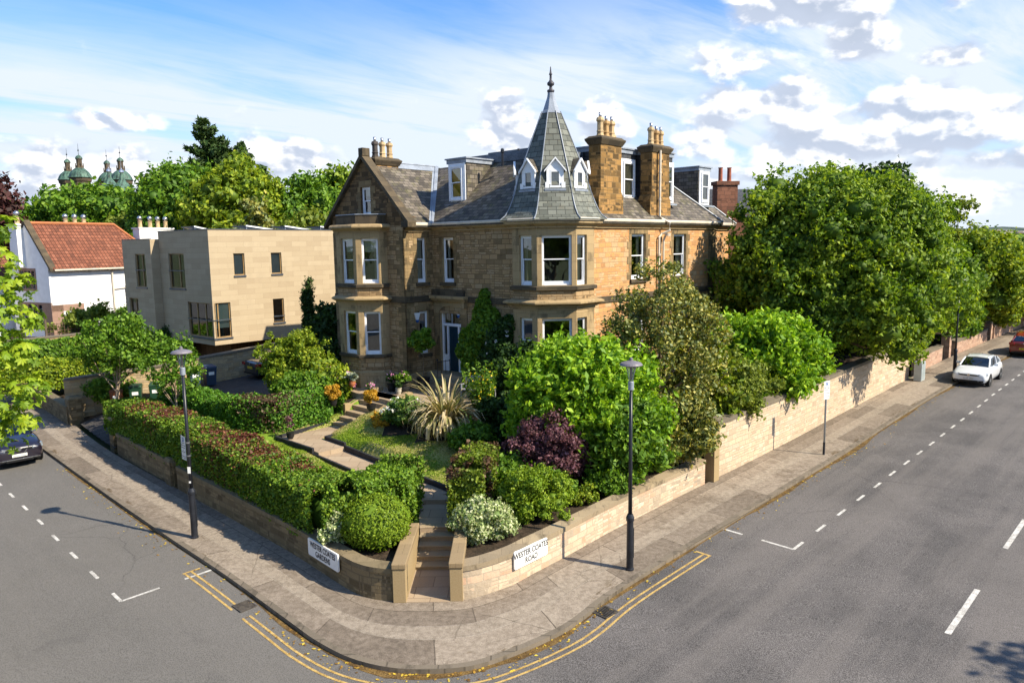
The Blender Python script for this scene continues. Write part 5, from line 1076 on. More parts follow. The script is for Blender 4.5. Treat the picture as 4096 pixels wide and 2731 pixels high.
# pipes
mb=MB(); mb.tube([(7.35,-.12,13.35),(7.35,-.12,10.42),(7.42,-.18,10.30),(7.75,-.42,10.1),(7.75,-.42,9.75),(7.55,-.12,9.6),(7.35,-.1,9.45),(7.35,-.1,3.)],.055,10); mb.tube([(7.75,-.30,9.75),(7.72,-.12,9.3),(7.72,-.1,3.)],.048,10); mb.lathe([(.13,9.5),(.15,9.62)],(7.75,-.3,0),10)
for z in (12.3,11.1,8.6,6.6): mb.lathe([(.075,z),(.075,z+.1)],(7.35,-.11,0),10)
mb.build('downpipe', M['cream'], H, smooth=False)
mb=MB()
for x,y,z,h_ in ((2.0,4.7,12.7,.75),(3.2,4.8,13.0,.55),(4.6,3.9,13.2,.7)): mb.lathe([(.055,0),(.055,h_-.2),(.085,h_-.18),(.08,h_-.05),(.05,h_)],(x,y,z),10); mb.build('roof_vent', M['black'], H); mb = MB()
mb=MB(); mb.lathe([(.0,0),(.30,.04),(.38,.1)],(0,0,0),16); o=mb.build('satellite_dish', M['black_pl'], H); o.location=(4.6,4.0,13.55); o.rotation_euler=(R(70),0,R(60))
mb=MB(); mb.hexa([(-.83,7.22,5.9),(-.73,7.22,5.9),(-.73,7.3,5.9),(-.83,7.3,5.9),(-.93,7.20,6.25),(-.63,7.20,6.25),(-.63,7.3,6.25),(-.93,7.3,6.25)]); o=mb.build('alarm_box', M['white'], H, bevel=.01); o.location=(-.28,0,-.02)
mb=MB(); mb.hexa([(-1.09,7.215,5.80),(-1.03,7.215,5.80),(-1.03,7.29,5.80),(-1.09,7.29,5.80),(-1.14,7.21,5.92),(-.98,7.21,5.92),(-.98,7.29,5.92),(-1.14,7.29,5.92)]); mb.build('alarm_box', M['blue'], H)
# ------------------------------------------------------------------ modern stone house
M['solar']=plain('solar_cells',(.015,.02,.035),.2,.1); M['leadg']=plain('dark_leaded_glass',(.02,.03,.05),.15,.3,spec=.6)
M['mod'] = ashlar('smooth_buff_cladding', [(.35,.27,.175),(.41,.325,.215),(.46,.37,.25)], bw=1.05, rh=.30, stain=.10, dark=(.2,.15,.1), mo=.004, rough=.8)
M['timber'] = ashlar('timber_cladding', [(.12,.06,.025),(.19,.10,.045),(.24,.13,.06)], bw=.09, rh=4., stain=.3, mo=.01)
M['oak'] = plain('oak_frame', (.30,.19,.08), .5, .2, 4); M['dark_metal'] = plain('grey_sill_metal', (.06,.07,.085), .4, .2)
MO = thing('modern_house', 'flat roofed buff stone house with corner window and solar panels', 'house', (-16.64,41,0), R(49.5))
def mwall(P,t,n,L,z0,z1,ops,mb): wall(mb,P,t,L,n,z0,z1,ops,depth=.16)
mb=MB()
mwall((0,0),(1,0),(0,-1),14,3.85,10.28,[(0,1.06,4.24,6.21),(1.42,2.1,7.7,8.95),(3.8,4.5,7.7,8.95),(3.76,4.5,4.8,6.22)],mb)
mwall((0,6.05),(0,-1),(-1,0),6.05,3.85,10.28,[(1.14,3.08,6.95,8.98),(3.15,6.05,4.24,6.21)],mb)
mb.poly([(0,0,3.85),(14,0,3.85),(14,6.05,3.85),(0,6.05,3.85)]); mb.poly([(0,6.05,3.85),(9,6.05,3.85),(9,6.05,10.28),(0,6.05,10.28)]); mb.poly([(14,0,3.85),(14,6.05,3.85),(14,6.05,10.28),(14,0,10.28)])
mb.poly([(-.5,6.05,3.75),(0,6.05,3.75),(0,6.05,9.85),(-.5,6.05,9.85)]); mb.poly([(0,6.05,3.75),(-.5,6.05,3.75),(-.5,6.06,3.75),(0,6.06,3.75)])
mwall((-.5,10.05),(0,-1),(-1,0),4.0,3.75,9.85,[(1.75,3.15,6.95,8.98),(.45,1.75,4.2,6.24)],mb)
mb.poly([(-.5,6.05,3.75),(9,6.05,3.75),(9,10.05,3.75),(-.5,10.05,3.75)]); mb.poly([(-.5,10.05,3.75),(9,10.05,3.75),(9,10.05,9.85),(-.5,10.05,9.85)])
mb.build('stone_cladding', M['mod'], MO)
mb=MB(); mb.poly([(0,0,10.2),(14,0,10.2),(14,6.05,10.2),(0,6.05,10.2)]); mb.poly([(-.5,6.05,9.8),(9,6.05,9.8),(9,10.05,9.8),(-.5,10.05,9.8)]); mb.box(-.03,14.,-.03,.12,10.282,10.33); mb.box(-.03,.12,.12,6.05,10.282,10.33); mb.box(-.53,-.4,6.05,10.05,9.852,9.89); mb.build('roof', M['dark_metal'], MO)
mb=MB(); mb.box(1.6,13,1.2,9,1.6,3.86); mb.build('timber_base', M['timber'], MO)
mb=MB(); mb.box(1.2,13,1.2,5.8,3.9,10.1); mb.box(1.0,8.,6.3,9.8,3.9,9.7); mb.build('room_lining', M['inside'], MO)
def mwin(P,t,n,u0,u1,z0,z1,mull=(),blind=None,rail=None,corner=False):
    mb=MB(); f=.06; o=lambda a,b,c,d: mb.obox(P,t,n,a,b,-.15,-.08,c,d)
    o(u0,u0+f,z0,z1); o(u1-f,u1,z0,z1); o(u0+f,u1-f,z1-f,z1); o(u0+f,u1-f,z0,z0+f)
    for k_ in mull: o(u0+(u1-u0)*k_-.035,u0+(u1-u0)*k_+.035,z0+f,z1-f)
    w_=mb.build('window', M['oak'], MO, bevel=.004); q=lambda u,z,d: (P[0]+t[0]*u-n[0]*d,P[1]+t[1]*u-n[1]*d,z)
    mb=MB(); mb.poly([q(u0+.03,z0+.03,.12),q(u1-.03,z0+.03,.12),q(u1-.03,z1-.03,.12),q(u0+.03,z1-.03,.12)]); mb.build('pane', M['glass'], w_)
    mb=MB(); mb.obox(P,t,n,u0-.04,u1+.04,-.06,.05,z0-.10,z0-.002); mb.build('sill', M['dark_metal'], w_)
    if blind: mb=MB(); mb.poly([q(u0,z1-(z1-z0)*blind[0],.14),q(u1,z1-(z1-z0)*blind[0],.14),q(u1,z1,.14),q(u0,z1,.14)]); mb.build('blind', blind[1], w_)
    if rail:
        mb=MB(); mb.obox(P,t,n,u0+.0,u1,.02,.05,z0+(z1-z0)*rail,z0+(z1-z0)*rail+.05)
        if rail<.35: mb.obox(P,t,n,u0,u1,.02,.04,z0+.12,z0+.15)
        mb.build('guard_rail', M['dark_metal'], w_)
M['gblind']=plain('grey_blue_blind',(.22,.29,.33),.8,.05); M['pale_blind']=plain('pale_blue_blind',(.40,.52,.50),.8,.05)
FR=((0,0),(1,0),(0,-1)); FL=((0,6.05),(0,-1),(-1,0)); F2=((-.5,10.05),(0,-1),(-1,0))
mwin(*FR,1.42,2.1,7.7,8.95,blind=(1,M['gblind'])); mwin(*FR,3.8,4.5,7.7,8.95,blind=(1,M['gblind'])); mwin(*FR,3.76,4.5,4.8,6.22,rail=.25); mwin(*FR,0,1.06,4.24,6.21,mull=(.32,),blind=(.72,M['pale_blind']),rail=.5)
mwin(*FL,1.14,3.08,6.95,8.98,mull=(.62,),rail=.5); mwin(*FL,3.15,6.05,4.24,6.21,mull=(.33,.66),rail=.5); mwin(*F2,1.75,3.15,6.95,8.98,mull=(.6,),rail=.5); mwin(*F2,.45,1.75,4.2,6.24,mull=(.6,),rail=.5)
for i,(x,y) in enumerate(((1.0,3.5),(3.0,1.2),(5.6,1.2),(8.2,1.2),(10.8,1.2))):
    r=thing('solar_panel','dark solar panel with white edge '+('standing alone near the roof corner','first in the row along the parapet','second in the row along the parapet','third in the row along the parapet','last in the row, nearest the villa gable')[i],'solar panel',(0,0,0),0,'solar panels on the flat roof'); r.location=MO.matrix_basis@Vector((x,y,10.25)) if False else Matrix.Translation((-16.64,41,0))@Matrix.Rotation(R(49.5),4,'Z')@Vector((x,y,10.22)); r.rotation_euler=(0,0,R(49.5))
    L_=2.0 if i else 1.2; mb=MB(); mb.hexa([(0,0,.30),(L_,0,.05),(L_,1.6,.05),(0,1.6,.30),(0,0,.35),(L_,0,.10),(L_,1.6,.10),(0,1.6,.35)]); mb.build('panel', M['solar'], r); mb=MB(); mb.hexa([(0,-.03,.29),(L_+.02,-.03,.04),(L_+.02,-.0,.04),(0,-.0,.29),(0,-.03,.37),(L_+.02,-.03,.12),(L_+.02,0,.12),(0,0,.37)]); mb.tube([(.1,.1,0),(.1,.1,.3)],.02,6); mb.tube([(.1,1.5,0),(.1,1.5,.3)],.02,6); mb.build('panel_frame', M['white'], r)
# ------------------------------------------------------------------ white house with red tiled roof
M['render']=plain('white_harling',(.78,.77,.76),.9,.06,2); M['redstone']=ashlar('pink_sandstone',[(.27,.17,.125),(.33,.21,.155)],stain=.2)
m,t=newmat('red_pantiles',.75,.2); uv=t.n('UVMap'); c,f=brick(t,uv,.30,.34,.03,0.); nn_=t.noise(uv,.7,6,.7); b_=t.ramp(t.m('ADD',t.m('MULTIPLY',c,.35),t.m('MULTIPLY',nn_,.75)),[(.15,(.07,.035,.025)),(.42,(.17,.065,.04)),(.65,(.26,.095,.055)),(.9,(.34,.15,.095))]); b_=t.mix(t.m('MULTIPLY',f,.8),b_,(.05,.02,.012)); setc(t,b_)
x_,y_,_=t.xyz(uv)[:3]; bump(t,t.m('SUBTRACT',t.m('SINE',t.m('MULTIPLY',x_,2*math.pi/.30)),t.m('MULTIPLY',t.m('FRACT',t.m('DIVIDE',y_,.34)),1.2)),.8,.05); M['pantile']=m
WH=thing('white_house','white rendered house with red pantile roof and pink stone window surrounds','house',(-36.2,58,0),R(62))
# local x along the long sunny wall, y to the left (gable side)
E_=8.0; RG=11.45; D_=5.2; LW=9.9
mb=MB(); wall(mb,(0,0),(1,0),LW,(0,-1),1.,E_,[(6.3,7.1,4.3,6.2),(7.5,8.3,4.3,6.2)],depth=.2); wall(mb,(0,D_),(0,-1),D_,(-1,0),1.,E_,[(1.4,3.3,6.3,7.7),(1.2,4.0,3.,5.0)],depth=.15)
mb.poly([(0,0,E_),(0,D_/2,RG+.1),(0,D_,E_)]); mb.poly([(LW,0,1),(LW,D_,1),(LW,D_,E_),(LW,0,E_)]); mb.poly([(0,D_,1),(LW,D_,1),(LW,D_,E_),(0,D_,E_)]); mb.build('wall',M['render'],WH)
mb=MB(); slab(mb,[(.15,-.5,E_-.15),(LW+.5,-.5,E_-.15),(LW-2.4,D_/2,RG),(.15,D_/2,RG)],.12); slab(mb,[(.15,D_/2,RG),(LW-2.4,D_/2,RG),(LW+.5,D_+.5,E_-.15),(.15,D_+.5,E_-.15)],.12); slab(mb,[(LW+.5,-.5,E_-.15),(LW+.5,D_+.5,E_-.15),(LW-2.4,D_/2,RG)],.12); mb.build('roof',M['pantile'],WH)
mb=MB(); mb.tube([(.15,D_/2,RG+.05),(LW-2.4,D_/2,RG+.05),(LW+.5,-.5,E_-.1)],.12,8); mb.build('ridge_tiles',plain('ridge_tile_orange',(.42,.15,.06),.8,.15),WH)
mb=MB(); slab(mb,[(-.12,-.45,E_-.1),(.4,-.45,E_-.1),(.4,D_/2,RG+.28),(-.12,D_/2,RG+.28)],.25); slab(mb,[(-.12,D_/2,RG+.28),(.4,D_/2,RG+.28),(.4,D_+.45,E_-.1),(-.12,D_+.45,E_-.1)],.25); mb.build('coping',M['ash_dark'],WH)
mb=MB()
for i in range(15): mb.box(.5+i*.62,.62+i*.62,-.42,.0,E_-.36,E_-.24)
mb.box(.2,LW+.4,-.56,-.46,E_-.3,E_-.18); mb.tube([(5.2,-.12,E_-.4),(5.2,-.12,3)],.07,8); mb.tube([(5.2,-.12,6.0),(6.8,-.12,6.1)],.045,6); mb.tube([(8.45,-.12,E_-.4),(8.45,-.12,3)],.06,8); mb.tube([(8.45,-.12,6.6),(9.4,-.12,6.8)],.04,6); mb.build('rafter_ends_and_gutter',M['cream'],WH)
mb=MB(); mb.box(-.03,.9,-.03,.0,1.,5.0); mb.box(-.035,.0,1.0,4.1,6.1,7.9) if False else None
for a_,b_,c_,d_ in ((1.9,2.1,6.1,7.9),): pass
mb.obox((0,D_),(0,-1),(-1,0),1.2,1.4,-.1,.03,6.1,7.9); mb.obox((0,D_),(0,-1),(-1,0),3.3,3.5,-.1,.03,6.1,7.9); mb.obox((0,D_),(0,-1),(-1,0),1.4,3.3,-.1,.03,7.7,7.9); mb.obox((0,D_),(0,-1),(-1,0),1.4,3.3,-.1,.05,6.1,6.3)
for k_ in (1.87,2.33,2.8): mb.obox((0,D_),(0,-1),(-1,0),k_-.06,k_+.06,-.1,.01,6.3,7.7)
mb.obox((0,D_),(0,-1),(-1,0),.6,1.2,-.1,.03,1.,5.2); mb.obox((0,D_),(0,-1),(-1,0),4.0,5.2,-.1,.03,1.,5.2); mb.obox((0,D_),(0,-1),(-1,0),1.2,4.0,-.1,.03,5.0,5.2)
for k_ in (1.9,2.6,3.3): mb.obox((0,D_),(0,-1),(-1,0),k_-.1,k_+.1,-.1,.0,3.,5.)
mb.box(.0,2.6,-.03,.0,4.5,5.0); mb.build('stone_dressing',M['redstone'],WH)
for P,t_,n_,u0,u1,z0_,z1_ in (((0,0),(1,0),(0,-1),6.3,7.1,4.3,6.2),((0,0),(1,0),(0,-1),7.5,8.3,4.3,6.2),((0,D_),(0,-1),(-1,0),1.4,3.3,6.3,7.7),((0,D_),(0,-1),(-1,0),1.2,4.,3.,5.)):
    mb=MB(); mb.obox(P,t_,n_,u0,u1,-.19,-.15,z0_,z1_); w_=mb.build('window',M['leadg'],WH); mb=MB()
    for i in range(1,4): mb.obox(P,t_,n_,u0+(u1-u0)*i/4-.012,u0+(u1-u0)*i/4+.012,-.15,-.14,z0_,z1_)
    for i in range(1,6): mb.obox(P,t_,n_,u0,u1,-.151,-.141,z0_+(z1_-z0_)*i/6-.012,z0_+(z1_-z0_)*i/6+.012)
    mb.build('glazing_bars',M['cream'],w_)
def wstack(par,x0,x1,y0,y1,z0_,z1_,lst,mat='render'):
    mb=MB(); mb.box(x0,x1,y0,y1,z0_,z1_); mb.box(x0-.08,x1+.08,y0-.08,y1+.08,z1_-.001,z1_+.12); c=mb.build('chimney',M[mat],par)
    for x,y in lst: mb=MB(); mb.lathe([(.2,0),(.17,.08),(.16,.5),(.2,.55),(.2,.6)],(x,y,z1_+.12),10); p=mb.build('chimney_pot',M['pot'],c); mb=MB(); mb.lathe([(.12,.58),(.12,.66),(.21,.75),(.22,.88),(.13,1.0),(.02,1.05)],(x,y,z1_+.12),10); mb.build('cowl',M['steel'],p,smooth=True)
wstack(WH,-.5,.3,2.9,4.0,8,11.3,[(-.1,3.4)]); wstack(WH,3.6,6.2,3.6,4.3,9.,11.2,[(4.1,3.95),(4.9,3.95),(5.7,3.95)])
mb=MB(); mb.lathe([(.12,0),(.12,.35),(.2,.36),(.2,.42)],(8.7,.85,9.5),8); mb.build('roof_vent',M['white'],WH)
W2=thing('tiled_wing','lower brown tiled roof beyond the white house gable','house',(-42.5,60,0),R(62)); mb=MB(); mb.box(-6,3,0,5,1,7.2); mb.build('wall',M['render'],W2); mb=MB(); slab(mb,[(-6.4,-.5,7.1),(3.2,-.5,7.1),(1.6,2.5,10.2),(-3.0,2.5,10.2)],.12); slab(mb,[(-6.4,5.5,7.1),(-6.4,-.5,7.1),(-3.0,2.5,10.2)],.12); slab(mb,[(3.2,-.5,7.1),(3.2,5.5,7.1),(1.6,2.5,10.2)],.12); slab(mb,[(3.2,5.5,7.1),(-6.4,5.5,7.1),(-3.,2.5,10.2),(1.6,2.5,10.2)],.12); mb.build('roof',M['pantile'],W2)
W3=thing('white_gabled_house','white house behind the modern house, only its chimney and glass roof rail showing','house',(-32.6,66,0),R(62)); mb=MB(); mb.box(0,9,0,7,1,7.5); mb.build('wall',M['render'],W3); wstack(W3,.2,3.7,.6,1.5,6.,11.1,[(.6,1.),(1.6,1.),(2.4,1.),(3.2,1.)])
# trellis
r=thing('garden_trellis','dark wooden lattice trellis screen in front of the white house','trellis',(-30.2,47.6,2.9),R(35)); mb=MB()
for i in range(26): mb.box(i*.2,i*.2+.03,-.01,.01,0,1.7)
for i in range(9): mb.box(0,5.1,.012,.03,i*.2,i*.2+.03)
mb.build('lattice',plain('trellis_wood',(.10,.06,.035),.8,.2),r); mb=MB()
for x in (-.05,2.5,5.1): mb.box(x,x+.1,-.06,.06,-.5,2.)
mb.build('post',M['bark'],r)
# ------------------------------------------------------------------ distant school with copper domes
M['copper']=None; m,t=newmat('green_copper',.6,.3); o=t.n('TexCoord',_out=3); c_=t.ramp(t.noise(t.vm('MULTIPLY',o,(1.,1.,.25)),1.4,5,.65),[(.36,(.025,.03,.026)),(.46,(.045,.09,.07)),(.6,(.085,.16,.12)),(.8,(.14,.235,.18))]); setc(t,c_); M['copper']=m
M['soot']=ashlar('sooty_far_stone',[(.05,.04,.032),(.10,.075,.05),(.15,.11,.07)],bw=1.2,rh=.6,stain=.5); M['gold']=ashlar('far_sandstone',[(.20,.13,.07),(.30,.20,.10),(.34,.23,.12)],bw=1.2,rh=.5,stain=.4)
SC=thing('domed_school','distant dark stone school with green copper domes and spired lanterns','school',(-120,235,0),R(8))
mb=MB(); mb.box(-18,22,0,30,0,24); mb.box(2,18,-3,0,0,20)
for i in range(10): mb.box(3+i*1.5,3.8+i*1.5,-3.2,-2.6,20,21.2)
mb.build('wall',M['gold'],SC); mb=MB()
for i in range(5):
    for j in range(3): mb.box(3.5+i*2.9,5.3+i*2.9,-3.1,-2.95,5+j*5.,8+j*5.)
mb.build('window',M['leadg'],SC)
def P23(px,Y):                                        # helper numbers worked out beforehand: lateral metres at depth Y
    return px
def domed(x,y,zb_,rad,hs,label):
    mb=MB(); mb.lathe([(rad*.86,0),(rad*.86,zb_-1.2),(rad*.95,zb_-1.1),(rad*1.0,zb_-.2),(rad*1.05,zb_)],(x,y,0),12); d=mb.build('tower',M['soot'],SC); d['label']=label
    mb=MB(); mb.lathe([(rad*1.10,zb_),(rad*1.02,zb_+.4*hs),(rad*.93,zb_+1.2*hs),(rad*.78,zb_+2.1*hs),(rad*.55,zb_+2.9*hs),(rad*.36,zb_+3.4*hs)],(x,y,0),12); mb.build('dome',M['copper'],d)
    z=zb_+3.3*hs; mb=MB(); mb.lathe([(rad*.40,z),(rad*.36,z+.5*hs),(rad*.30,z+.9*hs),(rad*.27,z+1.0*hs),(rad*.27,z+3.0*hs),(rad*.33,z+3.1*hs),(rad*.33,z+3.3*hs)],(x,y,0),8)
    for k_ in range(8): mb.box(x+rad*.36*math.cos(k_*.785)-.1,x+rad*.36*math.cos(k_*.785)+.1,y+rad*.36*math.sin(k_*.785)-.1,y+rad*.36*math.sin(k_*.785)+.1,z+.2,z+1.7*hs)
    mb.build('lantern',M['soot'],d); z+=3.3*hs; mb=MB(); mb.lathe([(rad*.34,z),(rad*.30,z+.5*hs),(rad*.18,z+1.0*hs),(rad*.04,z+1.3*hs)],(x,y,0),10); mb.build('cupola',M['copper'],d)
    z+=1.2*hs; mb=MB(); mb.lathe([(.07,z),(.06,z+1.4*hs),(.28,z+1.7*hs),(.07,z+2.0*hs),(.03,z+4.0*hs)],(x,y,0),6); mb.build('spike',M['black'],d)
def rel(x,y): v=Matrix.Rotation(R(-8),4,'Z')@Vector((x+120,y-235,0)); return v.x,v.y
for (X,Y,Z,rad,hs,lb) in ((-131,230,31.4,3.1,.86,'large copper domed tower, left of the pair'),(-143.4,245,32.1,3.0,.86,'copper domed tower behind on the far left'),(-118.5,230,30.5,3.1,.86,'large copper domed tower, right of the pair'),(-130.6,245,31.5,3.0,.86,'copper domed tower behind the right one')):
    x,y=rel(X,Y); domed(x,y,Z,rad,hs,lb)
for X,Y,Z in ((-110.65,215,26.0),(-118,222,27.0)):
    x,y=rel(X,Y); mb=MB(); mb.lathe([(2.3,0),(2.3,Z-.6),(2.7,Z-.2),(2.9,Z)],(x,y,0),8); d=mb.build('tower',M['soot'],SC); d['label']='smaller front tower with a pinched copper roof'
    mb=MB(); mb.lathe([(3.0,Z),(2.7,Z+.5),(2.4,Z+1.2),(1.6,Z+2.2),(.8,Z+3.2),(.45,Z+4.6),(.4,Z+5.0)],(x,y,0),8); mb.build('dome',M['copper'],d); mb=MB(); mb.lathe([(.4,Z+5),(.7,Z+5.3),(.6,Z+5.9),(.2,Z+6.2),(.06,Z+6.6),(.03,Z+9)],(x,y,0),8); mb.build('spike',M['steel'],d)
for X,Y,Z in ((-125.2,228,29.6),(-123.9,228,29.4),(-122.6,228,29.4),(-121.3,228,29.2),(-107.2,215,25.0),(-105.4,215,25.8),(-103,216,24)):
    x,y=rel(X,Y); mb=MB(); mb.box(x-.5,x+.5,y-.5,y+.5,16,Z-.5); mb.box(x-.65,x+.65,y-.65,y+.65,Z-.5,Z); mb.build('chimney',M['soot'],SC)
mb=MB(); x,y=rel(-104,216); mb.box(x-3.5,x+7,y,y+4,0,21); 
for i in range(4): mb.box(x-3.3+i*2.6,x-2.2+i*2.6,y,y+.6,21,22.2)
mb.build('wall',M['gold'],SC)
# ------------------------------------------------------------------ red sandstone house to the right
M['redst']=rubble('red_sandstone',[(.10,.05,.035),(.18,.08,.05),(.24,.11,.07)],(.10,.06,.045),.5,bw=.6,rh=.3)
RH=thing('red_sandstone_house','red sandstone house behind the villa with crow stepped gable and clay chimney pots','house',(16.6,60,0),R(10)); mb=MB(); mb.box(0,12,.9,9,1,11.4)
for i in range(7): mb.box(-.9+i*.2,.3,1.+i*.3,1.3+i*.3,1,11.5+i*.3)
mb.build('wall',M['redst'],RH); mb=MB(); mb.box(0,1.75,0,.9,1,13.7); mb.box(-.1,1.85,-.1,1.,13.7,14.0); c=mb.build('chimney',M['redst'],RH)
for x,y,h_ in ((.45,.45,1.1),(1.2,.45,1.1)): mb=MB(); mb.lathe([(.2,0),(.17,.1),(.16,h_-.1),(.2,h_)],(x,y,14.),10); mb.build('chimney_pot',M['pot_r'],c)
mb=MB(); mb.box(-.75,-.05,2.2,2.9,1,13.9); c=mb.build('chimney',M['redst'],RH)
for x in (-.6,-.25): mb=MB(); mb.lathe([(.17,0),(.15,.7)],(x,2.5,13.9),8); mb.build('chimney_pot',M['pot_r'],c)
mb=MB(); slab(mb,[(.3,.7,11.2),(12,.7,11.2),(12,4.5,13.7),(.3,4.5,13.7)],.15); slab(mb,[(.3,4.5,13.7),(12,4.5,13.7),(12,9,11.2),(.3,9,11.2)],.15); mb.build('roof',M['sl_dark'],RH)
# ------------------------------------------------------------------ distant hills and town
m,t=newmat('far_hill',.95,.05); o=t.n('TexCoord',_out=3); setc(t,t.mix(t.step(t.noise(o,.012,7,.7),.4,.6),(.045,.07,.055),(.12,.14,.12))); M['hill']=m
mb=MB(); n_=60
for k_,(Y,H0,H1) in enumerate(((1900,18,34),(2600,40,62))):
    b=len(mb.V)
    for i in range(n_+1):
        x=200+i*(2600/n_); hgt=H0+(H1-H0)*(.5+.5*math.sin(i*.21+k_))*(.6+.4*math.sin(i*.083+2))+3*math.sin(i*1.3)
        mb.V += [(x,Y-350,0),(x,Y,hgt),(x,Y+500,hgt*.9)]
    for i in range(n_):
        for j in range(2): mb.F.append((b+i*3+j,b+(i+1)*3+j,b+(i+1)*3+j+1,b+i*3+j+1)); mb.M.append(0)
tag(mb.build('hills',M['hill'],smooth=True,uv=False),kind='structure')
TWc=[plain('far_house_white',(.55,.54,.52),.9,.1),plain('far_house_tan',(.32,.27,.22),.9,.1),plain('far_roof',(.17,.13,.12),.9,.2)]
mb=MB(); rr=random.Random(8)
for i in range(260):
    Y=rr.uniform(1350,1850); x=rr.uniform(.56,.80)*Y; s_=rr.uniform(6,14); hz=max(0,(Y-1550)/350*20); hz=max(0.,(Y-1550)/350)*26; z0_=hz; 
    mb.box(x,x+s_*1.6,Y,Y+s_,z0_-8,z0_+rr.uniform(5,9),rr.choice((0,0,1,1,2)))
tag(mb.build('distant_town',TWc,uv=False),kind='stuff')
rng=np.random.default_rng(5); Pn=[];
mb=MB()
L=[]
for i in range(150):
    Y=rng.uniform(400,900); x=rng.uniform(.50,.76)*Y; r_=rng.uniform(5,9); L.append(((x,Y,2+r_*.5),(r_*1.6,r_,r_*.7)))
Pq,Nq=lump_leaves(L,22000,rng,shell=.1); tag(leaf_mesh('distant_woods',Pq,Nq,1.6,M['l_mid'],rng,1.3,None,.5,core=ico_core(L,.85,2)),kind='stuff')
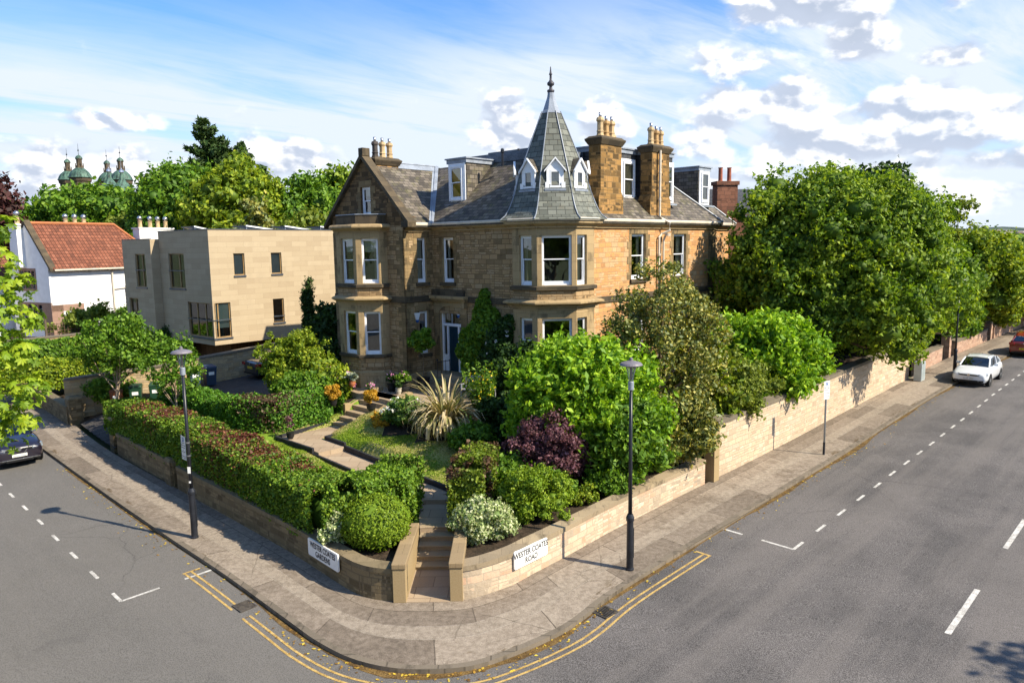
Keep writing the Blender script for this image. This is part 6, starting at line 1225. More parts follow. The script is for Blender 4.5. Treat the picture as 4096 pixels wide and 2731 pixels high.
# ------------------------------------------------------------------ cars
M['tyre']=plain('tyre_rubber',(.018,.018,.018),.8,.2); M['rim']=plain('alloy_rim',(.42,.43,.45),.3,.1,metal=.7); M['chrome']=plain('chrome',(.6,.62,.65),.15,.05,metal=1.); M['trim']=plain('black_trim',(.012,.012,.013),.35,.2)
M['lens']=plain('headlamp_lens',(.16,.18,.20),.08,.3,9,spec=.9); M['tail']=plain('tail_lamp_red',(.25,.008,.01),.15,.2,spec=.8); M['np_w']=plain('number_plate_white',(.75,.75,.72),.4,.03); M['np_y']=plain('number_plate_yellow',(.75,.55,.03),.4,.03)
def paint(name,c): return plain(name,c,.28,.03,spec=.6,coat=1.)
def car(label, loc, rz, col, prof, hw, wx, wr, plate, rearplate, z, group='parked cars', wb=(.0,)):
    """prof: list of (x, zlow, zbelt, zroof, roof half width) from nose to tail; +x is forward"""
    c=thing('parked_car',label,'car',(loc[0],loc[1],z),rz,group); P=paint('car_paint',col)
    # lower body
    mb=MB(); n=len(prof); K=7; rings=[]
    for x,zl,zb_,zr,rw,w_ in prof:
        rings.append([(x,w_*.86,zl),(x,w_*.97,zl+.12),(x,w_*1.0,zl+(zb_-zl)*.42),(x,w_*.985,zl+(zb_-zl)*.72),(x,w_*.93,zb_-.03),(x,w_*.84,zb_+.015),(x,0,zb_+.045)])
    for s in (1,-1):
        b=len(mb.V)
        for r_ in rings: mb.V += [(p[0],p[1]*s,p[2]) for p in r_]
        for i in range(n-1):
            for j in range(K-1):
                f=(b+i*K+j,b+(i+1)*K+j,b+(i+1)*K+j+1,b+i*K+j+1); mb.F.append(f if s<0 else f[::-1]); mb.M.append(0)
        for i,rev in ((0,s>0),(n-1,s<0)):
            f=tuple(b+i*K+j for j in range(K))+(len(mb.V),); mb.V.append((prof[i][0],0,prof[i][1])); mb.F.append(f[::-1] if rev else f); mb.M.append(0)
    bo=mb.build('body',P,c,smooth=True,uv=False); bm_=bo.modifiers.new('w','WELD'); bm_.merge_threshold=.001; bs=bo.modifiers.new('s','SUBSURF'); bs.levels=bs.render_levels=1
    # greenhouse
    cab=[p for p in prof if p[3]>p[2]+.02]; i0=prof.index(cab[0])-1; i1=prof.index(cab[-1])+1; sec=prof[i0:i1+1]
    gl=MB(); 
    def sp(p,k): x,zl,zb_,zr,rw,w_=p; return {'b':(x,w_*.83,zb_),'r':(x,rw,zr-.03)}[k] if zr>zb_+.02 else (x,w_*.80,zb_+.02)
    for s in (1,-1):
        for p,q in zip(sec,sec[1:]):
            A0,A1,B1,B0=sp(p,'b'),sp(q,'b'),sp(q,'r'),sp(p,'r'); gl.poly([(v[0],v[1]*s,v[2]) for v in (A0,A1,B1,B0)])
    p,q=sec[0],sec[1]; gl.poly([(sp(p,'b')[0],sp(p,'b')[1],sp(p,'b')[2]),(q[0],q[4],q[3]-.02),(q[0],-q[4],q[3]-.02),(sp(p,'b')[0],-sp(p,'b')[1],sp(p,'b')[2])])
    p,q=sec[-1],sec[-2]; gl.poly([(sp(p,'b')[0],sp(p,'b')[1],sp(p,'b')[2]),(q[0],q[4],q[3]-.02),(q[0],-q[4],q[3]-.02),(sp(p,'b')[0],-sp(p,'b')[1],sp(p,'b')[2])])
    gl.build('windows',M['glass_d'],c,uv=False)
    mb=MB(); rf=[(p[0],p[4],p[3]) for p in cab]
    for a,b in zip(rf,rf[1:]):
        mb.poly([(a[0],a[1]+.02,a[2]-.05),(b[0],b[1]+.02,b[2]-.05),(b[0],b[1]*.85,b[2]+.005),(a[0],a[1]*.85,a[2]+.005)]); mb.poly([(a[0],-a[1]-.02,a[2]-.05),(b[0],-b[1]-.02,b[2]-.05),(b[0],-b[1]*.85,b[2]+.005),(a[0],-a[1]*.85,a[2]+.005)][::-1]); mb.poly([(a[0],a[1]*.85,a[2]+.005),(b[0],b[1]*.85,b[2]+.005),(b[0],0,b[2]+.035),(a[0],0,a[2]+.035)]); mb.poly([(a[0],-a[1]*.85,a[2]+.005),(a[0],0,a[2]+.035),(b[0],0,b[2]+.035),(b[0],-b[1]*.85,b[2]+.005)])
    for s in (1,-1):
        for (p,q) in ((sec[0],sec[1]),(sec[-1],sec[-2])):
            a=sp(p,'b'); mb.tube([(a[0],a[1]*s,a[2]),((a[0]+q[0])/2,(a[1]+q[4])/2*s*1.01,(a[2]+q[3])/2),(q[0],q[4]*s,q[3]-.03)],.045,6)
        xm=(cab[0][0]+cab[-1][0])/2-.1; w_=hw*.83; mb.tube([(xm,w_*s*1.0,cab[1][2]),(xm-.05,cab[1][4]*s,cab[1][3]-.03)],.04,6)
    mb.build('roof',P,c,smooth=False,uv=False)
    mb=MB(); mb.box(cab[-1][0]+.3,cab[0][0]-.3,-.6,.6,.35,.75); 
    for x in (cab[0][0]-.7,cab[-1][0]+.6):
        for y in (-.35,.35): mb.box(x-.12,x+.08,y-.24,y+.24,.5,1.12)
    mb.build('seats',M['trim'],c,bevel=.04,uv=False)
    for x in wx:
        for s in (1,-1):
            mb=MB(); prof_=[(wr*.55,-.11),(wr*.92,-.115),(wr,-.08),(wr,.08),(wr*.92,.115),(wr*.62,.12)]; mb.lathe(prof_,n=20); o=mb.build('wheel',M['tyre'],c,smooth=False,uv=False); o.location=(x,s*(hw-.115),wr); o.rotation_euler=(R(-90)*s,0,0)
            mb=MB(); mb.lathe([(wr*.62,.10),(wr*.60,.118),(wr*.52,.09)],n=16); 
            for k_ in range(5):
                a=2*math.pi*k_/5; u=Vector((math.cos(a),math.sin(a),0)); v=Vector((-u.y,u.x,0)); p0=u*.03; p1=u*wr*.6; mb.hexa([tuple(p0-v*.035+Vector((0,0,.09))),tuple(p1-v*.03+Vector((0,0,.09))),tuple(p1+v*.03+Vector((0,0,.09))),tuple(p0+v*.035+Vector((0,0,.09))),tuple(p0-v*.035+Vector((0,0,.125))),tuple(p1-v*.03+Vector((0,0,.115))),tuple(p1+v*.03+Vector((0,0,.115))),tuple(p0+v*.035+Vector((0,0,.125)))])
            mb.build('rim',M['rim'],o,uv=False)
            mb=MB(); mb.lathe([(wr*1.13,-.02),(wr*1.13,.012)],n=24); a=mb.build('wheel_arch',M['trim'],c,uv=False); a.location=(x,s*(hw-.012),wr+.01); a.rotation_euler=(R(-90)*s,0,0)
    for s in (1,-1):
        mb=MB(); x=cab[0][0]-.02; mb.hexa([(x-.07,s*(hw-.06),.98),(x+.1,s*(hw-.06),.98),(x+.08,s*(hw+.14),1.0),(x-.04,s*(hw+.14),1.0),(x-.07,s*(hw-.06),1.10),(x+.06,s*(hw-.06),1.10),(x+.04,s*(hw+.14),1.13),(x-.04,s*(hw+.14),1.13)]); mb.build('mirror',P,c,bevel=.02,uv=False)
    return c
def frontend(c, xf, hw, zl, zp, style, reg):
    for s in (1,-1):
        mb=MB(); zt=zl[1]; mb.hexa([(xf+.0,s*(hw*.52),zt-.10),(xf-.20,s*(hw*.985),zt-.10),(xf-.42,s*(hw*.95),zt-.10),(xf-.2,s*(hw*.5),zt-.10),(xf-.03,s*(hw*.52),zt+.01),(xf-.30,s*(hw*.985),zt+.06),(xf-.5,s*(hw*.95),zt+.06),(xf-.25,s*(hw*.5),zt+.01)]); mb.build('headlight',M['lens'],c,bevel=.01,uv=False)
    mb=MB(); mb.box(xf-.12,xf+.012,-hw*.5,hw*.5,zt-.085,zt-.02); mb.box(xf-.1,xf+.02,-hw*.52,hw*.52,.26,.36); 
    for s in (1,-1): mb.box(xf-.2,xf-.02,s*hw*.68-.12,s*hw*.68+.12,.28,.36)
    mb.build('grille',M['trim'],c,bevel=.01,uv=False)
    mb=MB(); mb.lathe([(.0,0),(.075,0),(.075,.015),(.055,.015),(.055,.008),(.0,.008)],n=18); o=mb.build('badge',M['chrome'],c,uv=False); o.location=(xf+.012,0,zt-.05); o.rotation_euler=(0,R(90),0)
    mb=MB(); mb.box(0,.012,-.26,.26,-.056,.056); p=mb.build('number_plate',M['np_w'],c,uv=False); p.location=(xf+.03,0,zp); text(reg,.105,(.014,0,-.004),(R(90),0,R(90)),M['ink'],p,ext=.001)
def rearend(c, xr, hw, zp, zt, reg, wide=.3):
    for s in (1,-1): mb=MB(); mb.box(xr-.01,xr+.22,s*hw*.80-.16,s*hw*.80+.16,zt-.09,zt+.07); mb.build('tail_light',M['tail'],c,bevel=.02,uv=False)
    mb=MB(); mb.box(-.012,0,-.26,.26,-.056,.056); p=mb.build('number_plate',M['np_y'],c,uv=False); p.location=(xr-.015,0,zp); text(reg,.105,(-.014,0,-.004),(R(90),0,R(-90)),M['ink'],p,ext=.001)
    mb=MB(); mb.box(xr-.0,xr+.1,-hw*.8,hw*.8,.25,.36); mb.build('rear_valance',M['trim'],c,bevel=.02,uv=False)
    mb=MB(); mb.lathe([(.0,0),(.06,0),(.06,.012),(.0,.012)],n=16); o=mb.build('badge',M['chrome'],c,uv=False); o.location=(xr-.012,0,zt+.04); o.rotation_euler=(0,R(-90),0)
HB=[(2.13,.30,.62,0,0,.66),(2.08,.24,.70,0,0,.82),(1.75,.22,.80,0,0,.88),(1.2,.20,.93,0,0,.89),(.95,.20,.97,0,0,.895),(.30,.20,.98,1.40,.60,.895),(-.30,.20,.985,1.46,.62,.895),(-1.05,.20,1.0,1.43,.60,.895),(-1.62,.22,1.01,1.30,.56,.89),(-1.95,.24,.98,0,0,.86),(-2.08,.28,.90,0,0,.80),(-2.12,.34,.72,0,0,.74)]
g=car('white hatchback parked at the kerb of the wider road',(26.69,41.67),R(-133.8),(.72,.73,.74),HB,.895,(1.30,-1.32),.315,1,0,zs(26.7,41.7)); frontend(g,2.15,.87,(.5,.69),.46,0,'AU63 DDX')
mb=MB(); mb.tube([(.93,.05,1.0),(.62,.28,1.24)],.012,5); mb.build('wiper',M['trim'],g,uv=False); mb=MB(); mb.lathe([(.03,0),(.01,.07)],(-.9,0,1.45),8); mb.build('aerial',M['trim'],g)
SV=[(2.20,.34,.72,0,0,.68),(2.15,.26,.82,0,0,.84),(1.8,.26,.94,0,0,.91),(1.25,.26,1.05,0,0,.92),(1.0,.26,1.09,0,0,.92),(.30,.26,1.12,1.52,.62,.92),(-.4,.26,1.13,1.60,.64,.92),(-1.2,.26,1.15,1.56,.62,.92),(-1.75,.28,1.16,1.40,.58,.91),(-2.05,.30,1.10,0,0,.88),(-2.18,.36,.95,0,0,.80)]
g=car('dark purple black crossover car under the chestnut branches',(-21.35,30.25),R(-44.3),(.011,.008,.016),SV,.92,(1.34,-1.32),.35,1,0,zs(-21,30)); frontend(g,2.22,.90,(.5,.80),.52,0,'SL21 VTO')
mb=MB(); mb.box(2.19,2.215,-.62,.62,.34,.37); 
for s in (1,-1): mb.box(2.05,2.12,s*.70-.08,s*.70+.08,.52,.55); mb.hexa([(2.2,s*.16,.60),(2.2,s*.20,.60),(2.2,s*.36,.80),(2.2,s*.32,.80),(2.22,s*.16,.60),(2.22,s*.20,.60),(2.22,s*.36,.80),(2.22,s*.32,.80)])
mb.build('chrome_trim',M['chrome'],g,uv=False)
SL=[(2.38,.32,.60,0,0,.66),(2.32,.24,.68,0,0,.82),(1.9,.2,.78,0,0,.89),(1.2,.2,.90,0,0,.91),(.95,.2,.93,0,0,.91),(.2,.2,.95,1.38,.58,.91),(-.4,.2,.96,1.43,.60,.91),(-1.0,.2,.98,1.36,.57,.91),(-1.3,.2,.99,1.20,.54,.91),(-1.75,.2,1.0,0,0,.90),(-2.25,.24,.98,0,0,.84),(-2.36,.30,.86,0,0,.76)]
g=car('black saloon car on the driveway by the rubble stone wall',(-12.5,40.9),R(47.6),(.012,.014,.022),SL,.91,(1.42,-1.38),.33,0,1,2.26); rearend(g,-2.37,.9,.62,.80,'SD19 KLM')
RD_=[(2.15,.30,.62,0,0,.66),(2.08,.24,.72,0,0,.82),(1.6,.22,.9,0,0,.90),(1.2,.22,1.0,0,0,.90),(.4,.22,1.03,1.46,.62,.90),(-.4,.22,1.04,1.56,.64,.90),(-1.2,.22,1.06,1.52,.62,.90),(-1.75,.24,1.07,1.36,.58,.90),(-2.02,.26,1.02,0,0,.88),(-2.14,.32,.86,0,0,.82),(-2.16,.38,.6,0,0,.80)]
g=car('dark red hatchback seen from behind at the right edge',(35.45,49.95),R(46.2),(.22,.018,.012),RD_,.90,(1.30,-1.32),.34,0,1,zs(35,50)); rearend(g,-2.17,.88,.55,.88,'SK19 SFZ')
# wheelie bins
def bin_(label,x,y,rz,c,z=None):
    r=thing('wheelie_bin',label,'bin',(x,y,gh(x,y)+.05 if z is None else z),rz,'wheelie bins on the driveway'); mb=MB(); mb.hexa([(-.23,-.27,.06),(.23,-.27,.06),(.23,.27,.06),(-.23,.27,.06),(-.28,-.34,.98),(.28,-.34,.98),(.28,.34,.98),(-.28,.34,.98)]); mb.build('body',c,r,bevel=.02); mb=MB(); mb.hexa([(-.30,-.37,.985),(.30,-.37,.985),(.30,.38,.985),(-.30,.38,.985),(-.27,-.33,1.06),(.27,-.33,1.06),(.27,.36,1.10),(-.27,.36,1.10)]); mb.build('lid',c,r,bevel=.015)
    mb=MB(); mb.box(-.14,.14,-.325,-.315,.62,.84); mb.build('sticker',M['plate'],r); mb=MB(); mb.tube([(-.28,.40,.95),(.28,.40,.95)],.02,6); mb.lathe([(.1,-.03),(.1,.03)],(0,0,0),12); mb.build('wheel',M['tyre'],r) if False else mb.build('handle',M['black_pl'],r)
GB=plain('green_bin_plastic',(.012,.05,.025),.5,.1); BB=plain('brown_bin_plastic',(.20,.07,.03),.5,.1); UB=plain('blue_grey_bin_plastic',(.03,.05,.09),.5,.1)
bin_('green wheelie bin with a white sticker, left of the two behind the small tree',-18.75,36.1,R(20),GB); bin_('green wheelie bin, right of the two behind the small tree',-17.9,36.4,R(20),GB); bin_('brown wheelie bin against the rubble wall',-19.6,35.9,R(20),BB); bin_('dark blue wheelie bin behind the lamp post, left of its pair',-16.35,37.3,R(40),UB); bin_('dark blue wheelie bin behind the lamp post, right of its pair',-15.8,37.95,R(40),UB)
# garden bench, door railing
b=thing('garden_bench','grey wooden slatted garden bench beside the climber','bench',(-1.45,30.0,2.85),R(-25)); SB=plain('silvered_wood',(.24,.25,.27),.8,.15); mb=MB()
for i in range(4): mb.box(-.7,.7,-.22+i*.12,-.12+i*.12,.42,.45)
mb.build('seat',SB,b); mb=MB()
for i in range(13): mb.box(-.66+i*.107,-.62+i*.107,.25,.28,.48,.9)
mb.box(-.72,.72,.24,.29,.9,.97); mb.box(-.72,.72,.24,.29,.47,.51); mb.build('backrest',SB,b)
for x in (-.7,.64):
    for y in (-.22,.22): mb=MB(); mb.box(x,x+.06,y,y+.06,0,.95 if y>0 else .62); mb.build('leg',SB,b)
    mb=MB(); mb.box(x,x+.06,-.24,.28,.62,.66); mb.build('armrest',SB,b)
b=thing('door_railing','black iron scrolled railing beside the front door','railing',(-3.35,32.55,2.85),R(47.6)); mb=MB()
for x in (0,.25,.5,.75): mb.tube([(x,0,0),(x,0,1.25)],.014,6)
mb.tube([(0,0,1.2),(.75,0,1.2)],.018,6); mb.tube([(0,0,.5),(.75,0,.5)],.012,6); mb.lathe([(.0,1.25),(.05,1.3),(.0,1.36)],(0,0,0),8); mb.build('bars',M['black'],b)
# ------------------------------------------------------------------ garden planting
zh = lambda h0,h1,x0=-14.,x1=-3.: (lambda x,y: h0)
LH = [(-3.75,20.9),(-3.6,19.55),(-4.5,19.35),(-5.9,20.6),(-9.3,24.0),(-13,27.5),(-17.5,31.6)]
hedge('long_hedge','long clipped hedge with copper patches running behind the low wall',[(-5.05,19.95),(-6.0,20.95),(-9.25,24.2),(-13.0,27.8),(-16.9,31.7)],1.55,lambda x,y: zs(x,y)+.72,lambda x,y: float(np.interp(-x,[4.3,7,10,13,17.5],[2.48,2.6,2.78,2.85,2.7])),80000,.062,M['l_hedge'],1,patches=((-8.0,23.2,1.0),(-9.3,24.6,1.3),(-10.4,25.6,.8),(-13.2,28.2,.9),(-15.0,29.9,.8),(-6.4,21.9,.45)))
hedge('entrance_hedge','bright clipped hedge turning the corner beside the entrance steps',[(-4.6,20.1),(-3.8,20.5),(-3.6,21.7)],1.4,lambda x,y: 1.1,lambda x,y: 2.68,18000,.06,M['l_entr'],2)
hedge('gate_hedge','small square clipped hedge right of the entrance steps with a dark copper face',[(-1.28,20.6),(-1.05,22.0)],1.1,lambda x,y: 1.15,lambda x,y: 3.05,15000,.06,M['l_gate'],6)
hedge('beech_hedge','clipped beech hedge with a copper section between the drive and the lawn',[(-8.1,30.95),(-9.75,29.45),(-11.5,30.1),(-15.3,33.0)],1.25,lambda x,y: 1.75,lambda x,y: 3.18 if x>-11 else 3.0,36000,.07,M['l_upper'],12,patches=((-9.9,29.3,.95),(-10.6,29.6,.6)))
bush('round_bush','large round golden green clipped bush over the Wester Coates Gardens plate','bush',(-3.72,19.0,1.25),(.90,.84,.72),1,36000,.030,M['l_box'],4,core=.95,size=(.78,.86),shell=.035,fl=.55)
bush('variegated_shrub','small white edged shrub squeezed between the round bush and the hedge','shrub',(-4.83,18.95,1.2),(.32,.3,.55),6,2600,.05,M['l_varieg'],5)
bush('variegated_shrub','cream variegated shrub spilling over the curved wall by the entrance','shrub',(-.72,19.35,1.1),(.95,.8,.68),18,12000,.045,M['l_varieg'],6,core=.7,size=(.25,.42))
bush('golden_shrub','low golden green shrub behind the Wester Coates Road plate','shrub',(.55,20.7,1.2),(1.35,.95,.85),26,24000,.04,M['l_box'],7,core=.8,size=(.25,.42))
bush('fern_clump','low feathery green plants between the gate hedge and the purple bush','shrub',(-.1,22.2,1.5),(.9,.7,.7),9,5000,.075,M['l_mid'],77)
bush('yellow_shrub','small yellow leaved shrub on the wall beneath the purple bush','shrub',(2.05,21.75,1.25),(.55,.4,.36),8,2600,.045,M['l_yellow'],8,core=.6)
bush('green_shrub','low green shrub at the wall between the purple bush and the laurel','shrub',(2.9,22.3,1.3),(.8,.45,.5),9,5000,.06,M['l_mid'],138)
bush('green_shrub','dark green low shrub filling behind the golden shrub','shrub',(.9,21.7,1.3),(1.0,.6,.65),10,7000,.06,M['l_mid'],139)
bush('purple_barberry','large dark purple barberry arching over the golden shrub','bush',(1.25,22.7,1.4),(1.45,1.1,1.42),36,30000,.05,M['l_purple'],9,core=.55,size=(.2,.36),shell=.3)
def laurel(name,label,cat,base,rad,nl,n,ls,mt,seed):
    rng=np.random.default_rng(seed); root=thing(name,label,cat,base); L=make_lumps((0,0,rad[2]*.9),rad,nl,rng,(.20,.38),fill=.84)
    P,N=lump_leaves(L,n//7,rng,shell=.12); up=np.array((0,0,.55)); A=N*.7+up; A/=np.linalg.norm(A,axis=1)[:,None]
    k=7; t=np.repeat(np.arange(len(P)),k); j=np.tile(np.linspace(0,1,k),len(P)); Q=P[t]+A[t]*(j*np.repeat(.12+.5*rng.random(len(P))**1.5,k))[:,None]+rng.normal(size=(len(t),3))*.035; leaf_mesh('foliage',Q,N[t],ls,mt,rng,2.2,root,.35,core=ico_core(L,.8,seed))
    mb=MB(); limbs(mb,(0,0,-.2),(0,0,rad[2]),L,.1,rng,10); mb.build('trunk',M['bark'],root,uv=False); return root
laurel('cherry_laurel','huge bright green laurel bush behind the lamp post','bush',(2.45,24.3,1.6),(2.45,1.9,2.3),64,76000,.092,M['l_bright'],10)
laurel('cherry_laurel','lower green laurel in front of the holly at the low wall','bush',(3.6,22.9,1.5),(1.35,.95,1.4),24,24000,.082,M['l_mid'],11)
laurel('cherry_laurel','bright green laurel growing over the tall wall','bush',(10.2,31.1,2.2),(3.2,1.8,2.0),50,52000,.10,M['l_bright'],12)
laurel('cherry_laurel','yellowish laurel between the holly and the tall wall laurel','bush',(7.4,28.2,1.9),(1.7,1.4,1.7),18,16000,.11,M['l_yellow'],13)
laurel('holly_bush','low holly bush filling the corner against the tall wall pier','bush',(5.4,24.9,1.5),(1.5,1.0,1.3),26,22000,.07,M['l_holly'],135)
bush('olive_shrub','loose olive green shrub leaning over the tall wall under the holly','shrub',(8.3,28.1,2.2),(1.9,1.3,1.6),26,17000,.07,M['l_olive'],136,core=.5,shell=.3)
bush('grey_shrub','silver grey shrub hanging at the end of the wall laurel','shrub',(12.3,31.6,2.5),(.55,.5,.72),7,3200,.07,M['l_grey'],14)
tree('holly_tree','tall open holly tree with yellowish leaves in front of the villa','tree',(5.3,26.4,1.5),0,(.15,0,3.6),(2.35,1.9,3.6),90,36000,.072,M['l_holly'],15,r0=.16,core=None,size=(.15,.30),shell=.4,fl=.25,k=26,barkm=M['bark_p'])
bush('evergreen_shrub','dark green shrub at the shaded edge of the lawn','shrub',(-1.35,25.2,1.9),(.75,.6,.62),8,4500,.08,M['l_mid'],16)
bush('evergreen_shrub','very dark tall shrub between the flax and the laurel','shrub',(-.05,26.6,1.9),(.95,.9,1.15),14,9000,.08,M['l_dark'],17)
bush('evergreen_shrub','dark climber mass standing left of the turret bay','shrub',(.15,28.2,2.5),(.85,.7,1.65),16,9000,.085,M['l_dark'],18)
bush('evergreen_shrub','yellow tipped shrub beside the bench in front of the bay','shrub',(.45,27.6,2.4),(.6,.5,1.15),9,3800,.08,M['l_yellow'],19,core=.4)
bush('white_flowering_shrub','rounded shrub dotted with white flowers by the upper steps','shrub',(-4.2,27.9,2.3),(1.0,.75,.62),12,7000,.07,M['l_white'],20)
bush('yellow_groundcover','low yellow green plants at the foot of the steps wall','shrub',(-5.15,28.3,2.1),(.45,.4,.35),5,1500,.06,M['l_orange'],21)
rng=np.random.default_rng(21); P=rng.normal(size=(90,3)); P[:,2]=np.abs(P[:,2]); P/=np.linalg.norm(P,axis=1)[:,None]; 
def flowers(par_name,label,base,rad,n,size,mt,seed,per=9):
    rng=np.random.default_rng(seed); d=rng.normal(size=(n,3)); d[:,2]=np.abs(d[:,2])+.2; d[:,1]-=.4; d/=np.linalg.norm(d,axis=1)[:,None]; c=d*np.array(rad)*1.02; c[:,2]+=rad[2]*.8
    t=np.repeat(np.arange(n),per); Q=c[t]+rng.normal(size=(n*per,3))*size*.55; o=leaf_mesh('flowers',Q,d[t],size,mt,rng,1.1,None,.3); return o
def attach(o,par): o.parent=par
wf=[x for x in bpy.data.objects if x.get('label','').startswith('rounded shrub dotted')][0]; attach(flowers('','',None,(1.0,.75,.62),26,.07,M['petal_w'],22,4),wf)
# phormium and broom
def flax(label,base,n,L,seed):
    rng=np.random.default_rng(seed); root=thing('flax_plant',label,'plant',base); V=[];F=[];T=[]
    for i in range(n):
        a=rng.uniform(0,2*math.pi); tilt=rng.uniform(.15,1.3)**.8; l=L*rng.uniform(.6,1.1)*(1.1 if tilt<.4 else 1); w_=rng.uniform(.035,.075); dirx,diry=math.cos(a),math.sin(a); px,py=-diry,dirx; p=Vector((dirx*.25*rng.random(),diry*.25*rng.random(),0)); th=math.pi/2-tilt*.45; b=len(V); k=7
        for j in range(k):
            ww=w_*(1-(j/(k-1))**2.2)*(.5+.5*min(1,j/1.5))+.003; V+= [(p.x+px*ww,p.y+py*ww,p.z),(p.x,p.y,p.z-.3*ww),(p.x-px*ww,p.y-py*ww,p.z)]
            p=p+Vector((dirx*math.cos(th),diry*math.cos(th),math.sin(th)))*l/(k-1); th-=tilt*.5*(j+.8)/2.2
        for j in range(k-1):
            for q in (0,1): F.append((b+j*3+q,b+j*3+q+1,b+(j+1)*3+q+1,b+(j+1)*3+q)); T.append((i*.618)%1)
    me=bpy.data.meshes.new('blades'); me.from_pydata(V,[],F); me.attributes.new('tint','FLOAT','FACE').data.foreach_set('value',T); me.materials.append(M['flax']); link(bpy.data.objects.new('blades',me),root); return root
flax('large spiky flax plant with straw striped sword leaves at the lawn edge',(-2.45,26.6,2.25),420,2.25,31); 
b=bush('broom_shrub','wispy broom with yellow flowers behind the flax','shrub',(-1.1,27.3,2.4),(.55,.45,1.25),12,3200,.09,M['l_mid'],32,core=None,size=(.2,.4),fl=.1) if False else None
rng=np.random.default_rng(33); r=thing('broom_shrub','wispy broom with yellow flowers behind the flax','shrub',(-1.2,27.2,2.4)); mb=MB(); Pp=[];Py=[]
for i in range(46):
    a=rng.uniform(0,6.28); l=rng.uniform(1.2,2.6); s=rng.uniform(.08,.38); p=[Vector((0,0,0))]
    for j in range(1,7): q=l*j/6; p.append(Vector((math.cos(a)*s*q,math.sin(a)*s*q,q)))
    mb.tube(p,[.012,.01,.009,.008,.006,.005,.003],4)
    for _ in range(45): j=rng.uniform(.3,1); q=l*j; Pp.append((math.cos(a)*s*q+rng.normal()*.04,math.sin(a)*s*q+rng.normal()*.04,q+rng.normal()*.03))
    if i%2==0:
        for _ in range(9): j=rng.uniform(.5,.95); q=l*j; Py.append((math.cos(a)*s*q+rng.normal()*.04,math.sin(a)*s*q+rng.normal()*.04,q))
mb.build('stem',M['l_mid'],r,uv=False); leaf_mesh('foliage',np.array(Pp),np.tile((0,-1.,0),(len(Pp),1)),.06,M['l_mid'],rng,2.5,r,.2); leaf_mesh('flowers',np.array(Py),np.tile((0,-1.,.2),(len(Py),1)),.06,M['petal_y'],rng,1.2,r,.3)
# climber on the wall, built against the entrance facade
hp=lambda x,y,z: tuple(Matrix.Translation((1.82,28.96,0))@Matrix.Rotation(R(47.6),4,'Z')@Vector((x,y,z)))
def climber(label,pts,n,ls,mt,seed,fl_=None):
    rng=np.random.default_rng(seed); b=hp(*pts[0][0]); root=thing('wall_climber',label,'climber',b); L=[]
    for (c,rad) in pts: w_=Vector(hp(*c))-Vector(b); L.append(((w_.x,w_.y,w_.z),(rad,rad,rad*1.1)))
    P,N=lump_leaves(L,n,rng,shell=.2); leaf_mesh('foliage',P,N,ls,mt,rng,1.4,root,.4,core=ico_core(L,.8,seed)); mb=MB()
    for c,rad in L[:6]: mb.tube([(0,0,-.2),(c[0]*.5,c[1]*.5,c[2]*.5),c],[.03,.02,.01],5)
    mb.build('stem',M['bark'],root,uv=False)
    if fl_: 
        Q,Nq=lump_leaves(L,fl_[0],rng,shell=.02); leaf_mesh('flowers',Q,Nq,fl_[1],fl_[2],rng,1.1,root,.7)
    return root
climber('bright green creeper climbing the wall right of the front door',[((-.25,4.6,3.1),.5),((-.2,4.5,4.0),.6),((-.2,4.35,4.8),.6),((-.15,4.15,5.5),.6),((-.1,4.0,6.2),.5),((-.1,3.95,6.7),.38),((-.1,3.9,7.1),.25),((-.3,5.0,4.6),.42),((-.25,4.85,5.2),.4),((-.15,3.5,5.6),.6),((-.15,3.4,6.2),.35)],12000,.10,M['l_mid'],41)
climber('darker climber with white flowers between the creeper and the turret bay',[((-.6,3.4,2.9),.6),((-.4,3.3,3.6),.75),((-.3,3.1,4.4),.75),((-.3,2.8,5.1),.7),((-.3,2.5,5.7),.5),((-.4,2.6,3.6),.6),((-.5,4.0,3.3),.55),((-.3,2.3,6.0),.35),((-.5,2.2,4.4),.5)],14000,.10,M['l_dark'],42,(45,.12,M['petal_w']))
# planting left of the house
b=bush('rhododendron','rhododendron covered in pink flower heads beside the upper steps','shrub',(-8.2,32.6,2.3),(1.15,.85,.95),14,9000,.10,M['l_yellow'],51); attach(flowers('','',None,(1.1,.85,.9),22,.085,M['petal_p'],52,16),b)
bush('loose_shrub','large feathery yellow green shrub in front of the black saloon','shrub',(-10.0,33.4,2.1),(1.75,1.3,2.0),50,30000,.062,M['l_yellow'],53,core=.25,size=(.16,.32),shell=.4)
bush('loose_shrub','low feathery green shrub tucked behind the beech hedge','shrub',(-9.2,31.8,2.2),(1.3,.8,.9),14,9000,.085,M['l_mid'],54,core=.6)
tree('cypress_column','slim dark columnar cypress against the modern house wall','tree',(-11.05,40.0,2.3),5.5,(0,0,2.75),(.26,.26,4.1),60,16000,.06,M['l_dark'],55,r0=.06,core=.8,size=(.6,.8),shell=.08,fill=.5)
bush('evergreen_shrub','tall dark shrub squeezed between the villa and the modern house','shrub',(-9.1,37.2,2.3),(.72,.8,2.6),22,14000,.11,M['l_dark'],56,core=.75)
bush('evergreen_shrub','dark mixed shrubs filling the gap left of the villa bay','shrub',(-9.0,35.2,2.4),(1.15,.8,1.25),14,9000,.10,M['l_dark'],57)
bush('evergreen_shrub','dull green shrub at the foot of the cypress column','shrub',(-11.2,38.3,2.3),(1.0,.8,.8),9,5000,.09,M['l_mid'],58)
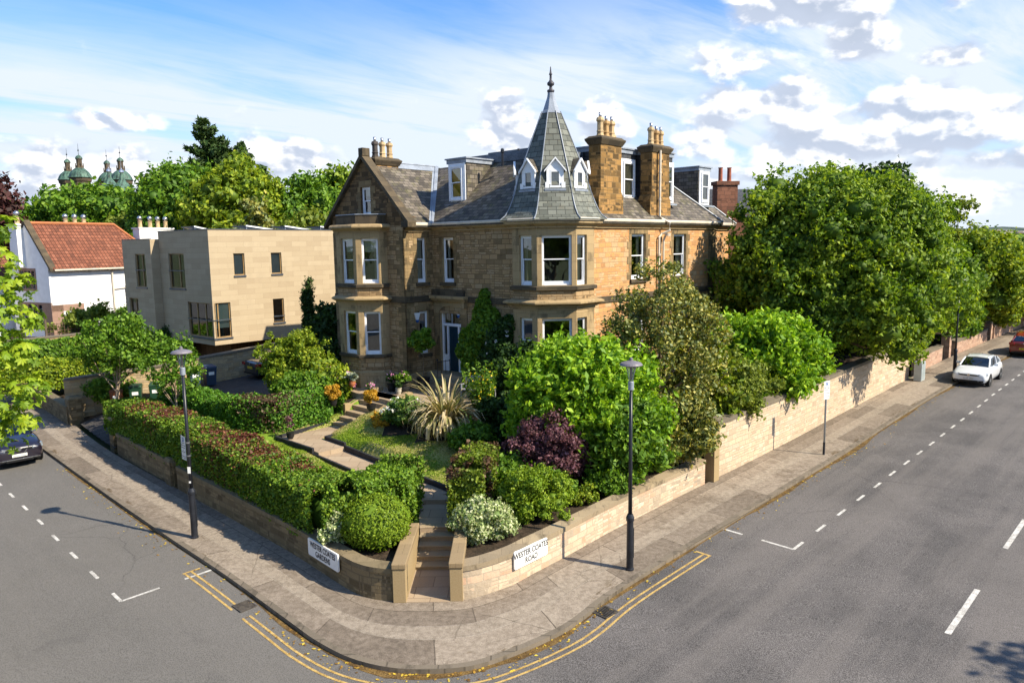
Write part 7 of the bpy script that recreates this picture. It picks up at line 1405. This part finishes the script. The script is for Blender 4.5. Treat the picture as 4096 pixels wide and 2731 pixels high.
for lb,x,y,z,s,mt,seed,pc,pr in (('round orange shrub in a dark pot on the left step wall',-7.55,30.45,2.6,(.36,.36,.34),'l_orange',61,'black_pl',.15),('round orange shrub in a glazed black pot on the right step pillar',-5.75,29.35,2.62,(.33,.33,.30),'l_orange',62,'black_pl',.19),
     ('twiggy brown leaved plant in a small dark pot on the path corner',-8.75,28.25,zt0+.55,(.20,.20,.42),'l_hedge',63,'black_pl',.15)):
    r=thing('potted_plant',lb,'potted plant',(x,y,z),0,'potted plants of the garden'); rng=np.random.default_rng(seed); mb=MB(); mb.lathe([(pr*.6,0),(pr*.95,.1),(pr*1.05,.22),(pr*1.1,.26),(pr*.95,.26)],n=16); mb.build('pot',M[pc],r,smooth=False); L=make_lumps((0,0,.3+s[2]*.8),s,8,rng,(.4,.6),fill=.7); P,N=lump_leaves(L,2600 if 'twiggy' not in lb else 300,rng); leaf_mesh('foliage',P,N,.04,M[mt] if 'twiggy' not in lb else M['l_purple'],rng,1.6,r,.3,core=ico_core(L,.7) if 'twiggy' not in lb else None)
def pot(lb,x,y,z,pr,ph,mt,leaf,n,h,ls,seed,spread=.3,stemh=0.,flw=None):
    r=thing('potted_plant',lb,'potted plant',(x,y,z),0,'potted plants of the garden'); rng=np.random.default_rng(seed); mb=MB(); mb.lathe([(pr*.7,0),(pr*.98,ph*.5),(pr*.95,ph*.8),(pr*1.08,ph*.9),(pr*1.08,ph),(pr*.9,ph)],n=18); mb.build('pot',M[mt],r)
    L=make_lumps((0,0,ph+stemh+h*.5),(spread,spread,h*.5),8,rng,(.4,.6),fill=.7); P,N=lump_leaves(L,n,rng); leaf_mesh('foliage',P,N,ls,M[leaf],rng,1.6,r,.3); mb=MB(); mb.tube([(0,0,ph*.7),(0.03,0,ph+stemh*.6),(0,0,ph+stemh+h*.6)],[.02,.014,.006],5); mb.build('stem',M['bark'],r,uv=False)
    if flw: Q=rng.normal(size=(60,3))*.07+np.array((.05,-.1,ph+h*.7)); leaf_mesh('flowers',Q,np.tile((0,-1.,.3),(60,1)),.06,M[flw],rng,1.1,r,.3)
M['terra']=plain('terracotta',(.36,.12,.05),.8,.15); M['cpot']=plain('cream_pot',(.42,.38,.30),.6,.1)
tc=Vector((-4.6,31.9))
P0_=[(-4.55,31.35),(-4.3,30.95),(-4.85,31.8),(-4.15,31.6),(-3.75,31.0)]
pot('black pot with a pink flowering plant at the bay foot',-4.75,31.75,2.85,.28,.42,'black_pl','l_mid',900,.55,.07,71,.32,flw='petal_p'); pot('small cream pot between the black pots',-4.95,31.45,2.85,.13,.28,'cpot','l_dark',250,.3,.06,72,.15); pot('black pot with dark foliage left of the group',-5.35,32.1,2.85,.2,.35,'black_pl','l_dark',500,.5,.07,73,.25,flw='petal_p')
pot('tall black pot with a small maple like tree and a cane',-3.95,32.2,2.95,.28,.5,'black_pl','l_mid',1500,1.3,.10,74,.55,.95); pot('terracotta pot with a spiky grey succulent on the left step wall',-7.05,31.9,3.15,.15,.24,'terra','l_grey',260,.35,.10,75,.26); pot('small black pot of mixed flowers at the top of the upper steps',-6.15,31.35,2.85,.15,.25,'black_pl','l_white',500,.3,.06,76,.24,flw='petal_p'); pot('low grey green plant on the door steps',-3.1,31.45,3.1,.18,.12,'terra','l_grey',400,.3,.07,78,.28)
# small garden trees on the left
tree('rowan_tree','small rowan tree with pale trunk left of the lamp post, in front of the bins','tree',(-18.6,34.2,1.6),0,(.1,0,3.05),(1.9,1.5,1.65),40,7500,.10,M['l_mid'],81,r0=.09,core=None,size=(.18,.32),shell=.35,barkm=M['bark_p'],k=14,flat=.7)
tree('rowan_tree','thin sparse young tree just left of the lamp post','tree',(-14.7,31.6,1.7),0,(0,0,2.45),(1.35,1.1,1.6),22,3200,.085,M['l_mid'],82,r0=.06,core=None,size=(.2,.38),shell=.4,barkm=M['bark_p'],k=14,flat=.6)
hedge('garden_hedge','long green hedge across the far garden below the white house wall',[(-31.5,41.8),(-25.2,46.4),(-21.6,49.)],1.2,lambda x,y: 1.8,lambda x,y: 3.9,16000,.12,M['l_mid'],83)
hedge('yellow_hedge','yellow green clipped hedge in front of the far green hedge',[(-28.0,39.3),(-23.8,42.6)],1.6,lambda x,y: 1.6,lambda x,y: 3.15,9000,.10,M['l_yellow'],84)
bush('clipped_bush','low yellow green bush at the foot of the timber clad base','bush',(-18.1,39.8,2.4),(1.3,.8,.75),12,7000,.07,M['l_yellow'],85,core=.85)
bush('evergreen_shrub','dark shrub beside the far driveway pier','shrub',(-20.2,36.4,1.5),(1.1,.9,.9),10,5500,.09,M['l_mid'],86)
bush('climbing_rose','loose rambling shrub covering the trellis of the white house','shrub',(-28.3,49.2,2.9),(2.6,1.0,1.5),20,9000,.12,M['l_olive'],87,core=.5,shell=.3)
bush('round_bush','dark round bush beside the leaded windows of the white house','bush',(-27.4,53.0,2.9),(1.35,1.2,1.35),12,8000,.09,M['l_mid'],88,core=.85)
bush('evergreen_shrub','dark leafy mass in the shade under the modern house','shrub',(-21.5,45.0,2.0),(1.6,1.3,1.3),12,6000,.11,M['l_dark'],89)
# chestnut reaching in from the left
CHL = tuple((x-.08,15.6,z,r_) for x,z,r_ in [(-10.6, 9.77, 0.5), (-11.05, 9.0, 0.8), (-10.47, 8.46, 0.5), (-10.19, 8.62, 0.25), (-10.53, 7.88, 0.6), (-10.77, 7.13, 0.75), (-10.4, 7.02, 0.4), (-10.2, 6.42, 0.4), (-10.69, 6.26, 0.75), (-10.43, 5.71, 0.4), (-10.95, 5.5, 0.5), (-10.65, 5.15, 0.28), (-11.29, 7.68, 1.1), (-11.58, 6.06, 1.1)])
def chestnut():
    rng=np.random.default_rng(91); root=thing('horse_chestnut','horse chestnut branches with big lime green leaves at the left edge','tree',(-17.5,14.5,zs(-17,14))); L=[]
    base=Vector((-17.5,14.5,zs(-17,14)))
    for x,y,z,r_ in (CHL+((-13.4,15.2,6.2,1.2),(-13.8,15,8.6,1.2),(-14.8,14.8,7,1.6),(-15.5,14.6,9.5,1.6),(-16.5,14.5,8,2.),(-17.5,14.5,10.5,2.2),(-18.5,13.8,8.5,2.2))):
        L.append(((x-base.x,y-base.y,z-base.z),(r_,r_,r_*.7)))
    P,N=lump_leaves(L,3600,rng,shell=.3,bottom=1.); V=[];F=[];T=[]
    for p,n_ in zip(P,N):
        p=Vector(p); ax=(Vector(n_)*.5+Vector((rng.normal()*.3,rng.normal()*.3,.55))).normalized(); u=ax.cross(Vector((.3,1,.1))).normalized(); v=ax.cross(u); s=rng.uniform(.13,.21); tt=rng.random(); a0=rng.uniform(0,6.28)
        for k_ in range(7):
            a=a0+(k_-3)*.72; d=(u*math.cos(a)+v*math.sin(a)-ax*.42).normalized(); sd=d.cross(ax).normalized(); l=s*(1-.10*abs(k_-3)); b=len(V)
            V+= [tuple(p),tuple(p+d*l*.62+sd*l*.19),tuple(p+d*l),tuple(p+d*l*.62-sd*l*.19)]; F.append((b,b+1,b+2,b+3)); T.append(min(1,max(0,tt+rng.normal()*.12)))
    me=bpy.data.meshes.new('crown'); me.from_pydata(V,[],F); me.attributes.new('tint','FLOAT','FACE').data.foreach_set('value',T); me.materials.append(M['l_lime']); link(bpy.data.objects.new('crown',me),root)
    mb=MB(); mb.tube([(0,0,-.3),(.1,0,3),(0,0,6),(0,0,10)],[.4,.33,.25,.08],10)
    for (c,r_) in L: s=Vector((0,0,min(9,max(3.,c[2]*.8)))); c=Vector(c); mb.tube([s,s.lerp(c,.5)+Vector((0,0,.25)),c],[.1,.05,.012],5)
    mb.build('trunk',M['bark'],root,uv=False)
chestnut()
# ------------------------------------------------------------------ trees
BT='trees behind the houses'
tree('copper_beech','dark purple copper beech at the far left edge','tree',(-55.2,76,2),0,(0,0,8.5),(4.6,4.,7.5),34,16000,.34,M['l_purple_d'],101,r0=.4,group=BT)
tree('broad_tree','wide domed green tree in front of the copper domes','tree',(-48.3,86,2),0,(0,0,7.2),(8.6,6,6.3),80,50000,.32,M['l_mid'],102,r0=.5,group=BT)
tree('birch_tree','feathery birch with pale stems before the domed tree','tree',(-40.8,80,2),0,(0,0,6.2),(3.0,2.5,5.2),24,9000,.24,M['l_olive'],103,r0=.2,barkm=M['bark_p'],group=BT,core=.4)
tree('broad_tree','tall green tree left of the conifer behind the modern house','tree',(-33.0,76,2),0,(0,0,8.2),(4.6,4,7.6),80,36000,.26,M['l_mid'],104,r0=.5,group=BT)
tree('lime_tree','yellow green tree in the middle of the group behind the modern house','tree',(-26.2,72,2),0,(0,0,8.2),(4.6,4,7.4),80,36000,.25,M['l_yellow'],105,r0=.4,group=BT)
tree('broad_tree','lower green tree beside the villa gable','tree',(-20.8,76,2),0,(0,0,7.6),(3.8,3.4,6.8),50,24000,.25,M['l_mid'],106,r0=.4,group=BT)
tree('broad_tree','round green tree rising just left of the villa gable','tree',(-21.3,92,2),0,(0,0,9.4),(4.2,3.8,7.8),30,17000,.34,M['l_tree'],107,r0=.4,group=BT)
tree('yew_tree','dark golden yew mass among the trees behind the modern house','tree',(-22.2,66,2),0,(0,0,6.2),(1.8,1.6,5.6),20,9000,.22,M['l_holly'],108,r0=.3,group=BT,core=.8)
tree('broad_tree','pale green bushy tree just above the flat roof','tree',(-18.5,66,2),0,(0,0,5.6),(2.9,2.2,4.8),18,9000,.24,M['l_olive'],109,r0=.3,group=BT)
def conifer():
    rng=np.random.default_rng(111); base=(-32.6,86,2.); root=thing('conifer','tall ragged dark conifer rising above the broad trees','tree',base,0,BT); P=[];N=[]; mb=MB(); mb.tube([(0,0,-1),(-.3,0,9),(-1.6,0,21.3)],[.5,.3,.04],8); mb.tube([(.4,0,8),(1.2,0,14),(2.2,0,18.2)],[.25,.14,.03],6); mb.tube([(.4,0,8),(3.2,0,12),(4.8,0,15.2)],[.2,.12,.03],6)
    for (x0,z0_,x1,z1_,w0) in ((-.3,9,-1.9,21.8,5.6),(.2,12,-.2,19.2,3.2),(1.0,9,2.1,18.9,4.2),(2.6,8,4.4,16.4,3.6),(4.,8,6.0,14.6,3.0),(-3.,8,-4.2,15.,3.2)):
        nb=int((z1_-z0_)*9)
        for i in range(nb):
            f=i/nb; z=z0_+(z1_-z0_)*f; x=x0+(x1-x0)*f; l=w0*(1-f)**.8*rng.uniform(.45,1.1)+.35; a=rng.uniform(0,6.28); d=Vector((math.cos(a),math.sin(a),rng.uniform(.15,.75))).normalized(); e=Vector((x,0,z))+d*l; mb.tube([(x,0,z),e],[.05,.01],4)
            k_=int(l*38)
            for _ in range(k_): q=rng.uniform(.2,1.03); p=Vector((x,0,z))+d*l*q+Vector(rng.normal(size=3)*.22)*(1.1-q*.6)+Vector((0,0,-.12*rng.random())); P.append(tuple(p)); N.append(tuple(d))
    mb.build('trunk',M['bark'],root,uv=False); leaf_mesh('crown',np.array(P),np.array(N),.24,M['l_conifer'],rng,3.0,root,.0)
conifer()
RT='trees along the wider road'
tree('sycamore','huge full green tree overhanging the tall wall and the pavement','tree',(15.6,36.9,2.5),0,(.35,.3,4.8),(5.3,4.2,5.7),170,165000,.115,M['l_tree'],121,r0=.35,group=RT,shell=.18,size=(.15,.30),core=.58)
tree('sycamore','second big green tree, right of the huge one','tree',(22.4,44.5,2.7),0,(-.2,.6,4.5),(4.3,3.9,4.9),110,74000,.15,M['l_tree'],122,r0=.35,group=RT,core=.58)
tree('sycamore','lower spreading green tree over the red wall','tree',(26.8,47.6,2.7),0,(.2,1.2,3.0),(3.8,3.0,3.4),50,34000,.15,M['l_tree'],123,r0=.3,group=RT)
tree('dark_tree','dark topped tree showing behind the huge green tree','tree',(31.0,62,2.5),0,(0,0,8.2),(2.6,2.4,4.1),18,12000,.25,M['l_dark'],124,r0=.3,group=RT)
tree('birch_tree','thin pale birch with airy top at the right','tree',(33.9,56,2.5),0,(-.3,0,5.6),(1.5,1.4,4.7),22,6500,.16,M['l_olive'],125,r0=.12,barkm=M['bark_p'],group=RT,core=None,shell=.4,size=(.25,.45))
tree('broad_tree','yellow green tree below the birch','tree',(34.0,54.5,2.5),0,(0,0,3.3),(4.2,3.2,3.6),36,30000,.16,M['l_yellow'],126,r0=.3,group=RT)
tree('broad_tree','olive rounded tree at the right edge','tree',(41.5,61,2.5),0,(0,0,2.8),(4.8,3.6,3.3),36,28000,.17,M['l_olive'],127,r0=.3,group=RT)
bush('yellow_shrub','yellow orange bush behind the far wall at the right edge','bush',(37.6,57.4,2.3),(2.5,1.5,1.7),18,9000,.15,M['l_yellow'],128)
bush('mixed_shrub','green bush hanging over the far red wall','bush',(31.2,51.8,2.0),(2.3,1.2,1.5),16,9000,.13,M['l_mid'],129)
bush('mixed_shrub','yellow green bush behind the red gate pier','bush',(29.4,51.2,2.0),(1.6,1.2,2.2),14,8000,.13,M['l_yellow'],130)
bush('mixed_shrub','dark bush at the very far end of the right wall','bush',(44.5,62.5,2.5),(2.6,1.8,2.3),14,7000,.17,M['l_mid'],131)
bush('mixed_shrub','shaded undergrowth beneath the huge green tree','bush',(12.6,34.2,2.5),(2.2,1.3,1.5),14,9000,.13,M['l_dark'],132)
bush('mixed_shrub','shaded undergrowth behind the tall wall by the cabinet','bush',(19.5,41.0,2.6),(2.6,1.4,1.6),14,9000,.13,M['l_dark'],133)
# trees across the streets: outside the picture, they shade its lower right corner and show in the window glass
OT='street trees opposite the villa'
t0=tree('street_tree','street tree opposite, casting the shadow in the lower right corner','tree',(21.6,9.4,.2),0,(0,0,6.8),(2.2,2.2,2.6),26,9000,.22,M['l_tree'],141,r0=.25,group=OT)
def copytree(o,loc,s,label):
    r=o.copy(); COL.objects.link(r); r.location=loc; r.scale=(s,s,s); r['label']=label
    for ch in list(o.children): c=ch.copy(); COL.objects.link(c); c.parent=r
    return r
for i,(x,y,s) in enumerate(((2,-24,1.7),(9,-20,1.5),(-6,-22,1.8),(-14,-14,1.5),(-24,0,1.5),(-29,9,1.5),(-34,17,1.5),(16,-16,1.6))): copytree(t0,(x,y,0),s,('tall street tree behind the viewpoint','street tree right of the viewpoint','street tree left of the viewpoint','tree on the near corner of the side street','first tree along the side street','second tree along the side street','third tree along the side street','far street tree right of the viewpoint')[i])
